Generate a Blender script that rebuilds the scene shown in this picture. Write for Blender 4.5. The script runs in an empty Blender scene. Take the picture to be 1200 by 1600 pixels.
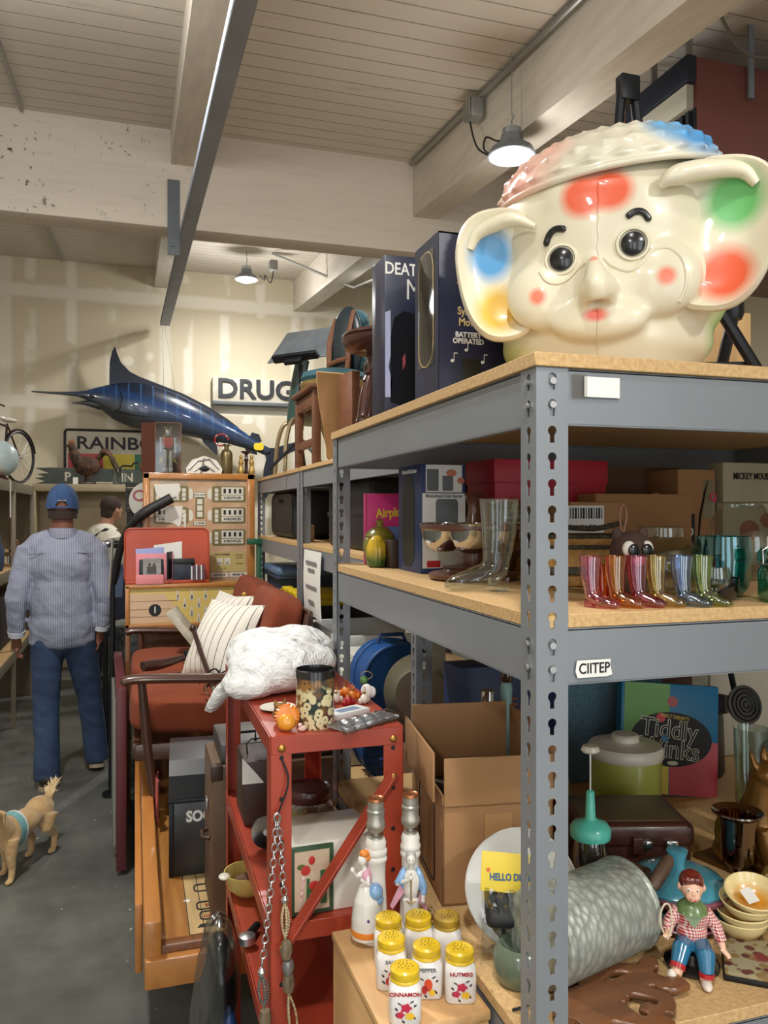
import bpy, bmesh, math, random
from mathutils import Vector as V, Matrix, noise, Euler
R = random.Random(11)
PI = math.pi
C = bpy.context.scene.collection
scene = bpy.context.scene

# ---------------------------------------------------------------- camera, world, exposure
YAW = math.radians(17.3)
cam_d = bpy.data.cameras.new('camera')
cam_d.sensor_fit = 'HORIZONTAL'
cam_d.sensor_width = 36.0
cam_d.lens = 37.5
cam_d.clip_start = 0.05
cam = bpy.data.objects.new('camera', cam_d)
C.objects.link(cam)
cam.location = (0, 0, 1.63)
cam.rotation_euler = (PI / 2, 0, -YAW)
scene.camera = cam
vs = scene.view_settings
vs.view_transform = 'Standard'
vs.look = 'None'
vs.gamma = 1.0
vs.use_curve_mapping = False
vs.exposure = 0.0
scene.cycles.use_denoising = True
scene.cycles.max_bounces = 8
scene.cycles.transparent_max_bounces = 24
scene.cycles.sample_clamp_indirect = 4.0
world = bpy.data.worlds.new('world')
scene.world = world
world.use_nodes = True
wb = world.node_tree.nodes['Background']
wb.inputs[0].default_value = (0.86, 0.93, 1.0, 1)      # daylight; enters by the openings added in the unseen rear wall
wb.inputs[1].default_value = 3.2

# lamps of the hall: (x, y, z, watts); the first three hang in view
LAMPS = [(1.72, 3.47, 3.33, 34), (1.06, 8.0, 3.94, 85), (2.18, 7.0, 3.90, 30),
         (-0.45, 2.9, 3.60, 95), (0.1, 0.05, 3.35, 46), (-1.6, -1.6, 3.2, 70), (1.5, -1.5, 3.2, 80), (-2.6, 5.6, 3.55, 45), (4.2, 2.0, 3.5, 25)]


# ---------------------------------------------------------------- materials
def lin(c):
    return tuple((x / 255 / 12.92) if x / 255 <= .04045 else ((x / 255 + .055) / 1.055) ** 2.4 for x in c[:3]) + (1.0,)


MAT = {}


class NT:
    """small helper for node trees"""
    def __init__(s, name):
        s.m = bpy.data.materials.new(name)
        s.m.use_nodes = True
        s.t = s.m.node_tree
        s.b = s.t.nodes['Principled BSDF']
        s.out = s.t.nodes['Material Output']

    def n(s, typ, **k):
        nd = s.t.nodes.new(typ)
        for a, b in k.items():
            setattr(nd, a, b)
        return nd

    def l(s, a, b):
        s.t.links.new(a, b)

    def math(s, op, a, b=None, c=None, clamp=False):
        nd = s.n('ShaderNodeMath', operation=op, use_clamp=clamp)
        for i, x in enumerate((a, b, c)):
            if x is None:
                continue
            if isinstance(x, (int, float)):
                nd.inputs[i].default_value = x
            else:
                s.l(x, nd.inputs[i])
        return nd.outputs[0]

    def mix(s, fac, a, b):
        nd = s.n('ShaderNodeMix', data_type='RGBA')
        for i, x in ((0, fac), (6, a), (7, b)):
            if isinstance(x, (int, float)):
                nd.inputs[i].default_value = x
            elif isinstance(x, tuple):
                nd.inputs[i].default_value = x
            else:
                s.l(x, nd.inputs[i])
        return nd.outputs[2]

    def coord(s, kind='Object'):
        return s.n('ShaderNodeTexCoord').outputs[kind]

    def noise(s, scale, detail=3, vec=None, rough=.5, dist=0):
        nd = s.n('ShaderNodeTexNoise')
        nd.inputs['Scale'].default_value = scale
        nd.inputs['Detail'].default_value = detail
        nd.inputs['Roughness'].default_value = rough
        nd.inputs['Distortion'].default_value = dist
        s.l(vec if vec is not None else s.coord(), nd.inputs['Vector'])
        return nd.outputs[0]

    def ramp(s, x, a, b):
        nd = s.n('ShaderNodeMapRange', clamp=True)
        s.l(x, nd.inputs[0])
        nd.inputs[1].default_value = a
        nd.inputs[2].default_value = b
        return nd.outputs[0]

    def xyz(s, vec=None):
        nd = s.n('ShaderNodeSeparateXYZ')
        s.l(vec if vec is not None else s.coord(), nd.inputs[0])
        return nd.outputs

    def scale(s, sc, vec=None):
        nd = s.n('ShaderNodeMapping')
        nd.inputs['Scale'].default_value = sc
        s.l(vec if vec is not None else s.coord(), nd.inputs[0])
        return nd.outputs[0]

    def bump(s, h, dist=.002, strength=.5):
        nd = s.n('ShaderNodeBump')
        nd.inputs['Strength'].default_value = strength
        nd.inputs['Distance'].default_value = dist
        s.l(h, nd.inputs['Height'])
        s.l(nd.outputs[0], s.b.inputs['Normal'])

    def base(s, col):
        if isinstance(col, tuple):
            s.b.inputs['Base Color'].default_value = col
        else:
            s.l(col, s.b.inputs['Base Color'])

    def pr(s, rough=.5, metal=0, **k):
        s.b.inputs['Roughness'].default_value = rough
        s.b.inputs['Metallic'].default_value = metal
        for a, v in k.items():
            s.b.inputs[a.replace('_', ' ')].default_value = v


def mat(name, c, r=.55, m=0, var=0, vs=12, bump=0, bs=60, c2=None, stretch=None, trans=0, emit=0, coat=0, alpha=1, sheen=0, spec=None):
    """plain procedural material: base colour, optional noise variation towards c2, optional bump"""
    if name in MAT:
        return MAT[name]
    t = NT(name)
    t.pr(r, m)
    col = lin(c)
    if var:
        vec = t.scale(stretch) if stretch else None
        f = t.ramp(t.noise(vs, 4, vec), .35, .7)
        c2_ = lin(c2) if c2 else tuple(x * (1 - var) for x in col[:3]) + (1,)
        if c2:
            f = t.math('MULTIPLY', f, var)
        t.base(t.mix(f, col, c2_))
    else:
        t.base(col)
    if bump:
        t.bump(t.noise(bs, 3), bump, .6)
    if trans:
        t.b.inputs['Transmission Weight'].default_value = trans
    if coat:
        t.b.inputs['Coat Weight'].default_value = coat
        t.b.inputs['Coat Roughness'].default_value = .12
    if sheen:
        t.b.inputs['Sheen Weight'].default_value = sheen
    if spec is not None:
        t.b.inputs['Specular IOR Level'].default_value = spec
    if emit:
        t.b.inputs['Emission Color'].default_value = col
        t.b.inputs['Emission Strength'].default_value = emit
    MAT[name] = t.m
    return t.m


def glass(name, c, gloss=.12, r=.03, tint=1.0):
    """thin-walled clear or tinted glass / film"""
    if name in MAT:
        return MAT[name]
    t = NT(name)
    tr = t.n('ShaderNodeBsdfTransparent')
    tr.inputs[0].default_value = lin(c)
    gl = t.n('ShaderNodeBsdfGlossy')
    gl.inputs['Roughness'].default_value = r
    lw = t.n('ShaderNodeLayerWeight')
    lw.inputs[0].default_value = .35
    f = t.math('ADD', t.math('MULTIPLY', lw.outputs['Facing'], .55), gloss, clamp=True)
    mx = t.n('ShaderNodeMixShader')
    t.l(f, mx.inputs[0]); t.l(tr.outputs[0], mx.inputs[1]); t.l(gl.outputs[0], mx.inputs[2])
    gl.inputs[0].default_value = tuple(.5 + .5 * x for x in lin(c)[:3]) + (1,)
    t.l(mx.outputs[0], t.out.inputs[0])
    MAT[name] = t.m
    return t.m


def patches(name, c, spots, r=.35, coat=.3, bump=0, bs=40, m=0):
    """paint: base colour with soft sprayed or printed spots. spots: (centre, radii, colour, soft)"""
    if name in MAT:
        return MAT[name]
    t = NT(name)
    t.pr(r, m)
    t.b.inputs['Coat Weight'].default_value = coat
    col = lin(c)
    vec = t.coord()
    for cen, rad, sc, soft in spots:
        a = t.n('ShaderNodeVectorMath', operation='SUBTRACT'); t.l(vec, a.inputs[0]); a.inputs[1].default_value = cen
        b = t.n('ShaderNodeVectorMath', operation='DIVIDE'); t.l(a.outputs[0], b.inputs[0]); b.inputs[1].default_value = rad
        d = t.n('ShaderNodeVectorMath', operation='LENGTH'); t.l(b.outputs[0], d.inputs[0])
        f = t.ramp(d.outputs['Value'], 1 + soft, 1 - soft)
        col = t.mix(f, col, lin(sc))
    t.base(col)
    if bump:
        t.bump(t.noise(bs, 3), bump, .5)
    MAT[name] = t.m
    return t.m


# ---------------------------------------------------------------- mesh building
def T(x=0, y=0, z=0, rx=0, ry=0, rz=0, s=1):
    M = Matrix.Translation((x, y, z)) @ Euler([math.radians(a) for a in (rx, ry, rz)]).to_matrix().to_4x4()
    if s != 1:
        M = M @ (Matrix.Diagonal((s, s, s, 1)) if isinstance(s, (int, float)) else Matrix.Diagonal(tuple(s) + (1,)))
    return M


def frame(d):
    d = V(d).normalized()
    u = d.cross(V((0, 0, 1)))
    if u.length < .05:
        u = d.cross(V((1, 0, 0)))
    u.normalize()
    return u, d.cross(u).normalized()


class MB:
    def __init__(s):
        s.v, s.f, s.mi, s.cur = [], [], [], 0

    def add(s, vs, fs, M=None):
        o = len(s.v)
        s.v += [tuple(M @ V(p)) if M is not None else tuple(p) for p in vs]
        s.f += [tuple(i + o for i in f) for f in fs]
        s.mi += [s.cur] * len(fs)
        return s

    def mat(s, i):
        s.cur = i
        return s

    def box(s, c, d, b=0, seg=2, M=None):
        x, y, z = (a / 2 for a in d)
        if not b:
            vs = [(i * x + c[0], j * y + c[1], k * z + c[2]) for i in (-1, 1) for j in (-1, 1) for k in (-1, 1)]
            return s.add(vs, [(0, 1, 3, 2), (4, 6, 7, 5), (0, 4, 5, 1), (2, 3, 7, 6), (0, 2, 6, 4), (1, 5, 7, 3)], M)
        bm = bmesh.new()
        bmesh.ops.create_cube(bm, size=1)
        for v in bm.verts:
            v.co = V((v.co.x * d[0], v.co.y * d[1], v.co.z * d[2]))
        bmesh.ops.bevel(bm, geom=bm.edges[:], offset=min(b, min(d) * .49), segments=seg, profile=.5, affect='EDGES')
        bm.verts.index_update()
        s.add([v.co + V(c) for v in bm.verts], [[v.index for v in f.verts] for f in bm.faces], M)
        bm.free()
        return s

    def span(s, a, b, bev=0, M=None, seg=2):
        """box between two corners"""
        return s.box([(p + q) / 2 for p, q in zip(a, b)], [abs(q - p) for p, q in zip(a, b)], bev, seg, M)

    def tube(s, pts, r, n=8, closed=False, cap=True, M=None, flat=1.0):
        pts = [V(p) for p in pts]
        N = len(pts)
        rs = r if isinstance(r, (list, tuple)) else [r] * N
        vs, fs = [], []
        u = None
        for i, p in enumerate(pts):
            a = pts[(i - 1) % N] if (closed or i) else p
            b = pts[(i + 1) % N] if (closed or i < N - 1) else p
            d = b - a
            if d.length < 1e-9:
                d = V((0, 0, 1))
            d.normalize()
            if u is None:
                u, w = frame(d)
            else:
                u = (u - d * u.dot(d))
                if u.length < 1e-6:
                    u, w = frame(d)
                u.normalize()
            w = d.cross(u)
            for k in range(n):
                t = 2 * PI * k / n
                vs.append(p + (u * math.cos(t) + w * math.sin(t) * flat) * rs[i])
        for i in range(N if closed else N - 1):
            j = (i + 1) % N
            for k in range(n):
                l = (k + 1) % n
                fs.append((i * n + k, i * n + l, j * n + l, j * n + k))
        if cap and not closed:
            fs.append(tuple(reversed(range(n))))
            fs.append(tuple((N - 1) * n + k for k in range(n)))
        return s.add(vs, fs, M)

    def cyl(s, p0, p1, r0, r1=None, n=16, M=None):
        return s.tube([p0, p1], [r0, r0 if r1 is None else r1], n, M=M)

    def lathe(s, prof, n=32, M=None, flute=None):
        """prof: (radius, z) from bottom to top around z"""
        vs, fs = [], []
        for (r, z) in prof:
            for k in range(n):
                t = 2 * PI * k / n
                rr = max(r, 1e-5) * (flute(t, z) if flute else 1)
                vs.append((rr * math.cos(t), rr * math.sin(t), z))
        for i in range(len(prof) - 1):
            for k in range(n):
                l = (k + 1) % n
                fs.append((i * n + k, i * n + l, (i + 1) * n + l, (i + 1) * n + k))
        if prof[0][0] > 1e-4:
            fs.append(tuple(reversed(range(n))))
        if prof[-1][0] > 1e-4:
            m = (len(prof) - 1) * n
            fs.append(tuple(m + k for k in range(n)))
        return s.add(vs, fs, M)

    def ell(s, c, r, n=20, m=12, M=None):
        if isinstance(r, (int, float)):
            r = (r, r, r)
        prof = [(math.sin(PI * i / m), -math.cos(PI * i / m)) for i in range(m + 1)]
        L = Matrix.Translation(c) @ Matrix.Diagonal((r[0], r[1], r[2], 1))
        return s.lathe(prof, n, (M @ L) if M is not None else L)

    def prism(s, out, h0, h1, M=None):
        """polygon in xy extruded in z"""
        n = len(out)
        vs = [(x, y, h0) for x, y in out] + [(x, y, h1) for x, y in out]
        fs = [tuple(reversed(range(n))), tuple(range(n, 2 * n))] + [(i, (i + 1) % n, n + (i + 1) % n, n + i) for i in range(n)]
        return s.add(vs, fs, M)

    def grid(s, fn, nu, nv, M=None, closed_u=False):
        vs = [fn(i / nu, j / nv) for i in range(nu + (0 if closed_u else 1)) for j in range(nv + 1)]
        w = nv + 1
        fs = []
        for i in range(nu):
            a, b = i * w, ((i + 1) % nu if closed_u else i + 1) * w
            for j in range(nv):
                fs.append((a + j, b + j, b + j + 1, a + j + 1))
        return s.add(vs, fs, M)

    def text(s, body, size, M, align='CENTER', depth=.0006, sx=1.0, bold=0.0):
        cu = bpy.data.curves.new('t', 'FONT')
        cu.body = body
        cu.size = size
        cu.align_x = align
        cu.align_y = 'CENTER'
        cu.extrude = depth
        cu.offset = bold
        cu.resolution_u = 3
        ob = bpy.data.objects.new('t', cu)
        me = bpy.data.meshes.new_from_object(ob)
        s.add([(v.co.x * sx, v.co.y, v.co.z) for v in me.vertices], [tuple(p.vertices) for p in me.polygons], M)
        bpy.data.objects.remove(ob)
        bpy.data.curves.remove(cu)
        bpy.data.meshes.remove(me)
        return s

    def mesh(s, name, angle=40):
        me = bpy.data.meshes.new(name)
        me.from_pydata(s.v, [], s.f)
        me.polygons.foreach_set('material_index', s.mi)
        me.polygons.foreach_set('use_smooth', [True] * len(s.f))
        me.update()
        me.set_sharp_from_angle(angle=math.radians(angle))
        return me


FACE = Matrix(((1, 0, 0, 0), (0, 0, -1, 0), (0, 1, 0, 0), (0, 0, 0, 1)))       # text in xz, readable from -Y


def facing_left(x, y, z):
    """text on a face whose outside is -X, upright"""
    return Matrix.Translation((x, y, z)) @ Matrix.Rotation(-PI / 2, 4, 'Z') @ FACE


def facing_front(x, y, z):
    return Matrix.Translation((x, y, z)) @ FACE


def part(name, mb, m, parent=None, loc=(0, 0, 0), label=None, angle=40):
    me = mb.mesh(name, angle) if isinstance(mb, MB) else mb
    for x in (m if isinstance(m, (list, tuple)) else [m]):
        me.materials.append(x)
    o = bpy.data.objects.new(name, me)
    C.objects.link(o)
    o.location = loc
    if parent is not None:
        o.parent = parent
    if label:
        o['label'] = label
    return o


def tag(o, label, cat, group=None):
    o['label'] = label
    o['category'] = cat
    if group:
        o['group'] = group
    return o


def thing(name, label, cat, loc=(0, 0, 0), rz=0, group=None, rx=0, ry=0):
    o = bpy.data.objects.new(name, None)
    o.empty_display_size = .05
    C.objects.link(o)
    o.location = loc
    o.rotation_euler = (math.radians(rx), math.radians(ry), math.radians(rz))
    return tag(o, label, cat, group)


def solo(name, mb, m, label, cat, loc=(0, 0, 0), rz=0, group=None, rx=0, ry=0, angle=40):
    o = part(name, mb, m, None, loc, angle=angle)
    o.rotation_euler = (math.radians(rx), math.radians(ry), math.radians(rz))
    return tag(o, label, cat, group)


def struct(name, mb, m, loc=(0, 0, 0)):
    o = part(name, mb, m, None, loc)
    o['kind'] = 'structure'
    return o


def dup(root, loc, rz=None, label=None, group=None, swap=None):
    r = root.copy()
    C.objects.link(r)
    r.location = loc
    if rz is not None:
        r.rotation_euler.z = math.radians(rz)
    if label:
        r['label'] = label
    if group:
        r['group'] = group

    def down(a, b):
        for ch in a.children:
            c = ch.copy()
            C.objects.link(c)
            c.parent = b
            nm = ch.name.split('.')[0]
            if swap and nm in swap:
                c.data = ch.data.copy()
                c.data.materials[0] = swap[nm]
            down(ch, c)
    down(root, r)
    return r


def blob(mb, voxel, smooth=6, sub=0, disp=None):
    """melt the shapes of one body into one continuous skin"""
    me = mb.mesh('blob')
    ob = bpy.data.objects.new('blob', me)
    C.objects.link(ob)
    md = ob.modifiers.new('r', 'REMESH')
    md.mode = 'VOXEL'
    md.voxel_size = voxel
    if smooth:
        sm = ob.modifiers.new('s', 'SMOOTH')
        sm.iterations = smooth
        sm.factor = .5
    dg = bpy.context.evaluated_depsgraph_get()
    out = bpy.data.meshes.new_from_object(ob.evaluated_get(dg))
    bpy.data.objects.remove(ob)
    bpy.data.meshes.remove(me)
    out.materials.clear()
    if disp:
        for v in out.vertices:
            v.co = disp(v.co)
    out.polygons.foreach_set('use_smooth', [True] * len(out.polygons))
    out.update()
    return out


def circ(r, n=24, c=(0, 0), a0=0, a1=2 * PI, ry=None):
    ry = r if ry is None else ry
    return [(c[0] + r * math.cos(a0 + (a1 - a0) * i / n), c[1] + ry * math.sin(a0 + (a1 - a0) * i / n)) for i in range(n)]


def rrect(w, h, r, n=5):
    """rounded rectangle outline about the origin"""
    o = []
    for cx, cy, a in ((w / 2 - r, h / 2 - r, 0), (-w / 2 + r, h / 2 - r, PI / 2), (-w / 2 + r, -h / 2 + r, PI), (w / 2 - r, -h / 2 + r, 1.5 * PI)):
        o += [(cx + r * math.cos(a + PI / 2 * i / n), cy + r * math.sin(a + PI / 2 * i / n)) for i in range(n + 1)]
    return o


def spline(pts, n=6):
    """Catmull-Rom through the points"""
    P = [V(p) for p in pts]
    P = [P[0] * 2 - P[1]] + P + [P[-1] * 2 - P[-2]]
    out = []
    for i in range(1, len(P) - 2):
        a, b, c, d = P[i - 1:i + 3]
        for k in range(n):
            t = k / n
            out.append(.5 * ((2 * b) + (c - a) * t + (2 * a - 5 * b + 4 * c - d) * t * t + (3 * b - a - 3 * c + d) * t ** 3))
    out.append(P[-2])
    return out
# ---------------------------------------------------------------- setting
SL = .09                                             # the roof climbs towards the end wall


def ceil_z(y):
    return 3.513 + SL * y


# floor: sealed concrete with scuffs and paint flecks
t = NT('sealed_concrete')
t.pr(.36)
n1 = t.ramp(t.noise(1.1, 6, rough=.6), .35, .68)
n2 = t.ramp(t.noise(7, 5, rough=.65), .4, .7)
col = t.mix(n1, lin((82, 83, 76)), lin((112, 112, 104)))
col = t.mix(t.math('MULTIPLY', n2, .45), col, lin((66, 66, 60)))
fl = t.ramp(t.noise(23, 2), .735, .75)
col = t.mix(fl, col, lin((190, 190, 184)))
t.base(col)
t.l(t.ramp(t.noise(4, 5), -.3, 1.3), t.b.inputs['Roughness'])
m_floor = t.m
struct('floor', MB().span((-4, -3, -.1), (6, 9.4, 0)), m_floor)

# plank ceiling
t = NT('painted_plank_ceiling')
t.pr(.75)
xyz = t.xyz()
ln = t.math('FRACT', t.math('MULTIPLY', xyz[1], 1 / .135))
gap = t.ramp(t.math('ABSOLUTE', t.math('SUBTRACT', ln, .5)), .465, .49)
k1 = t.ramp(t.noise(5, 4, t.scale((.5, 3, 1))), .62, .75)
col = t.mix(t.math('MULTIPLY', k1, .35), lin((202, 194, 181)), lin((156, 146, 132)))
col = t.mix(t.math('MULTIPLY', gap, .6), col, lin((120, 108, 92)))
t.base(col)
t.bump(t.math('SUBTRACT', 1.0, gap), .006, 1)
m_ceil = t.m
zc = [ceil_z(-3), ceil_z(9.4)]
mb = MB()
mb.add([(-4, -3, zc[0]), (6, -3, zc[0]), (6, 9.4, zc[1]), (-4, 9.4, zc[1]), (-4, -3, zc[0] + .1), (6, -3, zc[0] + .1), (6, 9.4, zc[1] + .1), (-4, 9.4, zc[1] + .1)],
       [(0, 3, 2, 1), (4, 5, 6, 7), (0, 1, 5, 4), (2, 3, 7, 6), (1, 2, 6, 5), (3, 0, 4, 7)])
struct('ceiling', mb, m_ceil)

# taped drywall
t = NT('taped_drywall')
t.pr(.85)
xyz = t.xyz()
X, Z = xyz[0], xyz[2]
wob = t.math('MULTIPLY', t.math('SUBTRACT', t.noise(5, 3), .5), .12)


def bandm(co, period, off, half, soft=.02):
    f = t.math('FRACT', t.math('ADD', t.math('MULTIPLY', co, 1 / period), off))
    d = t.math('MULTIPLY', t.math('ABSOLUTE', t.math('SUBTRACT', f, .5)), period)
    return t.ramp(t.math('ADD', d, t.math('MULTIPLY', wob, .4)), half + soft, half - soft)


hs = bandm(Z, 1.19, .135, .07)                       # horizontal seams
stud = bandm(X, .41, .1, .05)
brk = t.ramp(t.noise(1.6, 2, t.scale((1.2, 1, 1.5))), .47, .53)
seam = bandm(X, 1.64, .3, .06)
blot = t.ramp(t.noise(2.4, 2), .69, .71)
f = t.math('MAXIMUM', hs, t.math('MULTIPLY', stud, brk))
f = t.math('MAXIMUM', f, t.math('MULTIPLY', seam, .8))
f = t.math('MAXIMUM', f, blot)
col = t.mix(t.math('MULTIPLY', f, .85), lin((205, 194, 168)), lin((228, 222, 206)))
t.base(col)
m_dry = t.m
struct('wall_back', MB().span((-4, 9.3, -.1), (6, 9.4, 5)), m_dry)
struct('wall_left', MB().span((-4.1, -3, -.1), (-4, 9.4, 5)), m_dry)
mb = MB()
for (a, b) in ((-4, -2.9), (-1.9, -1.0), (.1, 1.0), (2.2, 6)):
    mb.span((a, -3.1, -.1), (b, -3, 2.7))
mb.span((-4, -3.1, 2.7), (6, -3, 3.5))
struct('wall_rear', mb, m_dry)                       # unseen; its openings are added to let daylight streak the glass
struct('wall_right', MB().span((6, -3, -.1), (6.1, 9.4, 5)), m_dry)

# painted timber girder and purlins, with flaking on the girder
t = NT('flaking_white_paint')
t.pr(.7)
xyz = t.xyz()
mk = t.ramp(xyz[0], .5, -.2)
fk = t.ramp(t.noise(24, 4, t.scale((1.2, 1, 1)), .62), .635, .665)
fk = t.math('MULTIPLY', fk, t.math('MULTIPLY', mk, t.ramp(t.noise(2.2, 2), .38, .6)))
gr = t.ramp(t.noise(3, 4, t.scale((1, 1, 9))), .5, .8)
col = t.mix(t.math('MULTIPLY', gr, .3), lin((206, 196, 182)), lin((172, 158, 142)))
t.base(t.mix(fk, col, lin((88, 74, 60))))
m_gird = t.m
m_purl = mat('painted_timber', (206, 198, 184), .7, var=.15, vs=4, stretch=(6, 1, 6))
YG = 5.06
struct('ceiling_beam', MB().span((-4, YG, 3.37), (6, YG + .2, ceil_z(YG) + .05), .006), m_gird)


def sloped(x0, x1, y0, y1, h, mb=None, drop=0.0):
    """a beam under the sloping ceiling"""
    mb = mb or MB()
    vs = []
    for y in (y0, y1):
        z = ceil_z(y) - drop
        vs += [(x0, y, z - h), (x1, y, z - h), (x1, y, z), (x0, y, z)]
    mb.add(vs, [(0, 1, 2, 3), (5, 4, 7, 6), (1, 5, 6, 2), (4, 0, 3, 7), (4, 5, 1, 0), (3, 2, 6, 7)])
    return mb


for (x0, x1, h) in ((.21, .35, .21), (1.78, 1.96, .36), (-1.75, -1.6, .06), (3.45, 3.6, .3)):
    struct('ceiling_beam', sloped(x0, x1, -3, YG - .005, h), m_purl)
    struct('ceiling_beam', sloped(x0, x1, YG + .205, 9.295, h), m_purl)
m_steel_dk = mat('grey_painted_steel_channel', (132, 140, 150), .5, 0, var=.2, vs=3)
mb = MB()
for (h0, h1, w0, w1) in ((.62, .672, 0, .008), (.60, .66, None, .008), (.66, .67, 0, None)):
    vs = []
    for y, w in ((-3, .035), (9.0, .10)):
        a = .262 + (w - .008 if w0 is None else w0)
        b = .262 + (w if w1 is None or w0 is None else w1)
        z = ceil_z(y)
        vs += [(a, y, z - h1), (b, y, z - h1), (b, y, z - h0), (a, y, z - h0)]
    mb.add(vs, [(0, 1, 2, 3), (5, 4, 7, 6), (1, 5, 6, 2), (4, 0, 3, 7), (4, 5, 1, 0), (3, 2, 6, 7)])
struct('steel_channel_beam', mb, m_steel_dk)
struct('steel_hanger_plate', MB().span((.19, YG - .012, 3.2), (.262, YG - .001, 3.66)).span((.21, YG - .02, 3.25), (.23, YG - .01, 3.27)), mat('dark_grey_plate', (92, 98, 104), .5))

# conduits and boxes under the roof
m_galv = mat('galvanised_conduit', (150, 150, 146), .4, .6)
m_blackcord = mat('black_cord', (18, 18, 18), .5)
struct('conduit_pipe', MB().tube([(1.75, -2, ceil_z(-2) - .03), (1.75, 5.0, ceil_z(5) - .03)], .014), m_galv)
struct('conduit_pipe', MB().tube([(-.62, .5, ceil_z(.5) - .02), (-.62, 5.0, ceil_z(5) - .02)], .012), m_galv)
struct('conduit_pipe', MB().tube([(-.75, 7.4, ceil_z(7.4) - .02), (-.75, 9.2, ceil_z(9.2) - .02)], .014), m_galv)
struct('conduit_pipe', MB().tube([(1.3, 7.9, ceil_z(7.9) - .03), (2.0, 7.4, ceil_z(7.4) - .4), (2.18, 6.9, ceil_z(7) - .36)], .012), m_galv)
for i, (bx, by, bz, lab) in enumerate(((1.72, 3.92, ceil_z(3.92) - .10, 'grey electrical junction box on roof beam above the nearest hanging lamp'),
                                       (1.33, 8.0, 4.10, 'grey electrical junction box beside the hanging lamp near end wall'))):
    t = thing('junction_box', lab, 'electrical box', (bx, by, bz))
    part('box_body', MB().box((0, 0, 0), (.07, .10, .10), .006), m_galv, t)
    part('cover_plate', MB().box((-.04, 0, 0), (.008, .09, .09), .003), m_galv, t)

# hanging shop lamps
m_lamp = mat('lamp_grey_housing', (120, 124, 128), .4, .3)
m_alu = mat('lamp_aluminium', (165, 170, 175), .35, .8)
m_lens = mat('lamp_lens_lit', (235, 245, 255), .3, emit=14)
lab = ['hanging round shop lamp lit beside the toy elephant head', 'lit round shop lamp hanging near end wall above the marlin', 'lit round shop lamp hanging just left of the boxed figures']
for i, (x, y, z, w) in enumerate(LAMPS):
    t = thing('hanging_lamp', lab[i] if i < 3 else 'round shop lamp hanging from the roof outside the photo', 'lamp', (x, y, z), group=None if i < 3 else 'lamps outside the photo')
    part('housing', MB().lathe([(.001, .10), (.05, .10), (.06, .06), (.10, .035), (.115, .0), (.108, -.004), (.1, .01), (.001, .02)], 32), m_lamp, t)
    part('cooling_fin_ring', MB().lathe([(.03, .10), (.045, .10), (.045, .13), (.03, .13)], 20), m_alu, t)
    part('lens', MB().lathe([(.001, -.03), (.05, -.024), (.085, -.008), (.098, .004)], 32), m_lens, t)
    ch = ceil_z(y) - z
    part('hook', MB().tube([(0, 0, .12), (0, 0, .17), (.012, 0, .19), (0, 0, .21)], .004).tube([(0, 0, .2), (0, 0, ch)], .003), m_alu, t)
    ld = bpy.data.lights.new('lamp_light', 'POINT')
    ld.energy = w
    ld.shadow_soft_size = .11
    ld.color = (1.0, .985, .955)
    lo = bpy.data.objects.new('lamp_light', ld)
    C.objects.link(lo)
    lo.parent = t
    lo.location = (0, 0, -.16)
    ld.energy = w * .35
    la = bpy.data.lights.new('lamp_light', 'AREA')
    la.shape = 'DISK'
    la.size = .17
    la.energy = w * .6
    la.color = ld.color
    lo = bpy.data.objects.new('lamp_light', la)
    C.objects.link(lo)
    lo.parent = t
    lo.location = (0, 0, -.036)
cp = spline([(1.70, 3.92, 3.70), (1.69, 3.85, 3.58), (1.70, 3.8, 3.5), (1.73, 3.72, 3.44), (1.68, 3.7, 3.46), (1.71, 3.74, 3.54), (1.71, 3.62, 3.47), (1.72, 3.55, 3.44)], 6)
solo('electric_cable', MB().tube(cp, .005, 6), m_blackcord, 'black looped power cord running from junction box to the nearest lamp', 'cord')
cp = spline([(1.33, 8.0, 4.05), (1.3, 8, 3.93), (1.24, 8, 4.0), (1.24, 8, 3.95), (1.19, 8, 3.99)], 6)
solo('electric_cable', MB().tube(cp, .006, 6), m_blackcord, 'black curled power cord of the lamp near end wall', 'cord')

# suspended heater cabinet at the right
m_maroon = mat('maroon_enamel', (120, 72, 66), .55)
m_navy = mat('dark_blue_steel', (44, 50, 62), .45, .3)
m_offw = mat('off_white_enamel', (182, 178, 162), .5)
m_dark = mat('dark_louver', (20, 26, 32), .5)
t = thing('unit_heater', 'dark maroon heater cabinet hung from the roof above the toy elephant', 'heater', (2.307, 2.9, 2.83))
part('cabinet', MB().span((.012, 0, 0), (1.3, .75, .77), .004), m_maroon, t)
part('top_rail', MB().span((-.035, .0, .66), (.01, .46, .775), .004), m_navy, t)
part('side_band', MB().span((-.025, .02, .55), (.011, .46, .655)), m_offw, t)
mb = MB()
for i in range(11):
    mb.box((-.004, .03 + i * .042, .27), (.02, .02, .54))
part('louver_panel', mb.span((.004, 0, 0), (.0115, .75, .55)), m_dark, t)
part('grille_wire', MB().span((-.02, .0, .43), (-.016, .46, .437)).span((-.02, .0, .36), (-.016, .46, .367)).span((-.02, .0, .29), (-.016, .46, .297)), m_offw, t)
for k, (rx, ry, top) in enumerate(((0.0, .45, 1.2), (.02, .06, 1.2), (0.0, .28, 1.2), (.28, -.02, 1.2))):
    top = ceil_z(2.9 + ry) - 2.83
    part('hanger_strap', MB().span((rx - .014, ry - .006, .62 if k == 3 else .76), (rx + .014, ry + .006, top)), m_galv if k != 3 else m_steel_dk, t)
cp = spline([(2.05, 2.55, 3.73), (2.2, 2.62, 3.60), (2.4, 2.7, 3.52), (2.62, 2.72, 3.54), (2.9, 2.7, 3.52)], 8)
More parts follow.
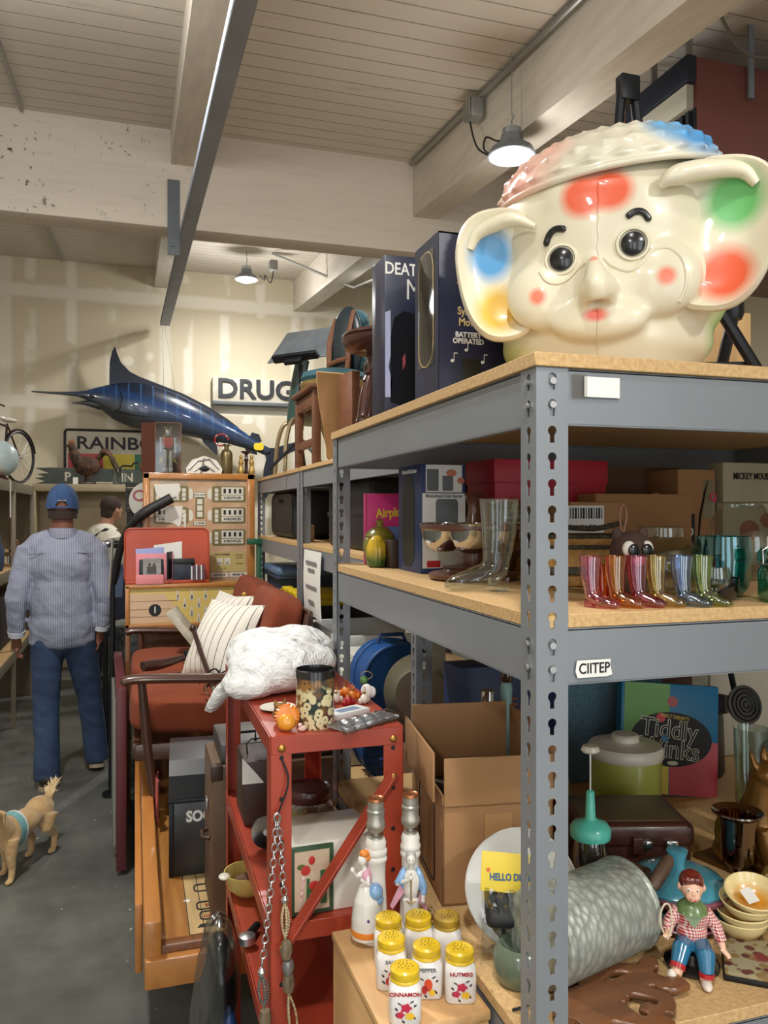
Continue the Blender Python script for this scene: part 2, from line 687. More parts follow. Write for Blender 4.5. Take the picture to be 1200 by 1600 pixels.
solo('power_cable', MB().tube(cp, .008, 6), mat('taped_cable', (96, 92, 84), .6), 'grey taped cable slung under the roof at the maroon heater', 'cable')
# ---------------------------------------------------------------- grey rivet shelving with particle board
m_grey = mat('grey_enamel_steel', (133, 137, 141), .42, .25, var=.1, vs=5)
m_chip = mat('particle_board', (203, 168, 116), .7, var=.55, vs=160, c2=(158, 116, 70), bump=.0008, bs=240)
m_zinc = mat('zinc_bolt', (196, 196, 196), .3, .9)


def perf_plate(mb, w, z0, z1, pitch, M, th=.002):
    """steel strip with keyhole slots"""
    cx, cz = w / 2, .62
    angs = sorted(set([round(a, 5) for a in [2 * PI * k / 14 + .01 for k in range(14)] + [1.5 * PI - .45, 1.5 * PI - .2, 1.5 * PI + .2, 1.5 * PI + .45]]))
    n = int((z1 - z0) / pitch)
    z = z1
    for i in range(n):
        zc = z - pitch * (1 - cz)
        hole, rim = [], []
        corner = [(w, z), (0, z), (0, z - pitch), (w, z - pitch)]
        allang = sorted(set([(a % (2 * PI)) for a in angs] + [math.atan2(q - zc, p - cx) % (2 * PI) for p, q in corner]))
        for a in allang:
            ca, sa = math.cos(a), math.sin(a)
            da = abs((a - 1.5 * PI + PI) % (2 * PI) - PI)
            r = .0062
            if da < .62:
                r = max(r, min(.0155, .0033 / max(math.sin(da), .18)))
            hole.append((cx + r * ca, zc + r * sa))
            ts = []
            if ca > 1e-6: ts.append((w - cx) / ca)
            if ca < -1e-6: ts.append(-cx / ca)
            if sa > 1e-6: ts.append((z - zc) / sa)
            if sa < -1e-6: ts.append((z - pitch - zc) / sa)
            tt = min(ts)
            rim.append((cx + tt * ca, zc + tt * sa))
        N = len(hole)
        vs = [(x, 0, q) for x, q in rim] + [(x, 0, q) for x, q in hole] + [(x, th, q) for x, q in rim] + [(x, th, q) for x, q in hole]
        fs = []
        for k in range(N):
            l = (k + 1) % N
            fs += [(k, l, N + l, N + k), (2 * N + l, 2 * N + k, 3 * N + k, 3 * N + l), (N + k, N + l, 3 * N + l, 3 * N + k)]
        mb.add(vs, fs, M)
        z -= pitch
    if z > z0:
        mb.span((0, 0, z0), (w, th, z), M=M)
    return mb


def post(parent, x, y, sx, sy, h, wx=.045, wy=.042, holes=True):
    """angle post; its corner at x,y, one leg along sx*X, the other along sy*Y"""
    mb = MB()
    A = Matrix.Translation((x, y, 0)) @ Matrix.Diagonal((sx, sy, 1, 1))
    B = A @ Matrix(((0, 1, 0, 0), (1, 0, 0, 0), (0, 0, 1, 0), (0, 0, 0, 1)))
    if holes:
        perf_plate(mb, wx, 0, h, .0335, A)
        perf_plate(mb, wy, 0, h, .0335, B)
    else:
        mb.span((0, 0, 0), (wx, .002, h), M=A).span((0, 0, 0), (wy, .002, h), M=B)
    return part('post', mb, m_grey, parent)


def rack(label, x0, x1, y0, y1, levels, h=1.83, holes=(1, 1, 1, 1), bh=.072):
    t = thing('steel_shelving_unit', label, 'shelving', (0, 0, 0))
    for i, (x, y, sx, sy) in enumerate(((x0, y0, 1, 1), (x0, y1, 1, -1), (x1, y0, -1, 1), (x1, y1, -1, -1))):
        post(t, x, y, sx, sy, h - .0178, holes=holes[i])
    for z in levels:
        top = z - .018
        for (a, b) in (((x0 + .002, y0 + .003, 0), (x1 - .002, y0 + .007, 0)), ((x0 + .002, y1 - .007, 0), (x1 - .002, y1 - .003, 0)),
                       ((x0 + .003, y0 + .002, 0), (x0 + .007, y1 - .002, 0)), ((x1 - .007, y0 + .002, 0), (x1 - .003, y1 - .002, 0))):
            mb = MB()
            dx, dy = b[0] - a[0], b[1] - a[1]
            mb.span((a[0], a[1], top - bh), (b[0], b[1], top), .0015, seg=1)
            ix, iy = (0, .02 if a[1] < (y0 + y1) / 2 else -.02) if dx > dy else (.02 if a[0] < (x0 + x1) / 2 else -.02, 0)
            mb.span((a[0] + min(ix, 0), a[1] + min(iy, 0), top - .003), (b[0] + max(ix, 0), b[1] + max(iy, 0), top))
            mb.span((a[0] + min(ix, 0) * .4, a[1] + min(iy, 0) * .4, top - bh), (b[0] + max(ix, 0) * .4, b[1] + max(iy, 0) * .4, top - bh + .002))
            part('shelf_beam', mb, m_grey, t)
        e = .004 if z == h else -.0025
        part('shelf_board', MB().span((x0 - e, y0 - e, top + .0005), (x1 + e, y1 + e, z), .001, seg=1), m_chip, t)
    return t


unit1 = rack('grey steel shelving unit with particle board shelves holding the toy elephant head', .479, 1.72, .898, 1.974, (1.83, 1.50, .95, .25))
for z in (1.795, 1.765, 1.462, 1.432):
    part('bolt', MB().cyl((.479 + .022, .899, z), (.479 + .022, .894, z), .0045, n=10), m_zinc, unit1)
    part('bolt', MB().cyl((.480, .898 + .021, z), (.4745, .898 + .021, z), .0045, n=10), m_zinc, unit1)
unit2 = rack('grey steel shelving unit under the piano stool, second along the aisle', .707, 1.95, 1.985, 3.52, (1.83, 1.49, .72, .15), holes=(1, 1, 0, 0))
unit3 = rack('grey steel shelving unit nearest the bowling scoreboard', .707, 1.95, 3.565, 4.83, (1.83, 1.49, .72, .15), holes=(1, 1, 0, 0))

# labels stuck to the shelving
m_paper = mat('white_paper', (226, 224, 216), .7)
m_ink = mat('black_ink', (22, 22, 24), .6)
m_greyink = mat('grey_ink', (120, 120, 120), .6)
t = thing('masking_tape_label', 'torn white tape label with black handwriting on grey shelf beam', 'label', (.5, .898, 1.43))
part('tape', MB().prism([(.037, -.011), (.034, -.003), (.036, .011), (.085, .011), (.0845, .004), (.0875, -.009), (.08, -.011)], 0, .0006, FACE @ T(0, 0, .0006)), m_paper, t)
part('lettering', MB().text('CIITEP', .019, FACE @ T(.061, 0, .0014), sx=.85, bold=.0002), m_ink, t)
t = thing('paper_label', 'faded white paper label on top shelf beam under the elephant head', 'label', (.5, .898, 1.79))
part('tape', MB().box((.073, -.0003, 0), (.052, .0005, .026)), m_paper, t)
part('clear_tape', MB().box((.04, -.0006, 0), (.022, .0004, .03)), glass('clear_tape', (240, 240, 240), .12, .1), t)
# paper notice hanging off the next unit
t = thing('paper_notice', 'white printed paper notice hanging from shelf beam beside the sofa', 'notice', (.70, 3.40, 1.2), rz=0)
part('sheet', MB().grid(lambda u, v: (-.006 * math.sin(v * 3), -.33 * u, .27 * v), 6, 8), m_paper, t)
mb = MB()
for i, (w, z) in enumerate(((.20, .22), (.12, .19), (.2, .12), (.1, .06))):
    mb.box((-.0085, -.165, z), (.001, w, .014))
part('printed_text', mb, m_greyink, t)
# ---------------------------------------------------------------- the toy elephant head bank on the top shelf
el = thing('toy_elephant_bank', 'large white plastic elephant head bank with coloured ear spots on top shelf', 'toy bank', (.724, 1.136, 1.831), rz=-33)
from mathutils.bvhtree import BVHTree


def fx(px, y=0): return (px - 940) * .0010 * (1 + y / 1.351)
def fz(py, y=0): return -.2005 + (800 - py) * (1.3 + .962 * y) / 1250


# skull, jowls and shoulders in one skin; local -y is the face
mb = MB()
mb.ell((fx(942), .01, .235), (.178, .150, .180), 44, 28)
mb.ell((fx(945), .015, .150), (.192, .150, .125), 44, 28)
mb.ell((fx(945), .02, .07), (.168, .135, .07), 40, 20)
mb.lathe([(.125, 0), (.15, .04), (.16, .09), (.1, .12)], 40, T(fx(942), .02, 0, s=(1, .84, 1)))
mb.ell((fx(850, -.11), -.105, fz(455, -.11)), (.060, .030, .055), 24, 16)
mb.ell((fx(1028, -.11), -.105, fz(440, -.11)), (.064, .030, .058), 24, 16)
mb.ell((fx(935, -.12), -.12, fz(500, -.12)), (.074, .024, .032), 24, 16)
mb.ell((fx(937, -.12), -.11, fz(310, -.12)), (.09, .03, .05), 24, 16)
mb.tube([(fx(929, -.14), -.138, fz(402, -.14)), (fx(931, -.15), -.158, fz(422, -.15)), (fx(934, -.17), -.168, fz(445, -.17)), (fx(936, -.16), -.158, fz(466, -.16))], [.008, .015, .021, .021], 16)
mb.ell((fx(916, -.15), -.150, fz(456, -.15)), (.012, .02, .020), 14, 10)
mb.ell((fx(955, -.15), -.150, fz(452, -.15)), (.012, .02, .022), 14, 10)
body = blob(mb, .0042, 30)
bvh = BVHTree.FromPolygons([v.co for v in body.vertices], [tuple(p.vertices) for p in body.polygons])


def face(px, py, lift=0, y=-.14):
    h = bvh.ray_cast(V((fx(px, y), -1, fz(py, y))), V((0, 1, 0)))
    return h[0] + V((0, -lift, 0)), h[1]


skin = (226, 217, 190)
OR, BL, YE, GR = (232, 98, 62), (78, 146, 196), (222, 178, 70), (104, 184, 106)


def sp(px, py, rx, rz, c, soft, y=-.14): return ((fx(px, y), y, fz(py, y)), (rx, .1, rz), c, soft)


m_el = patches('elephant_skin', skin, [
    sp(912, 303, .030, .030, OR, .28), sp(954, 297, .032, .030, OR, .28),
    sp(838, 455, .0115, .0115, (236, 128, 100), .4), sp(1042, 437, .0125, .0125, (236, 128, 100), .4),
    sp(932, 490, .016, .009, (226, 100, 78), .4, -.15), sp(929, 402, .006, .005, (236, 128, 100), .5, -.16),
    ((fx(1125), .04, fz(520)), (.035, .09, .06), (146, 190, 96), .5), ((fx(785), -.02, fz(560)), (.04, .09, .03), (204, 212, 136), .6)], r=.34, coat=.35)
part('head', body, m_el, el)
pts = [face(936 + math.sin(q) * 1.0, q, .0002)[0] for q in list(range(285, 400, 8)) + list(range(484, 552, 6))]
part('mould_seam', MB().tube(pts[:15], .0011, 6).tube(pts[15:], .0011, 6), m_el, el)


def ear(cx, cy, w, h, yaw, spots, nm, lean, y0):
    """cupped ear flap: thin shell with a rolled rim"""
    mb = MB()
    N = 56

    def rr(t):
        c, s_ = math.cos(t), math.sin(t)
        k = (abs(c) ** 2.5 + abs(s_) ** 2.5) ** (-1 / 2.5)
        return w * c * k * (1 + .10 * s_), h * s_ * k

    rings = [(0.0, .016), (.3, .017), (.6, .013), (.82, .004), (.93, -.008), (.98, -.011), (1.03, -.006), (1.04, .003), (.99, .012), (.8, .022), (.4, .030), (0, .032)]
    vs, fs = [], []
    for q, y in rings:
        for k in range(N):
            x, z = rr(2 * PI * k / N)
            vs.append((x * q, y, z * q))
    for i in range(len(rings) - 1):
        for k in range(N):
            l = (k + 1) % N
            fs.append((i * N + k, i * N + l, (i + 1) * N + l, (i + 1) * N + k))
    mb.add(vs, fs, Matrix.Rotation(math.radians(lean), 4, 'Y'))
    o = part('ear', mb, patches('ear_' + nm, skin, spots, r=.34, coat=.35), el, (fx(cx, y0), y0, fz(cy, y0)))
    o.rotation_euler = (0, 0, math.radians(yaw))
    return o


ear(777, 418, .064, .100, 10, [((-.014, 0, .036), (.034, .2, .040), BL, .32), ((-.004, 0, -.052), (.032, .2, .036), YE, .35)], 'blue_yellow', -6, -.10)
ear(1116, 382, .078, .108, -10, [((.022, 0, .050), (.040, .2, .040), GR, .32), ((.010, 0, -.056), (.038, .2, .040), OR, .3)], 'green_orange', 8, -.10)
for pts, rs in ((((1030, 302, -.135), (1052, 288, -.135), (1100, 283, -.115), (1150, 290, -.108), (1172, 312, -.104)), (.005, .015, .007)), (((835, 345, -.125), (800, 330, -.12), (765, 336, -.11), (738, 350, -.104), (726, 372, -.10)), (.004, .012, .006))):
    p = spline([(fx(a, y), y, fz(b, y)) for a, b, y in pts], 6)
    part('ear_fold', MB().tube(p, [rs[0] + (rs[1] - rs[0]) * min(1, i / 7) - (rs[1] - rs[2]) * max(0, (i - 12) / (len(p) - 13)) for i in range(len(p))], 14), m_el, el)

# knitted cap with raised diamonds
cap = MB()


def capfn(u, v):
    a = 2 * PI * u
    b = v * PI / 2
    r = math.cos(b) ** .8
    hh = math.sin(b)
    row = v * 5.2
    ph = abs(((u * 24 + (int(row) % 2) * .5) % 1) - .5) * 2
    pv = abs((row % 1) - .5) * 2
    st = max(0, 1 - ph - pv) * .007 if .06 < v < .92 else 0
    rad = 1 + st / .17
    return (.172 * r * math.cos(a) * rad, .150 * r * math.sin(a) * rad, .082 * hh * rad)


cap.grid(capfn, 240, 60, closed_u=True)
L = Matrix.Translation((fx(948), .006, .322)) @ Matrix.Rotation(math.radians(-7), 4, 'Y') @ Matrix.Rotation(math.radians(7), 4, 'X')
cap.v = [tuple(L @ V(p)) for p in cap.v]
cap.tube([L @ V((.1725 * math.cos(2 * PI * k / 60), .151 * math.sin(2 * PI * k / 60), -.003)) for k in range(60)], .0055, 10, closed=True)
part('knitted_cap', cap, patches('cap_paint', (228, 220, 196), [((fx(1075), -.06, fz(240)), (.055, .15, .055), (76, 146, 200), .3), ((fx(1030), -.07, fz(215, -.08)), (.028, .13, .028), (110, 166, 206), .5), ((fx(815), -.05, fz(280, -.05)), (.052, .15, .05), (236, 178, 160), .5), ((fx(865), -.06, fz(240, -.06)), (.03, .13, .03), (240, 190, 170), .6)], r=.3, coat=.4), el, angle=80)

# eyes, brows, spectacles
m_blk = mat('gloss_black_paint', (24, 24, 26), .25, coat=.5)
for (px, py) in ((877, 397), (990, 383)):
    p, nrm = face(px, py)
    q = V((0, 0, 1)).rotation_difference((nrm + V((0, -1.2, 0))).normalized()).to_matrix().to_4x4()
    M = Matrix.Translation(p) @ q
    o = part('eye', MB().lathe([(.0175, -.012), (.0175, .004), (.0165, .008), (.010, .0115), (.001, .0125)], 28, M), m_blk, el)
    part('eye_ring', MB().lathe([(.019, -.014), (.0245, -.014), (.025, .003), (.0235, .006), (.0205, .006), (.0185, .002)], 28, M), m_el, o)
for pts in (((850, 371), (857, 355), (868, 348), (885, 351)), ((980, 343), (993, 335), (1006, 336), (1017, 349))):
    p = spline([face(a, b, .001)[0] for a, b in pts], 5)
    part('eyebrow', MB().tube(p, [.0022] + [.0052] * (len(p) - 2) + [.0022], 10), m_blk, el)
for pts in (((842, 415), (852, 430), (868, 436), (886, 430), (903, 415), (916, 406)), ((945, 402), (960, 416), (985, 424), (1005, 412), (1022, 394), (1045, 392), (1066, 412), (1072, 445), (1062, 475))):
    p = spline([face(a, b, -.0005)[0] for a, b in pts], 5)
    part('spectacle_rim', MB().tube(p, .0032, 8), m_el, el)

# ---------------------------------------------------------------- boxed figures beside it
m_dkblue = mat('dark_blue_card', (26, 30, 52), .35, var=.3, vs=9, c2=(50, 56, 96))
m_cream_ink = mat('gold_ink', (196, 168, 116), .5)
m_whiteink = mat('white_ink', (224, 222, 216), .5)
m_ltfilm = glass('clear_window_film', (222, 226, 226), .10, .06)
m_figgrey = mat('grey_shaggy_figure', (142, 138, 122), .8, var=.6, vs=40, c2=(70, 68, 58), stretch=(3, 3, .4))
jb = thing('boxed_music_figure', 'dark blue window box with gold and white lettering beside elephant ear', 'boxed toy', (.50, 1.29, 1.8305))
mb = MB().span((.001, 0, 0), (.15, .003, .285)).span((.001, .117, 0), (.15, .12, .285)).span((.147, 0, 0), (.15, .12, .285)).span((.001, 0, 0), (.15, .12, .003)).span((.001, 0, .282), (.15, .12, .285))
o = rrect(.074, .205, .036, 8)
# front board with an arched window
N = len(o)
fr = []
for (y, z) in o:
    s_ = max(abs(y) / .06, abs(z) / .1425)
    fr.append((y / s_, z / s_))
M = Matrix.Translation((.0, .06, .150)) @ Matrix(((0, 0, 1, 0), (1, 0, 0, 0), (0, 1, 0, 0), (0, 0, 0, 1)))
mb.add([(y, z - .0075, 0) for y, z in fr] + [(y, z + .012, 0) for y, z in o], [(k, (k + 1) % N, N + (k + 1) % N, N + k) for k in range(N)], M)
part('carton', mb, m_dkblue, jb)
part('window_border', MB().tube([M @ V((y, z + .012, -.0008)) for y, z in o], .0012, 6, closed=True), m_cream_ink, jb)
part('window', MB().grid(lambda u, v: (-.0015 - .004 * math.sin(u * PI) * math.sin(v * PI), .02 + .08 * u, .06 + .205 * v), 6, 6), m_ltfilm, jb)
part('figure', MB().lathe([(.02, .02), (.036, .03), (.04, .1), (.034, .17), (.024, .2), (.03, .23), (.02, .262), (.001, .27)], 20, T(.06, .06, 0)), m_figgrey, jb)
mb = MB().text('JAZZ', .03, facing_front(.067, -.0003, .212), sx=.9, bold=.0008)
part('gold_lettering', mb, mat('copper_ink', (206, 150, 110), .5), jb)
mb = MB()
for i, s_ in enumerate(('"Real', 'Synchro', 'Movem')):
    mb.text(s_, .019, facing_front(.062, -.0003, .168 - i * .019), sx=.85, bold=.0004)
part('yellow_lettering', mb, m_cream_ink, jb)
mb = MB()
for i, s_ in enumerate(('BATTERY', 'OPERATED')):
    mb.text(s_, .0125, facing_front(.056, -.0003, .108 - i * .011), sx=.95, bold=.0004)
for (nx, nz) in ((.052, .082), (.026, .062), (.083, .062)):
    mb.ell((nx, -.0004, nz), (.0035, .0005, .0028), 10, 6).box((nx + .003, -.0004, nz + .007), (.001, .0008, .014)).box((nx + .006, -.0004, nz + .0135), (.007, .0008, .002))
part('white_lettering', mb, m_whiteink, jb)
part('speaker_patch', MB().box((.062, -.0003, .045), (.034, .0006, .044)), m_blk, jb)
db = thing('boxed_figure', 'tall dark box with white lettering and cloaked figure, left of the window box', 'boxed toy', (.478, 1.53, 1.8305))
part('carton', MB().box((.08, .045, .158), (.16, .09, .316), .002), m_dkblue, db)
part('lettering', MB().text('DEATH', .034, facing_front(.044, -.0004, .288), sx=.8, bold=.0006).text('M', .06, facing_front(.062, -.0004, .247), sx=.8, bold=-.0003), m_whiteink, db)
part('printed_cloak', MB().prism([(.012, .02), (.012, .15), (.02, .19), (.04, .205), (.07, .2), (.1, .14), (.1, .02), (.04, .012)], 0, .0006, facing_front(0, -.0001, 0)), m_blk, db)
part('printed_window', MB().prism([(.001, .03), (.001, .2), (.012, .205), (.013, .12), (.008, .09), (.016, .06), (.012, .03)], 0, .0006, facing_front(0, -.0001, 0)), mat('lilac_print', (170, 172, 204), .5), db)
part('printed_cuff', MB().prism([(.038, .085), (.044, .1), (.043, .12), (.037, .11)], 0, .0006, facing_front(0, -.0008, 0)), mat('dull_red_print', (140, 60, 66), .5), db)

# things standing behind the elephant on the same shelf
m_bar = mat('black_painted_steel', (26, 28, 32), .4, .4)
t = thing('folding_stand', 'black folded steel stand leaning up behind the elephant cap', 'stand', (1.10, 1.62, 1.8305))
part('leg', MB().tube([(-.095, 0, 0), (-.012, 0, .80)], .012, 8), m_bar, t)
part('leg', MB().tube([(.125, 0, 0), (.018, 0, .80)], .012, 8), m_bar, t)
part('hinge_plate', MB().box((.003, 0, .79), (.05, .03, .06), .004), m_bar, t)
m_plank = mat('pale_pine', (190, 156, 106), .6, var=.5, vs=5, c2=(150, 114, 70), stretch=(9, 9, .7))
solo('pine_board', MB().box((0, 0, .14), (.22, .03, .27), .003), m_plank, 'pale pine board standing upright on top shelf at the right edge', 'board', (1.30, 1.6, 1.8305), rz=-12)
m_crim = mat('crimson_card', (132, 24, 36), .45)
t = thing('crimson_carton', 'dark red carton on top shelf behind the elephant right cheek', 'box', (1.125, 1.52, 1.8305), rz=-12)
part('carton', MB().box((0, .04, .105), (.10, .06, .21), .002), m_crim, t)
part('round_print', MB().cyl((.02, .0085, .028), (.02, .009, .028), .025, n=24), m_blk, t)
t = thing('tripod_stand', 'black steel tripod legs standing right of the elephant ear', 'tripod', (1.07, 1.22, 1.8305))
part('leg', MB().tube([(-.05, .0, .18), (.07, -.02, .0)], .011, 8), m_bar, t)
part('leg', MB().tube([(.02, .1, .0), (.02, .03, .20)], .011, 8), m_bar, t)
part('brace', MB().tube([(-.10, .06, .075), (.035, -.01, .072)], .007, 8).tube([(-.09, .03, .05), (-.02, .03, .07)], .003, 6), m_bar, t)
part('collar', MB().lathe([(.018, .16), (.022, .17), (.022, .215), (.016, .22)], 16, T(.0, .02, 0)), m_bar, t)
# ---------------------------------------------------------------- furniture stored on top of the far shelving units
m_mahog = mat('dark_polished_mahogany', (52, 26, 22), .25, var=.5, vs=8, c2=(84, 36, 26), coat=.6)
m_walnut = mat('walnut', (112, 70, 44), .42, var=.5, vs=5, c2=(84, 48, 28), stretch=(2, 2, 9))
m_ply = mat('bent_plywood', (186, 146, 98), .32, var=.4, vs=4, c2=(160, 118, 74), stretch=(1, 8, 2), coat=.4)
m_teal = mat('teal_upholstery', (40, 78, 88), .8, bump=.001, bs=120)
m_tealdk = mat('dark_teal_shell', (20, 34, 40), .4)
m_brass = mat('worn_brass', (168, 142, 84), .35, .7, var=.3, vs=20)
TOP = 1.8305
# piano stool
t = thing('piano_stool', 'dark mahogany round piano stool with turned legs on top of shelving', 'stool', (.884, 2.8, TOP))
part('seat', MB().lathe([(.02, .385), (.12, .385), (.155, .395), (.165, .41), (.168, .425), (.160, .432), (.166, .438), (.160, .448), (.150, .452), (.12, .458), (.001, .46)], 40), m_mahog, t)
part('centre_column', MB().lathe([(.03, .06), (.042, .09), (.034, .13), (.05, .17), (.038, .2), (.03, .26), (.045, .3), (.05, .33), (.028, .36), (.028, .386)], 24), m_mahog, t)
for a in (35, 125, 215, 305):
    leg = MB()
    pr = [(.014, 0), (.02, .01), (.013, .03), (.02, .06), (.022, .08), (.014, .095), (.02, .10), (.014, .11), (.02, .12), (.014, .13), (.02, .14), (.016, .16), (.021, .24), (.015, .29), (.024, .3), (.015, .32), (.026, .345), (.02, .37), (.02, .39)]
    M = Matrix.Rotation(math.radians(a), 4, 'Z') @ T(.16, 0, 0, ry=-13)
    leg.lathe(pr, 16, M)
    part('leg', leg, m_mahog, t)
for a in (35, 125):
    part('stretcher', MB().tube([(math.cos(math.radians(a)) * .13, math.sin(math.radians(a)) * .13, .13), (0, 0, .1), (-math.cos(math.radians(a)) * .13, -math.sin(math.radians(a)) * .13, .13)], .011, 10), m_mahog, t)
# walnut carcass side behind it
t = thing('wooden_stereo_case', 'small brown wooden case standing behind the dark piano stool', 'case', (.80, 3.0, TOP), rz=8)
part('case_side', MB().box((0, .02, .17), (.035, .14, .34), .003), m_walnut, t)
part('case_panel', MB().box((.13, .06, .15), (.22, .02, .28), .003), m_walnut, t)
part('case_foot', MB().box((.12, .02, .01), (.2, .1, .018), .003), m_mahog, t)
# bent plywood seat leaning
t = thing('bent_plywood_seat', 'curved pale plywood chair seat leaning beside the wooden case', 'chair seat', (.765, 3.11, TOP))


def plyfn(u, v):
    q = u
    return (-.055 + .14 * v - .02 * math.cos(q * PI), .02 * v, .02 + .335 * (1 - q) + .05 * math.sin(q * PI * .9) * -.4)


mb = MB().grid(lambda u, v: plyfn(u, v), 14, 8)
n = len(mb.v)
mb.grid(lambda u, v: tuple(V(plyfn(u, v)) + V((.0, .012, .006))), 14, 8)
for u0 in range(14):
    mb.f += [(u0 * 9, (u0 + 1) * 9, n + (u0 + 1) * 9, n + u0 * 9), (u0 * 9 + 8, n + u0 * 9 + 8, n + (u0 + 1) * 9 + 8, (u0 + 1) * 9 + 8)]
for k in range(8):
    mb.f += [(k, n + k, n + k + 1, k + 1), (126 + k, 127 + k, n + 127 + k, n + 126 + k)]
mb.mi = [0] * len(mb.f)
part('seat_sheet', mb, m_ply, t)
part('swivel_plate', MB().cyl((.04, .05, .0), (.04, .05, .03), .05, n=20), m_bar, t)
# wooden chair frame, its seat towards the aisle
t = thing('wooden_stool', 'plain brown wooden chair frame carrying the teal padded chair', 'chair', (.735, 3.325, TOP))
for (x, y) in ((0, 0), (0, .375), (.33, 0), (.33, .375)):
    part('leg', MB().box((x, y, .16), (.034, .034, .32), .004), m_walnut, t)
part('seat', MB().box((.165, .1875, .332), (.40, .43, .022), .008), m_walnut, t)
for (c, d) in (((.0, .1875, .285), (.02, .36, .06)), ((.33, .1875, .285), (.02, .36, .06)), ((.165, 0, .285), (.31, .02, .06)), ((.165, .375, .285), (.31, .02, .06))):
    part('apron', MB().box(c, d, .003), m_walnut, t)
part('stretcher', MB().box((0, .1875, .10), (.02, .36, .035), .003), m_walnut, t)
part('stretcher', MB().box((.33, .1875, .10), (.02, .36, .035), .003), m_walnut, t)
# teal padded chair on it: we see its dark back shell
t = thing('upholstered_chair', 'teal padded chair with wooden back straps, stacked on the wooden frame', 'chair', (.86, 3.50, TOP + .344), rz=12)
part('seat_rim', MB().lathe([(.12, 0), (.15, .0), (.158, .012), (.158, .028), (.15, .034), (.001, .036)], 32), m_brass, t)
part('seat_cushion', MB().lathe([(.145, .034), (.155, .05), (.145, .075), (.1, .088), (.001, .09)], 32), m_teal, t)
mb = MB().ell((.09, 0, .235), (.055, .15, .075), 24, 14).ell((.075, 0, .12), (.05, .145, .075), 24, 14).ell((.088, 0, .30), (.05, .135, .07), 24, 14)
part('back_cushion', blob(mb, .006, 5), m_teal, t)
part('back_shell', MB().ell((.055, 0, .2), (.035, .155, .185), 28, 18), m_tealdk, t)
for y in (-.095, .095):
    part('back_strap', MB().tube(spline([(.02, y * .7, .03), (.018, y, .12), (.022, y * 1.02, .24), (.05, y * .9, .345)], 5), .012, 8, flat=1.6), m_walnut, t)
part('cross_strap', MB().tube([(.016, -.1, .13), (.014, 0, .135), (.016, .1, .13)], .013, 8), m_walnut, t)
# green moulded shell chair
m_grn = mat('green_fibreglass', (36, 74, 70), .35, var=.2, vs=30)
t = thing('shell_chair', 'green moulded shell chair on pale metal legs on top of shelving', 'chair', (.84, 4.02, TOP), rz=0)


def shell(u, v):
    w = .17 * (1 - .25 * u)
    y = (v - .5) * 2 * w
    cup = .05 * (abs(v - .5) * 2) ** 2
    if u < .5:
        q = u / .5
        return (.18 - .28 * q, y, .265 - .02 * math.sin(q * PI) + cup * .6)
    q = (u - .5) / .5
    return (-.10 - .03 * math.sin(q * PI * .5) + .07 * q + cup * .8, y, .265 + .29 * q)


part('shell', MB().grid(shell, 24, 12).grid(lambda u, v: tuple(V(shell(u, v)) + V((.006 if u > .5 else 0, 0, -.007))), 24, 12), m_grn, t, angle=75)
m_pale = mat('pale_metal_leg', (150, 132, 100), .4, .5)
for y in (-.13, .13):
    part('leg', MB().tube(spline([(-.14, y * 1.1, .0), (-.13, y, .15), (-.10, y * .9, .25), (-.05, y * .8, .262)], 5), .011, 8), m_pale, t)
    part('leg', MB().tube(spline([(.16, y * 1.1, .0), (.14, y, .15), (.1, y * .9, .25), (.05, y * .8, .262)], 5), .011, 8), m_pale, t)
# music stand
t = thing('music_stand', 'black metal music stand with tilted silver lit desk on top of shelving', 'music stand', (.775, 3.86, TOP), rz=-20)
part('pole', MB().cyl((0, 0, .03), (0, 0, .52), .011, n=12).cyl((0, 0, .2), (0, 0, .34), .015, n=12), m_bar, t)
for a in (90, 210, 330):
    part('leg', MB().tube([(0, 0, .16), (.16 * math.cos(math.radians(a)), .16 * math.sin(math.radians(a)), .006)], .008, 8), m_bar, t)
m_desk = mat('scuffed_desk_steel', (126, 134, 140), .35, .5, var=.3, vs=10)
D = T(.03, 0, .62, rz=62) @ T(ry=-48)
part('desk', MB().box((0, 0, 0), (.24, .36, .006), .002, M=D), m_desk, t)
part('ledge', MB().box((-.12, 0, .018), (.02, .26, .04), .002, M=D).box((-.135, .0, .012), (.05, .1, .02), .002, M=D), m_bar, t)

# ---------------------------------------------------------------- stock on the far units under the top boards
m_casebk = mat('black_case_fabric', (20, 20, 22), .55, bump=.001, bs=90)
MID = 1.4905
t = thing('black_suitcase', 'black soft suitcase standing on the middle shelf nearest the scoreboard', 'suitcase', (.92, 4.33, MID))
part('shell', MB().box((0, 0, .125), (.32, .66, .25), .035, 4), m_casebk, t)
part('piping', MB().tube([(-.155, y * .31, .125 + z * .105) for y, z in rrect(2, 2, .3, 4)], .005, 6, closed=True), m_bar, t)
part('handle', MB().tube([(-.16, -.06, .2), (-.18, -.05, .2), (-.18, .05, .2), (-.16, .06, .2)], .007, 8), m_bar, t)
t = thing('black_suitcase', 'black hard case on the middle shelf behind the paper notice', 'suitcase', (.98, 2.95, MID))
part('shell', MB().box((0, 0, .13), (.42, .62, .26), .02, 3), m_casebk, t)
part('rim', MB().box((0, 0, .13), (.425, .625, .02), .004), m_bar, t)
m_kraft = mat('kraft_card', (160, 120, 80), .8, var=.25, vs=6, c2=(140, 100, 62))
m_kraftdk = mat('brown_card', (118, 82, 52), .8, var=.3, vs=5)
solo('small_carton', MB().box((0, 0, .04), (.06, .09, .08), .003), m_kraft, 'small brown carton at the shelf edge beside the black soft suitcase', 'box', (.765, 3.68, MID))
m_red = mat('red_enamel', (176, 34, 36), .4)
t = thing('red_hand_plane', 'slim red wire tool lying on the middle shelf near the paper notice', 'tool', (.755, 2.5, MID))
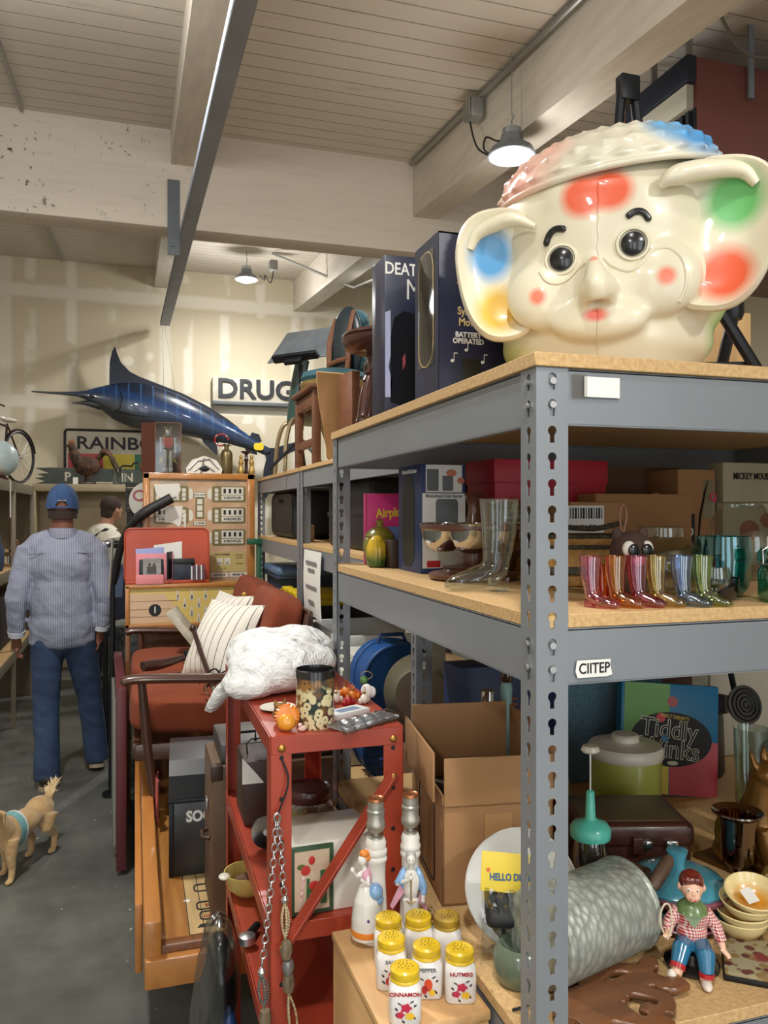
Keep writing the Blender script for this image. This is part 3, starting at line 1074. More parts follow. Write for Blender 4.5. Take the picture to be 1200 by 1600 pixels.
part('bar', MB().tube([(-.02, -.25, .012), (0, 0, .012), (.06, .22, .012)], .008, 8), m_red, t)
part('grip', MB().cyl((-.02, -.25, .014), (-.03, -.35, .014), .014, n=12), m_bar, t)
# totes and drawers on the lower boards
LOW = .7205
m_tote = mat('blue_tote_plastic', (52, 66, 92), .5)
m_totelid = mat('blue_lid_plastic', (84, 112, 146), .45)
m_yel = mat('yellow_plastic', (226, 196, 36), .45)
m_blkpl = mat('black_plastic', (22, 24, 26), .45)
t = thing('blue_storage_tote', 'dark blue plastic storage tote with pale blue lid below black suitcase', 'tote', (.96, 4.52, LOW))
part('tub', MB().lathe([(.9, 0), (.93, .02), (1.0, .56)], 4, Matrix.Rotation(PI / 4, 4, 'Z') @ Matrix.Diagonal((.30, .30, 1, 1))), m_tote, t)
part('lid', MB().box((0, 0, .585), (.47, .50, .05), .02, 3), m_totelid, t)
part('rim', MB().box((0, 0, .555), (.46, .48, .02), .006), m_tote, t)
t = thing('yellow_lid_tote', 'black storage tote with bright yellow snap lid behind the sofa back', 'tote', (.975, 4.0, LOW))
part('tub', MB().lathe([(.9, 0), (.92, .02), (1.0, .46)], 4, Matrix.Rotation(PI / 4, 4, 'Z') @ Matrix.Diagonal((.30, .33, 1, 1))), m_blkpl, t)
part('lid', MB().box((0, 0, .48), (.49, .52, .045), .02, 3), m_yel, t)
for y in (-.13, 0, .13):
    part('lid_clip', MB().box((-.215, y, .512), (.05, .07, .02), .005), m_yel, t)
part('lid_well_shade', MB().box((.03, 0, .503), (.3, .3, .004), .001), mat('yellow_shadowed', (190, 164, 40), .5), t)  # shade of the lid recess painted as a darker yellow plate
m_whpl = mat('white_plastic', (198, 200, 196), .5)
solo('white_box', MB().box((0, 0, .2), (.24, .1, .40), .006), m_whpl, 'narrow white plastic box squeezed beside the yellow lidded tote', 'box', (.86, 3.66, LOW))
t = thing('white_drawer_unit', 'white plastic drawer unit with open top drawer under the paper notice', 'drawers', (.99, 3.245, LOW))
part('carcass', MB().box((0, 0, .15), (.44, .52, .30), .01), m_whpl, t)
for k in range(2):
    d = part('drawer', MB().span((-.27 + .03 * k, -.24, .06 + .14 * k), (-.215, .24, .17 + .14 * k), .008), m_whpl, t)
part('open_tray', MB().span((-.25, -.26, .32), (-.23, .26, .43), .005).span((-.25, -.26, .32), (.2, -.24, .43), .005).span((-.25, .24, .32), (.2, .26, .43), .005).span((-.25, -.26, .31), (.2, .26, .325), .003), m_whpl, t)
# blue rounded suitcase, silver platter, papers
m_bluecase = mat('blue_luggage', (28, 78, 138), .4, bump=.0008, bs=200)
t = thing('blue_train_case', 'bright blue rounded suitcase standing on end behind the red cart', 'suitcase', (.85, 2.64, LOW))
mb = MB().prism(rrect(.25, .46, .115, 10), -.09, .09, T(0, 0, .231, rx=90))
part('shell', mb, m_bluecase, t, angle=60)
for y in (-.094, .03):
    part('edge_bead', MB().tube([(x, y, z + .231) for x, z in rrect(.252, .462, .115, 10)], .006, 8, closed=True), m_bluecase, t)
part('handle', MB().tube([(-.05, 0, .46), (-.04, 0, .485), (.04, 0, .485), (.05, 0, .46)], .007, 8), mat('blue_handle', (24, 54, 96), .5), t)
solo('brown_carton', MB().box((0, 0, .11), (.22, .14, .22), .004), m_kraftdk, 'brown carton under the round metal platter behind grey post', 'box', (.86, 2.2, LOW))
t = thing('metal_platter', 'round dull metal platter leaning on edge against the blue suitcase', 'platter', (.83, 2.25, .941))
part('dish', MB().lathe([(.001, .012), (.09, .008), (.10, .0), (.132, -.008), (.135, -.004), (.10, .006), (.09, .015), (.001, .018)], 40, T(0, 0, .134, rx=8, rz=0) @ T(rz=-38) @ T(rx=90)), mat('dull_pewter', (150, 146, 132), .38, .8), t)
m_paperst = mat('stacked_paper', (200, 198, 188), .7)
for k in range(4):
    solo('paper_folder', MB().box((0, 0, .01), (.22, .18, .018), .002), m_paperst, ['lowest white folder in the pile beside the blue suitcase', 'second white folder up in the pile beside the blue suitcase', 'third white folder up in the pile beside the blue suitcase', 'topmost white folder of the pile beside the blue suitcase'][k], 'folder', (.83 + .006 * k, 2.86, 1.04 + .0195 * k - .0), rz=3 * k - 5, group='white folders beside the blue suitcase')
solo('storage_carton', MB().box((0, 0, .16), (.26, .19, .318), .005), m_whpl, 'white storage box below the pile of white folders', 'box', (.84, 2.86, LOW))
# wire basket low down
t = thing('wire_basket', 'black wire basket with blue printed packet seen through the red cart', 'basket', (.82, 2.46, LOW))
mb = MB()
for k in range(9):
    x = -.1 + .2 * k / 8
    mb.cyl((x, -.1, 0), (x, -.1, .14), .0016, n=5)
for z in (.003, .03, .06, .09, .115, .14):
    mb.tube([(-.1, -.1, z), (.1, -.1, z), (.1, .03, z), (-.1, .03, z)], .0016 if z < .13 else .003, 5, closed=True)
part('wire_mesh', mb, m_bar, t)
part('packet', MB().box((0, -.055, .075), (.17, .03, .12), .004), mat('navy_packet', (30, 40, 84), .4), t)
part('lettering', MB().text('Fireball', .045, facing_front(0, -.0765, .095), sx=.9, bold=.001), mat('pink_red_ink', (196, 52, 60), .5), t)
# ---------------------------------------------------------------- middle shelf of the near unit
M1 = 1.5005
m_clear = glass('clear_glass', (232, 238, 236), .07, .02)
m_dkw = mat('dark_turned_wood', (78, 42, 30), .32, var=.5, vs=7, c2=(112, 64, 42), stretch=(3, 3, .8), coat=.3)
m_chrome = mat('polished_steel', (200, 200, 200), .12, 1)
m_navyp = mat('navy_print', (32, 52, 96), .45)
m_whp = mat('white_print', (214, 214, 210), .45)
m_greyp = mat('grey_print', (92, 96, 100), .5)
m_magenta = mat('magenta_print', (206, 46, 120), .45)

# pink board game box
t = thing('board_game_box', 'pink game box with yellow lettering standing behind the green pot', 'game box', (.555, 1.918, M1))
part('carton', MB().box((.075, .02, .088), (.15, .04, .176), .002), m_magenta, t)
part('printed_sky', MB().box((.085, -.0005, .07), (.125, .001, .045), 0), mat('pale_blue_print', (106, 136, 190), .5), t)
part('printed_base', MB().box((.075, -.0005, .022), (.147, .001, .045), 0), mat('pale_pink_print', (222, 168, 190), .5), t)
part('lettering', MB().text('Airplane', .031, facing_front(.066, -.0012, .128) @ T(rz=4), sx=.85, bold=.001), mat('yellow_ink', (228, 190, 54), .5), t)
# covered pot and corn shaker
m_olive = mat('olive_glaze', (132, 122, 46), .25, coat=.5, var=.4, vs=14, c2=(88, 96, 34))
t = thing('covered_pot', 'olive green glazed lidded pot behind the corn shaker', 'pot', (.572, 1.872, M1))
t.scale = (.72, .72, .95)
part('pot', MB().lathe([(.03, 0), (.045, .006), (.056, .04), (.056, .06), (.05, .072), (.048, .074)], 28), m_olive, t)
part('lid', MB().lathe([(.052, .074), (.046, .082), (.03, .094), (.012, .1), (.01, .105), (.014, .113), (.001, .12)], 28), m_olive, t)
m_corn = patches('corn_glaze', (208, 172, 44), [((0, 0, -.005), (.04, .04, .045), (60, 92, 36), .25)], r=.25, coat=.5)
solo('corn_shaker', MB().lathe([(.016, 0), (.022, .004), (.0245, .02), (.024, .045), (.019, .062), (.01, .072), (.001, .075)], 40, flute=lambda a, z: 1 + .05 * math.cos(a * 13)), m_corn, 'small yellow and green corn cob shaker beside the coin sorter box', 'shaker', (.543, 1.80, M1), angle=80)
solo('wooden_block', MB().box((0, 0, .032), (.028, .05, .064), .003), mat('dark_block', (54, 36, 26), .5), 'small dark wooden block between corn shaker and coin sorter box', 'block', (.575, 1.775, M1))
# coin sorter carton
t = thing('coin_sorter_box', 'blue and white coin sorter carton on the middle shelf', 'box', (.572, 1.576, M1))
part('carton', MB().box((.05, .075, .115), (.10, .15, .23), .0015), m_navyp, t)
part('front_print', MB().box((.0515, -.0004, .09), (.097, .0008, .158), 0).box((.0515, -.0004, .20), (.082, .0008, .058), 0), m_whp, t)
mb = MB().lathe([(.024, .09), (.026, .1), (.026, .15), (.022, .157)], 20, T(.058, -.0006, .0, s=(1, .05, 1)))
mb.lathe([(.013, .174), (.014, .18), (.014, .22)], 16, T(.026, -.0006, 0, s=(1, .05, 1))).lathe([(.012, .174), (.013, .18), (.013, .206)], 16, T(.06, -.0006, 0, s=(1, .05, 1)))
part('printed_sorter', mb, m_greyp, t)
part('printed_hand', MB().ell((.068, -.0008, .212), (.012, .0006, .008), 12, 6).ell((.09, -.0008, .196), (.009, .0006, .007), 12, 6), mat('skin_print', (186, 112, 84), .5), t)
part('title', MB().text('Motorized Coin Sorter', .0095, facing_front(.052, -.0012, .163), sx=.95, bold=.0002), m_greyp, t)
part('printed_strap', MB().prism([(.03, .03), (.03, .17), (.05, .21), (.09, .21), (.11, .17), (.11, .03), (.08, .01), (.05, .01)], 0, .0006, facing_left(-.0002, .15, 0)), m_blkpl, t)
part('side_title', MB().text('Motorized Coin Sorter', .012, facing_left(-.0006, .075, .217), sx=.85, bold=.0002), m_whp, t)
part('logo', MB().box((.028, -.0008, .02), (.03, .001, .014)), mat('red_logo', (176, 34, 40), .5), t)
# wooden lazy susan with hanging steel bowls
t = thing('wooden_server', 'dark wooden two tier server with hanging steel bowls and turned handle', 'server', (.625, 1.425, M1))
part('base', MB().lathe([(.075, 0), (.086, .003), (.088, .010), (.08, .014), (.06, .015), (.058, .02), (.062, .024), (.03, .028), (.001, .029)], 40), m_dkw, t)
part('post', MB().lathe([(.02, .028), (.024, .04), (.017, .06), (.014, .085), (.018, .095)], 24), m_dkw, t)
part('tray', MB().lathe([(.03, .094), (.098, .094), (.103, .098), (.103, .103), (.098, .106), (.001, .106)], 44), m_dkw, t)
part('handle', MB().lathe([(.016, .106), (.011, .125), (.010, .14), (.015, .158), (.019, .163), (.016, .168), (.001, .169)], 24), m_dkw, t)
for a in (-25, 65, 155, 245):
    c, s_ = math.cos(math.radians(a)), math.sin(math.radians(a))
    part('bowl', MB().lathe([(.001, .052), (.02, .054), (.033, .064), (.041, .08), (.044, .1), (.047, .108), (.044, .109), (.04, .09)], 28, T(.058 * c, .058 * s_, 0)), m_chrome, t)
# glass boot vase behind the post
def boot(h, seg=20, shaft=.028):
    """drinking boot: rings follow the shaft, heel and foot; toe along +x"""
    mb = MB()
    sc = h / .068
    rings = []
    for z, r, x in ((.068, .0148, 0), (.060, .0142, 0), (.045, .0132, 0), (.030, .0112, .001), (.022, .0102, .002)):
        rings.append([(x + r * math.cos(a), r * math.sin(a), z) for a in [2 * PI * k / seg for k in range(seg)]])
    for f, cx, cz, rx, rz in ((.25, .004, .016, .0115, .011), (.5, .012, .011, .012, .0105), (.7, .020, .0085, .0115, .0085), (.88, .029, .0068, .011, .0066), (1, .036, .0055, .0085, .005), (1.1, .0405, .0045, .003, .002)):
        ang = f * 1.45
        u = V((math.cos(PI / 2 - ang + PI / 2), 0, math.sin(PI / 2 - ang + PI / 2)))
        u = V((math.cos(ang), 0, math.sin(ang)))
        rings.append([tuple(V((cx, 0, cz)) + u * (rz * 1.0) * math.cos(a) + V((0, rx, 0)) * math.sin(a)) for a in [2 * PI * k / seg for k in range(seg)]])
    vs = [tuple(c * sc for c in p) for r in rings for p in r]
    fs = []
    for i in range(len(rings) - 1):
        for k in range(seg):
            l = (k + 1) % seg
            fs.append((i * seg + k, i * seg + l, (i + 1) * seg + l, (i + 1) * seg + k))
    fs.append(tuple((len(rings) - 1) * seg + k for k in range(seg)))
    mb.add(vs, fs)
    mb.tube([(0.0148 * sc * math.cos(2 * PI * k / seg), .0148 * sc * math.sin(2 * PI * k / seg), h) for k in range(seg)], .0007 * sc, 6, closed=True)
    mb.prism([(x * sc, y * sc) for x, y in [(-.0065, -.0055), (.005, -.0065), (.008, 0), (.005, .0065), (-.0065, .0055)]], 0, .010 * sc)
    return mb


solo('glass_boot_vase', boot(.15, 24), m_clear, 'tall clear glass boot standing just left of the front post', 'glass boot', (.572, 1.20, M1), rz=165, angle=70)
# red gift box on its carton
m_redbox = mat('crimson_paper', (172, 30, 52), .5)
t = thing('red_gift_box', 'crimson red lidded box on top of the brown label carton', 'box', (.751, 1.60, 1.652))
part('box_base', MB().span((.003, .003, 0), (.283, .157, .07), .002), m_redbox, t)
part('lid', MB().span((0, 0, .042), (.286, .16, .095), .002), m_redbox, t)
t = thing('label_carton', 'brown carton with green and cream fruit label under the red box', 'box', (.72, 1.61, M1))
part('carton', MB().span((0, 0, 0), (.20, .17, .15), .002), m_kraftdk, t)
part('label_panel', MB().box((.082, -.0005, .09), (.11, .001, .09)), mat('dull_label', (120, 112, 92), .6), t)
part('lettering', MB().text('GRIMMWAY', .018, facing_front(.086, -.0016, .092), bold=.0004).text('Baby Carrots', .010, facing_front(.086, -.0016, .118)).text('Fresh Farms', .012, facing_front(.088, -.0016, .062)), m_paperst, t)
part('lower_card', MB().prism([(.08, 0), (.16, 0), (.15, .03), (.11, .045), (.085, .03)], 0, .01, facing_front(0, -.012, 0)), mat('ochre_print', (150, 102, 36), .6), t)
t = thing('bag_carton', 'kraft carton with white printed label lying under the red box right end', 'box', (.836, 1.425, M1))
part('carton', MB().span((0, 0, 0), (.125, .15, .15), .002), m_kraft, t)
part('label_panel', MB().box((.035, -.0005, .115), (.085, .001, .055)), m_whp, t)
part('lettering', MB().text('BAGS', .014, facing_front(.04, -.0016, .098), bold=.0003), m_ink, t)
mb = MB()
for k in range(13):
    mb.box((.0 + k * .006, -.0015, .127), (.0015 + .0014 * (k % 3), .001, .022))
part('barcode', mb, m_ink, t)
solo('wooden_skewer', MB().tube([(0, 0, 0), (.105, -.02, .018)], .002, 6), m_plank, 'thin wooden stick lying across the carton right of the red box', 'stick', (1.043, 1.585, 1.655))
# cartons at the back right
solo('brown_carton', MB().box((0, 0, .085), (.25, .14, .17), .002), m_kraft, 'large plain tan carton behind the clear round jar', 'box', (1.085, 1.60, M1), angle=30)
solo('brown_carton', MB().box((0, 0, .12), (.30, .12, .24), .002), mat('dark_brown_card', (92, 64, 42), .8), 'dark brown carton standing tall behind the plain tan carton', 'box', (1.16, 1.76, M1))  # dark brown is the carton's own card colour
t = thing('taped_carton', 'tall taped kraft carton with black curved print beside the cream game box', 'box', (1.215, 1.585, M1))
part('carton', MB().span((0, 0, 0), (.105, .14, .23), .002), m_kraft, t)
part('tape_strip', MB().box((.085, -.0006, .16), (.03, .001, .09)), m_clear, t)
part('black_label', MB().box((.024, -.0006, .075), (.045, .001, .10)), m_ink, t)
part('label_ring', MB().tube([(.03 + .01 * math.cos(2 * PI * k / 20), -.0014, .083 + .01 * math.sin(2 * PI * k / 20)) for k in range(20)], .002, 6, closed=True), m_paper, t)
part('printed_curve', MB().tube([(.055, -.001, .05), (.06, -.001, .12), (.072, -.001, .17), (.084, -.001, .205)], [.003, .006, .005, .001], 6, flat=.2), m_ink, t)
part('pink_stamp', MB().text('Q', .025, facing_front(.098, -.0014, .165), bold=.001), mat('pink_ink', (196, 52, 96), .5), t)
m_cream = mat('aged_cream_card', (176, 170, 140), .6, var=.25, vs=6)
t = thing('club_game_box', 'aged cream box with black title and clear jar in front, shelf right end', 'game box', (1.34, 1.58, M1))
part('carton', MB().span((-.002, 0, 0), (.24, .05, .248), .002), m_cream, t)
part('lettering', MB().text('MICKEY MOUSE CLUB', .022, facing_front(.105, -.0006, .215), sx=.72, bold=.0006), m_ink, t)
part('printed_patch', MB().ell((.075, -.0002, .085), (.03, .0006, .025), 14, 6).ell((.14, -.0002, .11), (.035, .0006, .02), 14, 6), mat('faded_red_print', (140, 78, 66), .6), t)

# wicker basket box with dark braid
m_wick = mat('golden_wicker', (186, 140, 76), .7, var=.6, vs=90, c2=(110, 74, 36), bump=.003, bs=120)
m_braid = mat('dark_braid', (42, 44, 40), .8, var=.5, vs=120, c2=(120, 110, 80), bump=.003, bs=150)
t = thing('wicker_box', 'golden wicker lidded box with dark braided bands behind the small glass boots', 'basket', (.745, 1.215, M1), rz=-14)
part('basket', MB().box((0, .05, .035), (.14, .10, .07), .006), m_wick, t)
part('lid', MB().box((0, .05, .079), (.15, .11, .018), .007), m_wick, t)
for z in (.028, .069, .087):
    part('braid', MB().box((0, .05, z), (.154, .114, .007 if z > .05 else .014), .003), m_braid, t)
solo('braided_strap', MB().tube(spline([(-.08, 0, 0), (-.03, .01, .006), (.03, -.01, .004), (.085, 0, .014)], 5), .005, 8), m_braid, 'dark braided strap lying across the wicker box lid', 'strap', (.755, 1.265, M1 + .096), rz=-10)
# little masked animal ornament
m_fur = mat('brown_fur', (70, 48, 38), .8, var=.4, vs=60)
t = thing('raccoon_ornament', 'small brown and white raccoon ornament peeking over the glass boots', 'ornament', (.726, 1.06, M1))
t.scale = (1.3, 1.3, 1.4)
part('head', MB().ell((0, 0, .05), (.026, .02, .022)).ell((0, .003, .022), (.024, .02, .024)).ell((-.018, 0, .068), (.007, .004, .008)).ell((.018, 0, .068), (.007, .004, .008)), m_fur, t)
part('mask', MB().ell((-.012, -.015, .053), (.0085, .005, .0085)).ell((.012, -.015, .053), (.0085, .005, .0085)).ell((0, -.018, .04), (.009, .006, .006)), mat('white_fur', (216, 210, 200), .8), t)
for x in (-.009, .009):
    part('eye', MB().ell((x, -.0205, .051), (.0074, .003, .0074)), m_blk, t)
part('hanging_loop', MB().tube(spline([(-.012, 0, .07), (-.014, 0, .092), (-.009, 0, .10), (-.005, 0, .09), (-.009, 0, .07)], 5), .0015, 6), m_walnut, t)

# seven small lustre boots
tints = [('pink', (240, 184, 204)), ('amber', (244, 190, 110)), ('rose', (226, 156, 184)), ('straw', (240, 224, 164)), ('blue', (188, 210, 238)), ('olive', (214, 224, 166))]
pos = [(.593, .958), (.628, .952), (.659, .948), (.688, .945), (.722, .934), (.752, .930)]
for i, ((nm, c), (x, y)) in enumerate(zip(tints, pos)):
    solo('glass_boot', boot(.069, 24), glass('lustre_' + nm, c, .16, .05), 'small %s tinted glass boot in the row behind the front post' % nm, 'glass boot', (x, y, M1), rz=-52, group='small tinted glass boots', angle=70)
# amber votive beside them
solo('amber_tumbler', MB().lathe([(.012, 0), (.0125, .03), (.0135, .055), (.0125, .055), (.0115, .03), (.011, .003)], 24), glass('amber_glass', (236, 150, 40), .1, .05), 'narrow amber glass tumbler squeezed between pink and amber boots', 'glass', (.628, .985, M1))
# round clear jar, teal vase, goblet, preserving jar
t = thing('round_glass_jar', 'large clear round glass jar with wide neck behind the small boots', 'jar', (.812, 1.10, M1))
part('jar', MB().lathe([(.001, .003), (.04, .003), (.052, .012), (.060, .035), (.058, .06), (.046, .082), (.034, .09), (.033, .104), (.036, .106), (.0335, .107)], 40), m_clear, t)
m_tealg = glass('teal_glass', (130, 204, 212), .12, .03)
solo('teal_glass_vase', MB().lathe([(.001, .004), (.028, .004), (.036, .012), (.041, .03), (.0425, .06), (.039, .092), (.0375, .092), (.041, .06), (.0395, .03), (.034, .014), (.001, .008)], 40), m_tealg, 'tall teal blue glass vase behind the small stemmed goblet', 'vase', (.868, 1.025, M1))
solo('cobalt_glass_dish', MB().lathe([(.001, .002), (.024, .002), (.03, .012), (.031, .034), (.0295, .034), (.028, .012), (.001, .006)], 32), glass('cobalt_glass', (24, 44, 122), .1, .04), 'low cobalt blue glass dish behind the stemmed goblet', 'glass', (.815, .975, M1))
solo('stemmed_goblet', MB().lathe([(.017, .0005), (.016, .002), (.004, .005), (.0035, .018), (.008, .021), (.018, .028), (.0215, .038), (.019, .052), (.0185, .052), (.0205, .038), (.017, .03), (.001, .024)], 36), m_clear, 'small clear stemmed goblet at the shelf front edge', 'glass', (.778, .935, M1))
t = thing('preserving_jar', 'green glass preserving jar with clamped lid at right edge of shelf', 'jar', (.895, .932, M1))
m_green_g = glass('green_glass', (120, 200, 180), .14, .04)
part('jar', MB().lathe([(.001, .004), (.03, .003), (.034, .008), (.034, .044), (.031, .05), (.030, .056), (.033, .058)], 40), m_green_g, t)
part('lid', MB().lathe([(.034, .058), (.035, .063), (.035, .07), (.03, .077), (.001, .080)], 40), m_green_g, t)
part('wire_clamp', MB().tube([(.036 * math.cos(2 * PI * k / 24), .036 * math.sin(2 * PI * k / 24), .055) for k in range(24)], .0012, 6, closed=True).tube([(-.036, 0, .055), (-.037, 0, .075), (-.02, 0, .083), (.02, 0, .083), (.037, 0, .075), (.036, 0, .055)], .0012, 6), m_zinc, t)
t = thing('glass_jug', 'big clear glass jar standing in front of the cream game box', 'jar', (1.12, 1.27, M1))
part('jar', MB().lathe([(.001, .003), (.05, .003), (.062, .02), (.066, .07), (.06, .11), (.045, .13), (.044, .145), (.047, .147), (.044, .149)], 36), m_clear, t)
part('paper_tag', MB().box((.015, -.066, .07), (.035, .001, .028)), m_paper, t)
m_wht = mat('painted_white', (224, 218, 204), .3, coat=.4)
# ---------------------------------------------------------------- lower shelf of the near unit, right of the front post
L1 = .9505
# hammered bucket on its side
t_ = NT('hammered_aluminium')
t_.pr(.48, .55)
v_ = t_.n('ShaderNodeTexVoronoi')
v_.inputs['Scale'].default_value = 95
t_.l(t_.scale((1, 1, .55)), v_.inputs['Vector'])
t_.base(t_.mix(t_.ramp(v_.outputs['Distance'], 0, .7), lin((196, 200, 188)), lin((156, 162, 152))))
t_.bump(v_.outputs['Distance'], .003, .7)
m_ham = t_.m
t = thing('hammered_bucket', 'hammered aluminium bucket lying on its side right of the front post', 'bucket', (.64, 1.053, L1 + .0698))
A = T(rz=17) @ T(ry=90)
part('drum', MB().lathe([(.001, -.1), (.06, -.1), (.067, -.096), (.068, -.09), (.068, .088), (.066, .096), (.058, .1), (.001, .1)], 48, A), m_ham, t)
part('rim', MB().lathe([(.0675, .085), (.0695, .088), (.0695, .094), (.0665, .097)], 48, A), m_ham, t)
solo('wooden_rod', MB().lathe([(.007, -.034), (.010, -.026), (.0115, .0), (.010, .026), (.007, .034)], 16, T(rz=28) @ T(ry=66)), mat('grey_brown_wood', (98, 74, 56), .6, var=.4, vs=20), 'short weathered wooden rod resting behind the hammered bucket', 'rod', (.79, 1.072, 1.062))
solo('rolling_pin_block', MB().box((0, 0, .05), (.05, .04, .098), .004), mat('dim_wood', (70, 46, 32), .6), 'small dark wooden block hidden behind the hammered bucket', 'block', (.775, 1.125, L1), rz=20)

# carved bracket
m_carve = mat('carved_oak', (112, 70, 40), .35, var=.5, vs=10, c2=(74, 42, 24), coat=.35, stretch=(1, 5, 1))
mb = MB()


def bar(pts, r, z=.012):
    mb.tube(spline([(x, y, z) for x, y in pts], 5), r, 10, flat=.62)


bar([(.545, .925), (.565, .955), (.60, .965), (.64, .962)], .026)
bar([(.55, .915), (.59, .925), (.625, .93)], .020)
bar([(.60, .985), (.63, 1.003), (.665, 1.015), (.70, .995)], .013)
bar([(.635, .955), (.66, .975), (.70, .972), (.715, .955), (.742, .957)], .016)
bar([(.70, .985), (.72, 1.01), (.735, 1.005)], .013)
bar([(.62, .93), (.628, .9), (.645, .892), (.66, .905), (.655, .925)], .012)
bar([(.655, .965), (.68, .945), (.69, .925), (.672, .903)], .013)
bar([(.60, .915), (.64, .885), (.67, .884)], .010)
bar([(.645, .912), (.652, .918), (.648, .924)], .008)
solo('carved_bracket', blob(mb, .0022, 3, disp=lambda p: V((p.x, p.y, max(0, min(p.z, .0165 + (p.z - .0165) * .12))))), m_carve, 'carved scrolled oak bracket lying at the front edge of the lower shelf', 'wood carving', (0, 0, L1 + .0015))

# seated boy figurine on a round black base (a plain painted boy)
t = thing('boy_figurine', 'glazed seated boy figurine with checked shirt, blue trousers and green neckerchief', 'figurine', (.797, 1.008, L1), rz=-30)
part('base', MB().lathe([(.036, 0), (.04, .002), (.04, .006), (.036, .008), (.026, .012), (.024, .026), (.001, .027)], 32), m_blk, t)
m_skin = mat('glazed_skin', (226, 178, 150), .25, coat=.5)
mb = MB()
mb.ell((0, 0, .118), (.0165, .017, .0205)).ell((0, -.014, .110), (.011, .008, .009)).ell((0, -.0195, .1155), (.0028, .004, .003))
mb.ell((-.0175, .001, .117), (.003, .004, .006)).ell((.0175, .001, .117), (.003, .004, .006))
mb.tube([(0, 0, .10), (0, .002, .085)], .008, 12)
mb.tube([(0, .003, .09), (0, .003, .03)], [.016, .018], 14)
mb.tube([(-.02, .002, .082), (-.033, -.006, .062), (-.036, -.022, .054)], [.008, .007, .0055], 10)
mb.tube([(.02, .002, .082), (.034, .002, .06), (.042, -.010, .036)], [.008, .007, .0055], 10)
for s_, hx, hy, hz, dx, dy, dz in ((-1, -.037, -.025, .054, -.5, -.7, .2), (1, .043, -.013, .033, .55, -.6, -.35)):
    d = V((dx, dy, dz)).normalized()
    mb.ell((hx, hy, hz), (.005, .005, .004))
    for k in range(4):
        side = V((.6 * s_, .1, .3)) * (.0024 * (k - 1.5))
        p = V((hx, hy, hz)) + side
        mb.tube([p, p + d * (.007 + .001 * (k % 2)), p + d * .011 + V((0, 0, -.002))], [.0017, .0015, .0011], 6)
    mb.tube([V((hx, hy, hz)), V((hx - s_ * .006, hy - .004, hz + .003))], [.0018, .0013], 6)
mb.tube([(-.008, -.004, .034), (-.02, -.036, .036), (-.03, -.058, .014)], [.012, .011, .008], 12)
mb.tube([(.010, -.004, .034), (.013, -.042, .032), (.012, -.05, .004)], [.012, .011, .008], 12)
part('body', blob(mb, .0013, 4), m_skin, t)
t2 = NT('checked_shirt')
t2.pr(.3)
xyz2 = t2.xyz()
fa = t2.math('GREATER_THAN', t2.math('FRACT', t2.math('MULTIPLY', t2.math('ADD', xyz2[0], xyz2[1]), 230)), .5)
fb = t2.math('GREATER_THAN', t2.math('FRACT', t2.math('MULTIPLY', xyz2[2], 230)), .45)
t2.base(t2.mix(t2.math('MULTIPLY', t2.math('ADD', fa, fb), .5), lin((222, 208, 200)), lin((176, 34, 36))))
mb = MB().ell((0, .003, .072), (.0235, .0205, .024)).ell((0, .003, .052), (.023, .0215, .024))
mb.tube([(-.018, .002, .082), (-.033, -.005, .064), (-.036, -.017, .056)], [.0105, .0095, .008], 12)
mb.tube([(.018, .002, .082), (.034, .002, .062), (.041, -.006, .043)], [.0105, .0095, .008], 12)
part('shirt', blob(mb, .0014, 3), t2.m, t)
m_jean = mat('glazed_blue', (38, 104, 138), .22, coat=.6)
mb = MB().ell((0, .0, .036), (.021, .018, .017))
mb.tube([(-.009, -.002, .035), (-.019, -.034, .040), (-.026, -.050, .024)], [.0145, .0135, .0105], 14)
mb.tube([(.010, -.002, .035), (.014, -.040, .037), (.0135, -.048, .016)], [.0145, .0135, .0105], 14)
part('trousers', blob(mb, .0014, 3), m_jean, t)
m_redgl = mat('glazed_red', (170, 28, 36), .25, coat=.5)
part('cuff', MB().tube([(-.0255, -.049, .026), (-.0275, -.053, .021)], .0112, 14), m_redgl, t)
part('cuff', MB().tube([(.0135, -.0478, .018), (.013, -.0485, .012)], .0112, 14), m_redgl, t)
m_shoe = mat('glazed_white_shoe', (218, 206, 192), .3, coat=.4)
part('shoe', MB().ell((-.036, -.064, .013), (.0075, .0075, .0125), M=T(rz=0)), m_shoe, t)
part('shoe', MB().ell((.012, -.059, .0055), (.0075, .014, .006)), m_shoe, t)
mb = MB().ell((0, .003, .1245), (.0182, .0182, .018)).ell((-.006, -.011, .133), (.010, .007, .006)).ell((.006, -.012, .1335), (.007, .006, .005))
part('hair', blob(mb, .0013, 3), mat('glazed_auburn', (98, 36, 26), .2, coat=.7), t)
m_scarf = mat('glazed_green', (98, 120, 72), .3, coat=.4)
mb = MB().lathe([(.0235, .083), (.020, .091), (.013, .097), (.010, .10)], 24).add([(-.016, -.018, .086), (.016, -.018, .086), (0, -.024, .067), (-.016, -.012, .086), (.016, -.012, .086), (0, -.017, .067)], [(0, 1, 2), (5, 4, 3), (0, 2, 5, 3), (1, 4, 5, 2)])
part('neckerchief', mb, m_scarf, t)
for x in (-.0062, .0062):
    part('eye', MB().ell((x, -.0162, .1195), (.0022, .0014, .0026), 12, 8), m_wht, t)
    part('pupil', MB().ell((x - .0004, -.0174, .1193), (.0011, .0007, .0013), 10, 6), m_blk, t)
part('smile', MB().tube(spline([(-.006, -.0195, .1085), (0, -.0222, .1062), (.006, -.0195, .1085)], 5), .0009, 6), m_redgl, t)
part('lasso', MB().tube(spline([(-.040, -.028, .05), (-.048, -.028, .075), (-.043, -.024, .096), (-.034, -.022, .096), (-.031, -.026, .07), (-.038, -.030, .05)], 6), .0014, 6), mat('pale_cord', (206, 190, 164), .5), t)

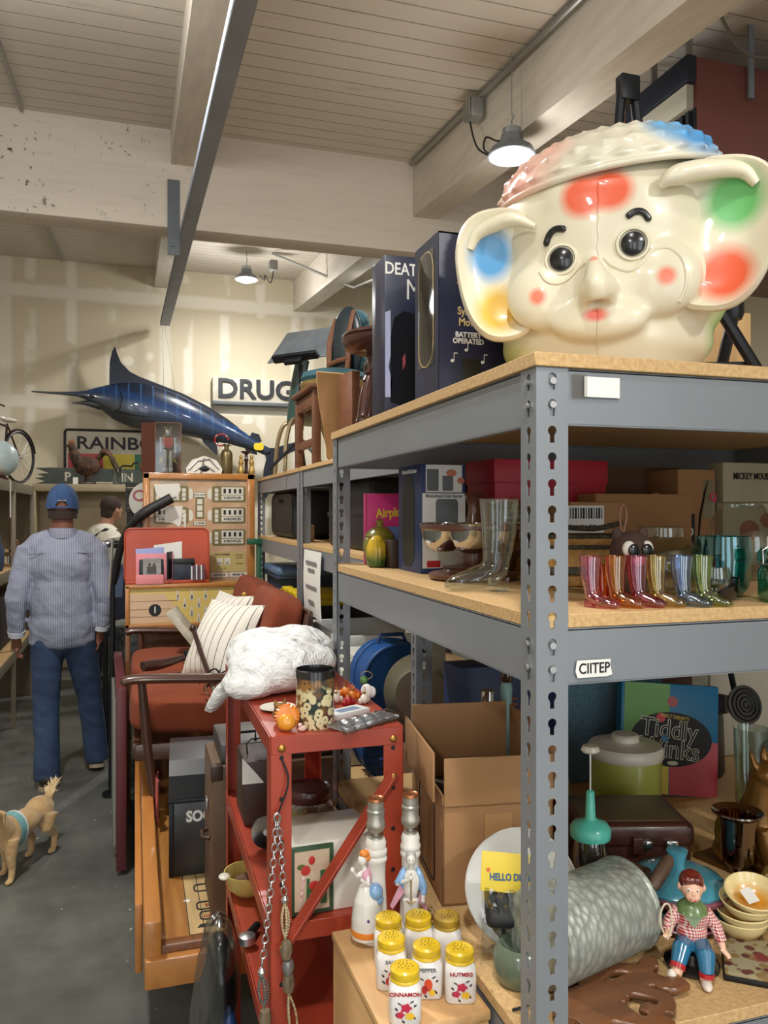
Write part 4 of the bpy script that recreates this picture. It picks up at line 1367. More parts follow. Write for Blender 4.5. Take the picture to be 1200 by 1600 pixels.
# stack of yellow dip bowls with green twig handles
m_bowl = patches('bowl_glaze', (226, 206, 150), [((0, 0, .012), (.03, .03, .012), (220, 150, 50), .4)], r=.22, coat=.6)
m_leaf = mat('glazed_leaf_green', (70, 112, 54), .3, coat=.5)
nms = ['lowest', 'second', 'third', 'topmost']
for k in range(4):
    tt = thing('dip_bowl', '%s yellow glazed bowl with green handle in the tilted stack' % nms[k], 'bowl', (.918 + .004 * k, 1.045 - .004 * k, L1 + .004 + .0165 * k), rz=-20 + 9 * k, rx=(0, 5, 7, 13)[k], ry=(0, -4, -5, -10)[k], group='yellow bowls in the tilted stack')
    part('bowl', MB().lathe([(.014, 0), (.016, .002), (.030, .012), (.040, .026), (.043, .034), (.041, .035), (.036, .026), (.026, .014), (.001, .007)], 36), m_bowl, tt)
    part('handle', MB().tube(spline([(.036, -.02, .018), (.05, -.022, .022), (.054, -.012, .025), (.056, .0, .024), (.05, .012, .022), (.04, .012, .02)], 4), [.004 + .0015 * ((i % 3) == 0) for i in range(21)], 8), m_leaf, tt)
solo('price_sticker', MB().box((0, 0, 0), (.018, .026, .0006)), m_paper, 'white price sticker inside the topmost yellow bowl', 'sticker', (.919, 1.026, L1 + .079), rx=26, ry=-14, rz=-10)
# tapestry mat
t3 = NT('floral_tapestry')
t3.pr(.85)
vo = t3.n('ShaderNodeTexVoronoi')
vo.inputs['Scale'].default_value = 70
t3.l(t3.coord(), vo.inputs['Vector'])
fd = t3.ramp(vo.outputs['Distance'], .55, .42)
cr = t3.n('ShaderNodeSeparateColor'); t3.l(vo.outputs['Color'], cr.inputs[0])
c1 = t3.mix(t3.math('GREATER_THAN', cr.outputs[0], .55), lin((128, 104, 60)), lin((92, 44, 36)))
cc = t3.mix(fd, lin((150, 140, 108)), c1)
a_ = t3.n('ShaderNodeVectorMath', operation='LENGTH'); t3.l(t3.coord(), a_.inputs[0])
cc = t3.mix(t3.ramp(t3.math('ADD', a_.outputs['Value'], t3.math('MULTIPLY', t3.noise(60, 2), .012)), .026, .022), cc, lin((120, 44, 40)))
cc = t3.mix(t3.ramp(a_.outputs['Value'], .010, .007), cc, lin((176, 128, 60)))
t3.base(cc)
t3.bump(t3.noise(400, 1), .0008, .5)
t = thing('tapestry_mat', 'floral tapestry covered flat case with dark edge before the yellow bowls', 'case', (.893, .973, L1), rz=52)
part('cloth', MB().box((0, 0, .0105), (.112, .106, .007), .003), t3.m, t)
part('edge', MB().box((0, 0, .004), (.115, .109, .008), .002), m_bar, t)

# casserole stack
m_aqua = mat('aqua_glaze', (74, 146, 164), .22, coat=.6, var=.15, vs=30)
m_mauve = mat('mauve_glaze', (134, 74, 86), .25, coat=.5)
m_teald = mat('deep_teal_glaze', (34, 92, 92), .25, coat=.5)
def platep(r): return [(.001, .004), (r * .6, .003), (r * .63, 0), (r * .66, .003), (r, .010), (r * 1.01, .012), (r * .99, .0135), (r * .64, .007), (.001, .007)]
for k, (m, nm, r) in enumerate(((m_mauve, 'lowest mauve glazed plate of the stack under the aqua lid', .072), (m_teald, 'lower deep teal plate of the stack under the aqua lid', .074), (m_teald, 'upper deep teal plate of the stack under the aqua lid', .075))):
    solo('plate', MB().lathe(platep(r), 48), m, nm, 'plate', (.865 + .001 * k, 1.128, L1 + .012 * k), group='plates under the aqua lid')
t = thing('covered_dish', 'aqua glazed scalloped lid with square knob on a mauve dish', 'covered dish', (.866, 1.132, L1 + .0365))
t.scale = (1.06, 1.06, 1.1)
part('dish', MB().lathe([(.04, 0), (.07, .006), (.0785, .016), (.0795, .02), (.077, .022), (.001, .02)], 48), m_mauve, t)
part('lid', MB().lathe([(.073, .021), (.074, .025), (.067, .032), (.05, .040), (.03, .045), (.001, .046)], 64, flute=lambda a, z: 1 + (.018 * math.cos(a * 24) if z < .03 else 0)), m_aqua, t)
part('knob', MB().lathe([(.013, .044), (.0125, .055), (.016, .066), (.017, .07), (.012, .073), (.001, .072)], 32, flute=lambda a, z: 1 + .06 * math.cos(a * 4)), m_aqua, t)
# leather case, canister, chopper
m_leath = mat('dark_brown_leather', (66, 34, 24), .38, var=.35, vs=14, bump=.0006, bs=140, coat=.15)
m_leathtop = mat('olive_brown_leather', (70, 58, 36), .45, bump=.0006, bs=140)
t = thing('leather_case', 'dark brown leather case with two clasps below the olive canister', 'case', (.88, 1.31, L1), rz=-16)
part('body', MB().box((0, 0, .055), (.205, .155, .11), .012, 3), m_leath, t)
part('flap', MB().box((0, -.001, .098), (.212, .162, .042), .010, 3), m_leath, t)
part('top_panel', MB().box((0, .004, .1185), (.18, .13, .003), .001), m_leathtop, t)
part('strap_loop', MB().box((.0, -.086, .085), (.02, .012, .03), .003), m_leath, t)
for x in (.015, .062):
    c = part('clasp', MB().box((x, -.085, .085), (.022, .006, .014), .002), m_chrome, t)
    part('keyhole', MB().box((x, -.089, .084), (.004, .002, .006)), m_ink, c)
m_lime = mat('lime_plastic', (158, 164, 72), .35, coat=.3)
m_milk = mat('milky_plastic', (212, 206, 190), .35, coat=.3)
t = thing('kitchen_canister', 'olive green plastic canister with white knobbed lid behind leather case', 'canister', (1.018, 1.505, L1))
part('body', MB().lathe([(.068, 0), (.072, .004), (.077, .15), (.076, .155), (.001, .155)], 48), m_lime, t)
part('lid', MB().lathe([(.078, .15), (.081, .154), (.081, .168), (.076, .176), (.05, .180), (.032, .182), (.030, .184), (.030, .194), (.026, .198), (.001, .199)], 48), m_milk, t)
m_turq = mat('turquoise_plastic', (74, 168, 150), .35, coat=.3)
t = thing('nut_chopper', 'glass nut chopper with turquoise lid and white push knob', 'chopper', (.712, 1.15, L1))
part('jar', MB().lathe([(.001, .004), (.027, .003), (.03, .01), (.030, .12), (.026, .135), (.024, .15)], 32), glass('chopper_glass', (196, 206, 206), .1, .03), t)
part('lid', MB().lathe([(.032, .148), (.033, .152), (.033, .162), (.028, .170), (.012, .176), (.0085, .18), (.0065, .222), (.004, .224), (.001, .224)], 32), m_turq, t)
part('plunger_rod', MB().cyl((0, 0, .222), (0, 0, .288), .0016, n=8), m_zinc, t)
part('push_knob', MB().lathe([(.003, .284), (.012, .286), (.0155, .290), (.012, .297), (.001, .299)], 24), m_milk, t)
# bubble-wrapped red thing
t = thing('wrapped_ornament', 'red ornament wrapped in clear bubble wrap beside the grey post', 'wrapped item', (.80, 1.46, L1))
part('ornament', MB().lathe([(.03, 0), (.04, .04), (.036, .11), (.025, .16), (.001, .17)], 20), m_redgl, t)
part('bubble_wrap', MB().lathe([(.045, 0), (.054, .03), (.05, .08), (.052, .11), (.04, .16), (.03, .19), (.001, .2)], 30, flute=lambda a, z: 1 + .05 * math.sin(a * 9 + z * 300)), glass('bubble_film', (236, 232, 232), .22, .15), t)

# board games and boards at the back
t = thing('tiddlywinks_game', 'bright four coloured game box with large black oval title', 'game box', (1.215, 1.62, L1 + .003), rz=-17, rx=-8, ry=4)
W, H = .236, .262
part('carton', MB().box((0, .02, H / 2), (W, .04, H), .002), mat('blue_card', (20, 112, 156), .4), t)
e = -.0004
part('green_quarter', MB().box((-W / 4 + .003, e, H * .75), (W / 2 - .008, .0008, H / 2 - .002)), mat('grass_print', (92, 148, 56), .4), t)
part('yellow_quarter', MB().box((-W / 4 + .003, e, H * .25), (W / 2 - .008, .0008, H / 2 - .004)), mat('lemon_print', (222, 196, 44), .4), t)
part('red_quarter', MB().box((W / 4 - .0, e, H * .25), (W / 2 - .002, .0008, H / 2 - .004)), mat('scarlet_print', (196, 30, 46), .4), t)
part('title_oval', MB().prism(circ(.098, 48, (.004, H * .5), ry=.064), 0, .0009, facing_front(0, e - .0004, 0)), m_ink, t)
o_ = mat('outline_print', (214, 208, 190), .5)
mb = MB().text('Tiddly', .062, facing_front(-.002, e - .0016, H * .5 + .022) @ T(rz=-4), sx=.9, bold=.0012).text('Winks', .062, facing_front(.0, e - .0016, H * .5 - .024) @ T(rz=-4), sx=.9, bold=.0012)
part('title_outline', mb, o_, t)
mb = MB().text('Tiddly', .062, facing_front(-.002, e - .0022, H * .5 + .022) @ T(rz=-4), sx=.9, bold=-.0007).text('Winks', .062, facing_front(.0, e - .0022, H * .5 - .024) @ T(rz=-4), sx=.9, bold=-.0007)
part('title_fill', mb, m_ink, t)
part('small_title', MB().text("WALT DISNEY'S", .0115, facing_front(.012, e - .0016, H * .5 + .0525) @ T(rz=-6), sx=.85, bold=.0002), mat('lemon_ink', (208, 176, 60), .5), t)
part('red_wink', MB().prism(circ(.011, 24, (-.022, H * .5 + .05)), 0, .0006, facing_front(0, e - .0014, 0)), mat('scarlet_print2', (206, 34, 44), .4), t)
part('blue_wink', MB().prism(circ(.008, 24, (-.012, H * .5 + .002)), 0, .0006, facing_front(0, e - .0022, 0)), mat('sky_print', (40, 120, 170), .4), t)
part('badge', MB().prism(circ(.0125, 24, (.006, H * .84)), 0, .0006, facing_front(0, e - .0006, 0)), mat('badge_print', (168, 60, 54), .4), t)
part('maker_oval', MB().prism(circ(.013, 24, (.008, H * .5 - .055), ry=.005), 0, .0006, facing_front(0, e - .0014, 0)), o_, t)
m_bluebd = mat('blue_grey_fabric_board', (96, 130, 148), .85, var=.3, vs=120, bump=.0006, bs=300)
t = thing('fabric_board', 'blue grey fabric covered board standing behind the olive canister', 'board', (1.165, 1.78, L1))
part('panel', MB().box((0, 0, .235), (.29, .02, .47), .003), m_bluebd, t)
part('price_tag', MB().box((.11, -.0105, .41), (.022, .001, .018)), m_paper, t)
t = thing('lettered_poster', 'dark printed poster card with white slanting letters behind the game box', 'poster', (1.385, 1.86, L1))
part('card', MB().box((0, 0, .24), (.17, .006, .48)), mat('dark_poster', (52, 44, 40), .5, var=.8, vs=14, c2=(120, 60, 44)), t)
part('lettering', MB().text('ES', .05, facing_front(-.01, -.0036, .42) @ T(rz=-14), bold=.001).text('USI', .06, facing_front(-.045, -.0036, .34) @ T(rz=-62), bold=.001).text('LLS', .03, facing_front(.03, -.0036, .35) @ T(rz=20), bold=.001), m_whp, t)
# watering can
m_zincg = mat('old_zinc', (96, 94, 90), .45, .6, var=.5, vs=12)
t = thing('watering_can', 'old grey zinc watering can with round dark rose, behind game box', 'watering can', (1.40, 1.76, L1), rz=-17)
part('body', MB().lathe([(.07, 0), (.075, .01), (.07, .17), (.05, .19), (.03, .195)], 32), m_zincg, t)
part('spout', MB().tube([(-.06, -.01, .16), (-.03, -.05, .19), (.035, -.12, .205)], [.05, .04, .022], 20), m_zincg, t)
part('rose', MB().lathe([(.02, -.03), (.045, 0), (.047, .008), (.001, .012)], 32, T(.06, -.15, .21) @ T(rx=75, rz=15)), m_zincg, t)
mb = MB()
for k in range(4):
    mb.tube([V((.008 + k * .009, 0, .013)) if 0 else (T(.06, -.15, .21) @ T(rx=75, rz=15)) @ V(((.008 + k * .010) * math.cos(2 * PI * j / 24), (.008 + k * .010) * math.sin(2 * PI * j / 24), .012)) for j in range(24)], .0016, 5, closed=True)
part('rose_holes', mb, m_bar, t)
part('handle_strut', MB().tube([(-.13, .02, .17), (-.07, .02, .34)], .008, 8), m_bar, t)
part('handle_strut', MB().tube([(.07, -.02, .34), (.10, -.02, .2)], .008, 8), m_bar, t)
solo('white_board', MB().box((0, 0, .23), (.22, .01, .46), .002), mat('cream_panel', (206, 200, 182), .6), 'cream white panel at the back behind the watering can', 'board', (1.63, 1.85, L1))
# glasses, gold dog, amber vase
for k, (x, y, nm) in enumerate(((1.20, 1.335, 'clear straight tumbler just behind the gold dog figure'), (1.285, 1.30, 'clear straight tumbler right of the gold dog figure'))):
    solo('glass_tumbler', MB().lathe([(.001, .006), (.024, .005), (.027, .0), (.034, .24), (.0335, .24), (.026, .01)], 32), m_clear, nm, 'glass', (x, y, L1), group='tall clear tumblers')
m_gold = mat('antique_gold_paint', (124, 88, 40), .32, .55, var=.5, vs=18, c2=(82, 54, 24))
t = thing('gold_dog_figure', 'gold painted seated dog figure with pricked ears at the right edge', 'figurine', (1.125, 1.25, L1), rz=15)
mb = MB()
mb.ell((0, .02, .055), (.042, .055, .055)).ell((.0, -.01, .10), (.034, .036, .05)).tube([(0, -.01, .10), (0, -.02, .15), (0, -.025, .175)], [.034, .028, .026], 16)
mb.ell((0, -.03, .185), (.026, .03, .024)).tube([(0, -.045, .18), (0, -.075, .168)], [.018, .010], 12).ell((0, -.08, .170), (.007, .006, .006))
for x in (-.016, .016):
    mb.tube([(x, -.018, .20), (x * 1.25, -.012, .222), (x * 1.35, -.012, .236)], [.011, .008, .002], 10, flat=.6)
    mb.tube([(x * 1.2, -.035, .09), (x * 1.3, -.045, .04), (x * 1.3, -.05, .008)], [.016, .012, .010], 12)
    mb.ell((x * 1.3, -.06, .006), (.011, .018, .008))
    mb.ell((x * 2.2, .02, .03), (.018, .04, .032))
mb.tube([(.0, .07, .02), (.03, .08, .012), (.05, .06, .01)], [.012, .010, .006], 10)
part('body', blob(mb, .0032, 5), m_gold, t)
part('plinth', MB().box((0, .01, .004), (.11, .16, .008), .002), m_gold, t)
solo('amber_vase', MB().lathe([(.03, 0), (.03, .004), (.009, .02), (.008, .05), (.014, .06), (.027, .075), (.028, .13), (.032, .15), (.043, .158), (.042, .161), (.03, .154), (.026, .13), (.024, .08), (.001, .066)], 32), glass('smoky_amber', (150, 104, 44), .2, .06), 'smoky amber footed glass vase in front of the gold dog', 'vase', (1.0, 1.145, L1))
for k, (x, y, nm) in enumerate(((1.035, 1.095, 'nearer mustard glazed squat vase at the right edge'), (1.085, 1.135, 'farther mustard glazed squat vase at the right edge'))):
    solo('squat_vase', MB().lathe([(.018, 0), (.022, .003), (.033, .022), (.034, .036), (.026, .052), (.016, .058), (.016, .062), (.013, .06), (.014, .055), (.001, .02)], 32), mat('mustard_glaze', (170, 140, 70), .22, coat=.6, var=.3, vs=20), nm, 'vase', (x, y, L1), group='mustard squat vases')
solo('yarn_ball', MB().ell((0, 0, .045), .045, 24, 16), mat('maroon_yarn', (86, 20, 32), .95, var=.6, vs=60, bump=.004, bs=120), 'dark maroon ball of yarn behind the glass tumblers', 'yarn', (1.40, 1.47, L1 + .077))
solo('red_dish', MB().lathe([(.04, 0), (.06, .004), (.075, .07), (.073, .07), (.058, .01), (.001, .008)], 32), m_redgl, 'shiny dark red bowl under the maroon yarn ball', 'bowl', (1.40, 1.47, L1))

# ---------------------------------------------------------------- lower shelf left of the post
t = thing('cardboard_box', 'open brown cardboard box with bent front flap on the lower shelf', 'box', (.505, 1.285, L1), rz=-8)
th = .004
mb = MB().span((0, 0, 0), (.20, th, .175)).span((0, 0, 0), (th, .26, .19)).span((0, .26 - th, 0), (.20, .26, .175)).span((.20 - th, 0, 0), (.20, .26, .175)).span((0, 0, 0), (.20, .26, th))
part('carton', mb, m_kraft, t)
part('flap', MB().box((.10, -.006, .215), (.196, .004, .082), .001, M=T(0, 0, .0, rx=0)), m_kraft, t)
part('flap', MB().box((-.014, .13, .222), (.004, .255, .085), .001), m_kraft, t)
part('flap', MB().span((.0, .262, .17), (.20, .267, .285), .001), m_kraft, t)
part('flap', MB().box((.207, .13, .225), (.004, .255, .11), .001), m_kraft, t)
part('tape', MB().box((.10, -.0008, .08), (.05, .001, .15)), mat('packing_tape', (176, 136, 92), .35), t)
part('printed_outline', MB().tube([(-.0006, y + .12, z + .09) for y, z in rrect(.13, .15, .02, 4)], .0016, 6, closed=True), m_ink, t)
part('dark_contents', MB().box((.10, .13, .12), (.18, .24, .05), .01), mat('dark_clutter', (40, 30, 26), .7, var=.6, vs=20, c2=(90, 60, 40)), t)
# platter with holes, card-topped plastic bag
t = thing('white_platter', 'large white round platter with dark oval holes leaning behind the post', 'platter', (.59, 1.155, L1 + .079))
A = T(rz=-32) @ T(rx=62)
part('dish', MB().lathe([(.001, -.004), (.080, -.004), (.086, 0), (.090, .006), (.088, .009), (.082, .004), (.001, 0)], 56, A), mat('white_enamel', (214, 214, 210), .3, coat=.4), t)
for a in (150, 210, 265, 20):
    part('oval_hole', MB().prism(circ(.014, 24, (.055 * math.cos(math.radians(a)), .055 * math.sin(math.radians(a))), ry=.009), .0005, .0014, A), m_ink, t)
t = thing('carded_bag', 'clear plastic bag with yellow header card lying on the white platter', 'packet', (.522, 1.115, 1.056), rz=-20)
mb = MB().box((.02, -.01, -.02), (.07, .03, .07), .012, 3, M=T(rx=-30)).ell((.03, 0, -.05), (.035, .02, .03))
part('black_felt', blob(mb, .003, 4), m_casebk, t)
part('film', MB().grid(lambda u, v: (-.02 + .09 * u, -.03 - .012 * math.sin(u * PI) + .003 * math.sin(u * 23 + v * 9), -.085 + .10 * v + .003 * math.sin(u * 17)), 16, 14), m_ltfilm, t)
Cd = T(.022, -.024, .035, rx=-18, ry=4)
part('header_card', MB().box((0, 0, 0), (.085, .002, .055), .0006, M=Cd), mat('yellow_card', (216, 190, 60), .5), t)
part('lettering', MB().text('HELLO DISNEY', .0135, Cd @ facing_front(.006, -.0016, -.006) @ T(rz=3), sx=.8, bold=.0004), mat('blue_ink', (28, 84, 130), .5), t)
part('printed_star', MB().prism([((.0042 if k % 2 == 0 else .0018) * math.cos(PI / 2 + k * PI / 5), (.0042 if k % 2 == 0 else .0018) * math.sin(PI / 2 + k * PI / 5)) for k in range(10)], 0, .0008, Cd @ facing_front(-.032, -.0014, .002)), mat('orange_ink', (206, 84, 44), .5), t)
solo('green_glass_jar', MB().lathe([(.03, 0), (.036, .006), (.04, .02), (.04, .04), (.034, .052), (.030, .055), (.028, .05), (.001, .02)], 32), mat('sage_glass', (92, 104, 86), .25, coat=.4), 'dull sage green jar under the white platter', 'jar', (.535, 1.05, L1))
solo('wire_hook', MB().tube(spline([(0, 0, .003), (.02, -.012, .003), (.05, -.014, .003), (.06, 0, .003), (.05, .01, .003)], 5), .0022, 6), m_bar, 'bent black wire hook at the shelf edge beside the post', 'hook', (.49, .985, L1), rz=40)
# table lamps without shades behind the carton
t = thing('teal_table_lamp', 'pale teal turned wooden lamp with bare bulb behind cardboard box', 'lamp', (.79, 1.62, L1))
part('stem', MB().lathe([(.045, 0), (.045, .01), (.02, .03), (.014, .1), (.018, .14), (.012, .15), (.016, .16), (.018, .2), (.012, .25), (.014, .29), (.010, .3)], 24), mat('pale_teal_paint', (132, 168, 166), .4), t)
part('socket', MB().lathe([(.010, .3), (.014, .305), (.014, .345), (.011, .348)], 20), m_chrome, t)
part('bulb', MB().lathe([(.010, .345), (.014, .36), (.026, .39), (.030, .41), (.024, .435), (.001, .445)], 24), mat('frosted_bulb', (208, 204, 200), .35), t)
t = thing('cream_table_lamp', 'cream candlestick lamp with bare metal socket behind cardboard box', 'lamp', (.735, 1.60, L1))
part('stem', MB().lathe([(.04, 0), (.04, .008), (.014, .02), (.016, .18), (.020, .215), (.001, .216)], 24), mat('cream_glaze', (214, 200, 170), .3, coat=.4), t)
part('socket', MB().lathe([(.009, .215), (.015, .222), (.017, .235), (.017, .255), (.014, .26), (.0145, .29), (.013, .29)], 20), m_chrome, t)
solo('small_bear', MB().ell((0, 0, .02), (.02, .018, .02)).ell((0, -.004, .05), (.016, .015, .015)).ell((-.012, 0, .063), .006, 10, 8).ell((.012, 0, .063), .006, 10, 8), mat('peach_plush', (190, 140, 112), .9), 'small peach toy bear beside the cream lamp in the box', 'toy', (.675, 1.60, L1 + .19))
solo('storage_crate', MB().box((0, 0, .094), (.1, .1, .188), .003), m_kraftdk, 'brown carton under the small peach toy bear', 'box', (.66, 1.62, L1))
t = thing('blue_carton', 'dark blue printed carton at the back behind the bare lamps', 'box', (.90, 1.85, L1))
part('carton', MB().box((0, 0, .15), (.30, .1, .30), .003), mat('deep_blue_card', (24, 46, 84), .5), t)
part('lettering', MB().text('DREAM', .05, facing_front(0, -.0515, .2), bold=.001), mat('dull_orange_ink', (140, 74, 44), .6), t)
# ---------------------------------------------------------------- red steel shelf cart and what it carries
m_cart = mat('red_orange_enamel', (164, 62, 40), .4, .05, var=.3, vs=9, c2=(138, 48, 30), coat=.2)
m_brassb = mat('brass_bolt', (176, 132, 66), .35, .8)
CX0, CX1, CY0, CY1, CT = .226, .472, 1.395, 2.11, 1.236
cart = thing('red_shelf_rack', 'narrow red enamelled steel shelf rack with a diagonal brace', 'shelf rack', (0, 0, 0))
for (x, sx) in ((CX0, 1), (CX1, -1)):
    for (y, sy) in ((CY0, 1), (CY1, -1)):
        p = part('post', MB().span((x, y, 0), (x + sx * .038, y + sy * .002, CT - .001), .0008, seg=1).span((x, y, 0), (x + sx * .002, y + sy * .038, CT - .001), .0008, seg=1), m_cart, cart)
        if sy > 0:
            for z in (1.198, 1.125, 1.05, .975, .80):
                part('bolt_hole', MB().cyl((x + sx * .02, y - .0004, z), (x + sx * .02, y + .001, z), .0042, n=12), m_ink, p)
            for z in ((1.215, .868) if sx > 0 else (1.215, 1.145)):
                part('bolt', MB().lathe([(.007, 0), (.007, .003), (.004, .006), (.001, .0065)], 14, T(x + sx * .02, y - .0005, z, rx=90)), m_brassb, cart)
for z in (CT, .905, .69, .27):
    part('shelf', MB().span((CX0 + .0025, CY0 + .0025, z - .002), (CX1 - .0025, CY1 - .0025, z)).span((CX0 + .0025, CY0 - .001, z - .032), (CX1 - .0025, CY0 + .0014, z), .0006, seg=1).span((CX0 + .0025, CY1 - .004, z - .032), (CX1 - .0025, CY1 - .002, z))
         .span((CX0 - .0012, CY0 + .003, z - .032), (CX0 + .0015, CY1 - .003, z), .0006, seg=1).span((CX1 - .002, CY0 + .003, z - .032), (CX1 + .001, CY1 - .003, z)), m_cart, cart)
d0, d1 = V((CX1 - .022, CY0 - .004, 1.15)), V((CX0 + .018, CY0 - .004, .86))
u = (d1 - d0).normalized()
w = V((-u.z, 0, u.x)) * .011
mb = MB()
mb.add([d0 + w, d0 - w, d1 - w, d1 + w] + [p + V((0, -.002, 0)) for p in (d0 + w, d0 - w, d1 - w, d1 + w)], [(0, 1, 2, 3), (7, 6, 5, 4), (0, 4, 5, 1), (2, 6, 7, 3), (1, 5, 6, 2), (0, 3, 7, 4)])
w2 = w.normalized() * .0022
mb.tube([d0 + V((0, -.002, 0)) + w * .5, d1 + V((0, -.002, 0)) + w * .5], .003, 8)
part('diagonal_brace', mb, m_cart, cart)

# white plastic bag
t_ = NT('thin_white_plastic')
t_.pr(.42)
t_.base(lin((222, 222, 220)))
t_.b.inputs['Subsurface Weight'].default_value = .15
t_.b.inputs['Subsurface Radius'].default_value = (.02, .02, .02)
nz = t_.noise(14, 5, rough=.6, dist=1.2)
t_.bump(nz, .03, .8)
mb = MB()
mb.ell((.33, 1.88, 1.285), (.125, .17, .050), 28, 18).ell((.29, 1.76, 1.28), (.09, .10, .048)).ell((.38, 1.98, 1.29), (.10, .11, .055)).ell((.30, 1.95, 1.305), (.08, .1, .035))
mb.ell((.235, 1.72, 1.262), (.06, .07, .03)).tube([(.22, 1.78, 1.26), (.19, 1.80, 1.235), (.165, 1.82, 1.19)], [.05, .035, .018], 12, flat=.5)


def crumple(p):
    n_ = noise.noise(p * 22) * .010 + abs(noise.noise(p * 11 + V((3, 1, 7)))) * .016 + noise.noise(p * 48) * .003
    d = (p - V((.33, 1.88, 1.27))).normalized()
    q = p + d * n_
    if p.x > .215:
        q.z = max(q.z, CT + .0015)
    return q


solo('plastic_bag', blob(mb, .0055, 3, disp=crumple), t_.m, 'crumpled white plastic bag spread over the top of the red rack', 'bag', angle=180)
# tin can with floral decoupage
t_ = NT('floral_tin_print')
t_.pr(.25)
t_.b.inputs['Coat Weight'].default_value = .5
xyz2 = t_.xyz()
vo = t_.n('ShaderNodeTexVoronoi'); vo.inputs['Scale'].default_value = 75
t_.l(t_.coord(), vo.inputs['Vector'])
base_ = t_.mix(t_.ramp(t_.noise(26, 3), .42, .58), lin((38, 54, 50)), lin((150, 104, 52)))
base_ = t_.mix(t_.ramp(t_.noise(17, 2), .52, .62), base_, lin((96, 50, 40)))
pet = t_.math('MULTIPLY', t_.ramp(vo.outputs['Distance'], .62, .52), t_.ramp(t_.math('ADD', xyz2[2], t_.math('MULTIPLY', t_.noise(30, 2), .03)), .092, .084))
c_ = t_.mix(pet, base_, lin((218, 204, 160)))
c_ = t_.mix(t_.ramp(vo.outputs['Distance'], .17, .12), c_, lin((44, 34, 22)))
t_.base(c_)
t = thing('floral_tin', 'tall floral printed tin with black rim on top of the red rack', 'tin', (.318, 1.448, CT))
part('can', MB().lathe([(.034, 0), (.0352, .003), (.0352, .092), (.034, .093), (.034, .012), (.001, .012)], 40), t_.m, t)
part('rim', MB().lathe([(.0345, .090), (.0368, .091), (.0368, .104), (.0345, .106), (.0335, .1), (.0335, .09)], 40), m_blk, t)
m_orgl = mat('orange_shell_glaze', (218, 112, 30), .25, coat=.5, var=.5, vs=30, c2=(232, 170, 60))
t = thing('shell_ornament', 'orange scalloped shell ornament beside the floral tin', 'ornament', (.262, 1.432, CT), rz=-17)
part('fan', MB().lathe([(.0, -.004), (.018, -.004), (.023, 0), (.018, .005), (.001, .006)], 44, T(0, .004, .0235, rx=75), flute=lambda a, z: 1 + .06 * math.cos(a * 22)), m_orgl, t)
part('body', MB().ell((0, -.006, .0155), (.0165, .012, .0155), 24, 14), mat('amber_glaze', (222, 150, 44), .2, coat=.6), t)
t = thing('cat_ornament', 'mottled brown round cat ornament behind the orange shell', 'ornament', (.262, 1.487, CT))
mb = MB().ell((0, 0, .016), (.017, .015, .016)).ell((-.004, -.006, .03), (.011, .01, .009)).tube([(-.012, -.006, .036), (-.013, -.006, .046)], [.005, .001], 8).tube([(.005, -.006, .036), (.006, -.006, .048)], [.005, .001], 8)
part('body', blob(mb, .0018, 3), mat('mottled_glaze', (150, 110, 50), .3, coat=.4, var=.8, vs=120, c2=(80, 52, 24)), t)
t = thing('tiny_figurine', 'tiny pale pink and white figurine at the foot of the orange shell', 'ornament', (.287, 1.415, CT))
part('body', MB().ell((0, 0, .0055), (.008, .005, .0055)).ell((-.004, -.001, .012), (.0042, .004, .004)), mat('pale_pink_glaze', (222, 186, 172), .3), t)
t = thing('white_plate_stack', 'flat white saucer half covered by the plastic bag', 'saucer', (.272, 1.585, CT))
part('saucer', MB().lathe([(.001, .003), (.025, .002), (.036, .006), (.035, .0075), (.024, .004), (.001, .005)], 36), m_milk, t)
t = thing('plastic_sleeve', 'clear plastic sleeve of flat white goods across the rack corner', 'packet', (.408, 1.432, CT), rz=29)
part('contents', MB().box((0, 0, .005), (.14, .05, .008), .003), mat('pale_contents', (196, 198, 200), .5, var=.4, vs=40), t)
part('film', MB().grid(lambda u, v: (-.085 + .17 * u, -.034 + .068 * v + .003 * math.sin(u * 31), .0115 + .003 * math.sin(u * 40 + v * 5) * math.sin(v * 13) - .010 * (abs(v - .5) * 2) ** 4), 34, 12), glass('crisp_film', (226, 228, 230), .22, .12), t)
t = thing('white_card_box', 'flat white and blue card box between floral tin and plastic sleeve', 'box', (.392, 1.50, CT), rz=26)
part('carton', MB().box((0, 0, .006), (.085, .04, .012), .002), m_whp, t)
part('blue_print', MB().box((0, -.002, .0123), (.05, .02, .0006)), mat('slate_print', (110, 128, 160), .5), t)
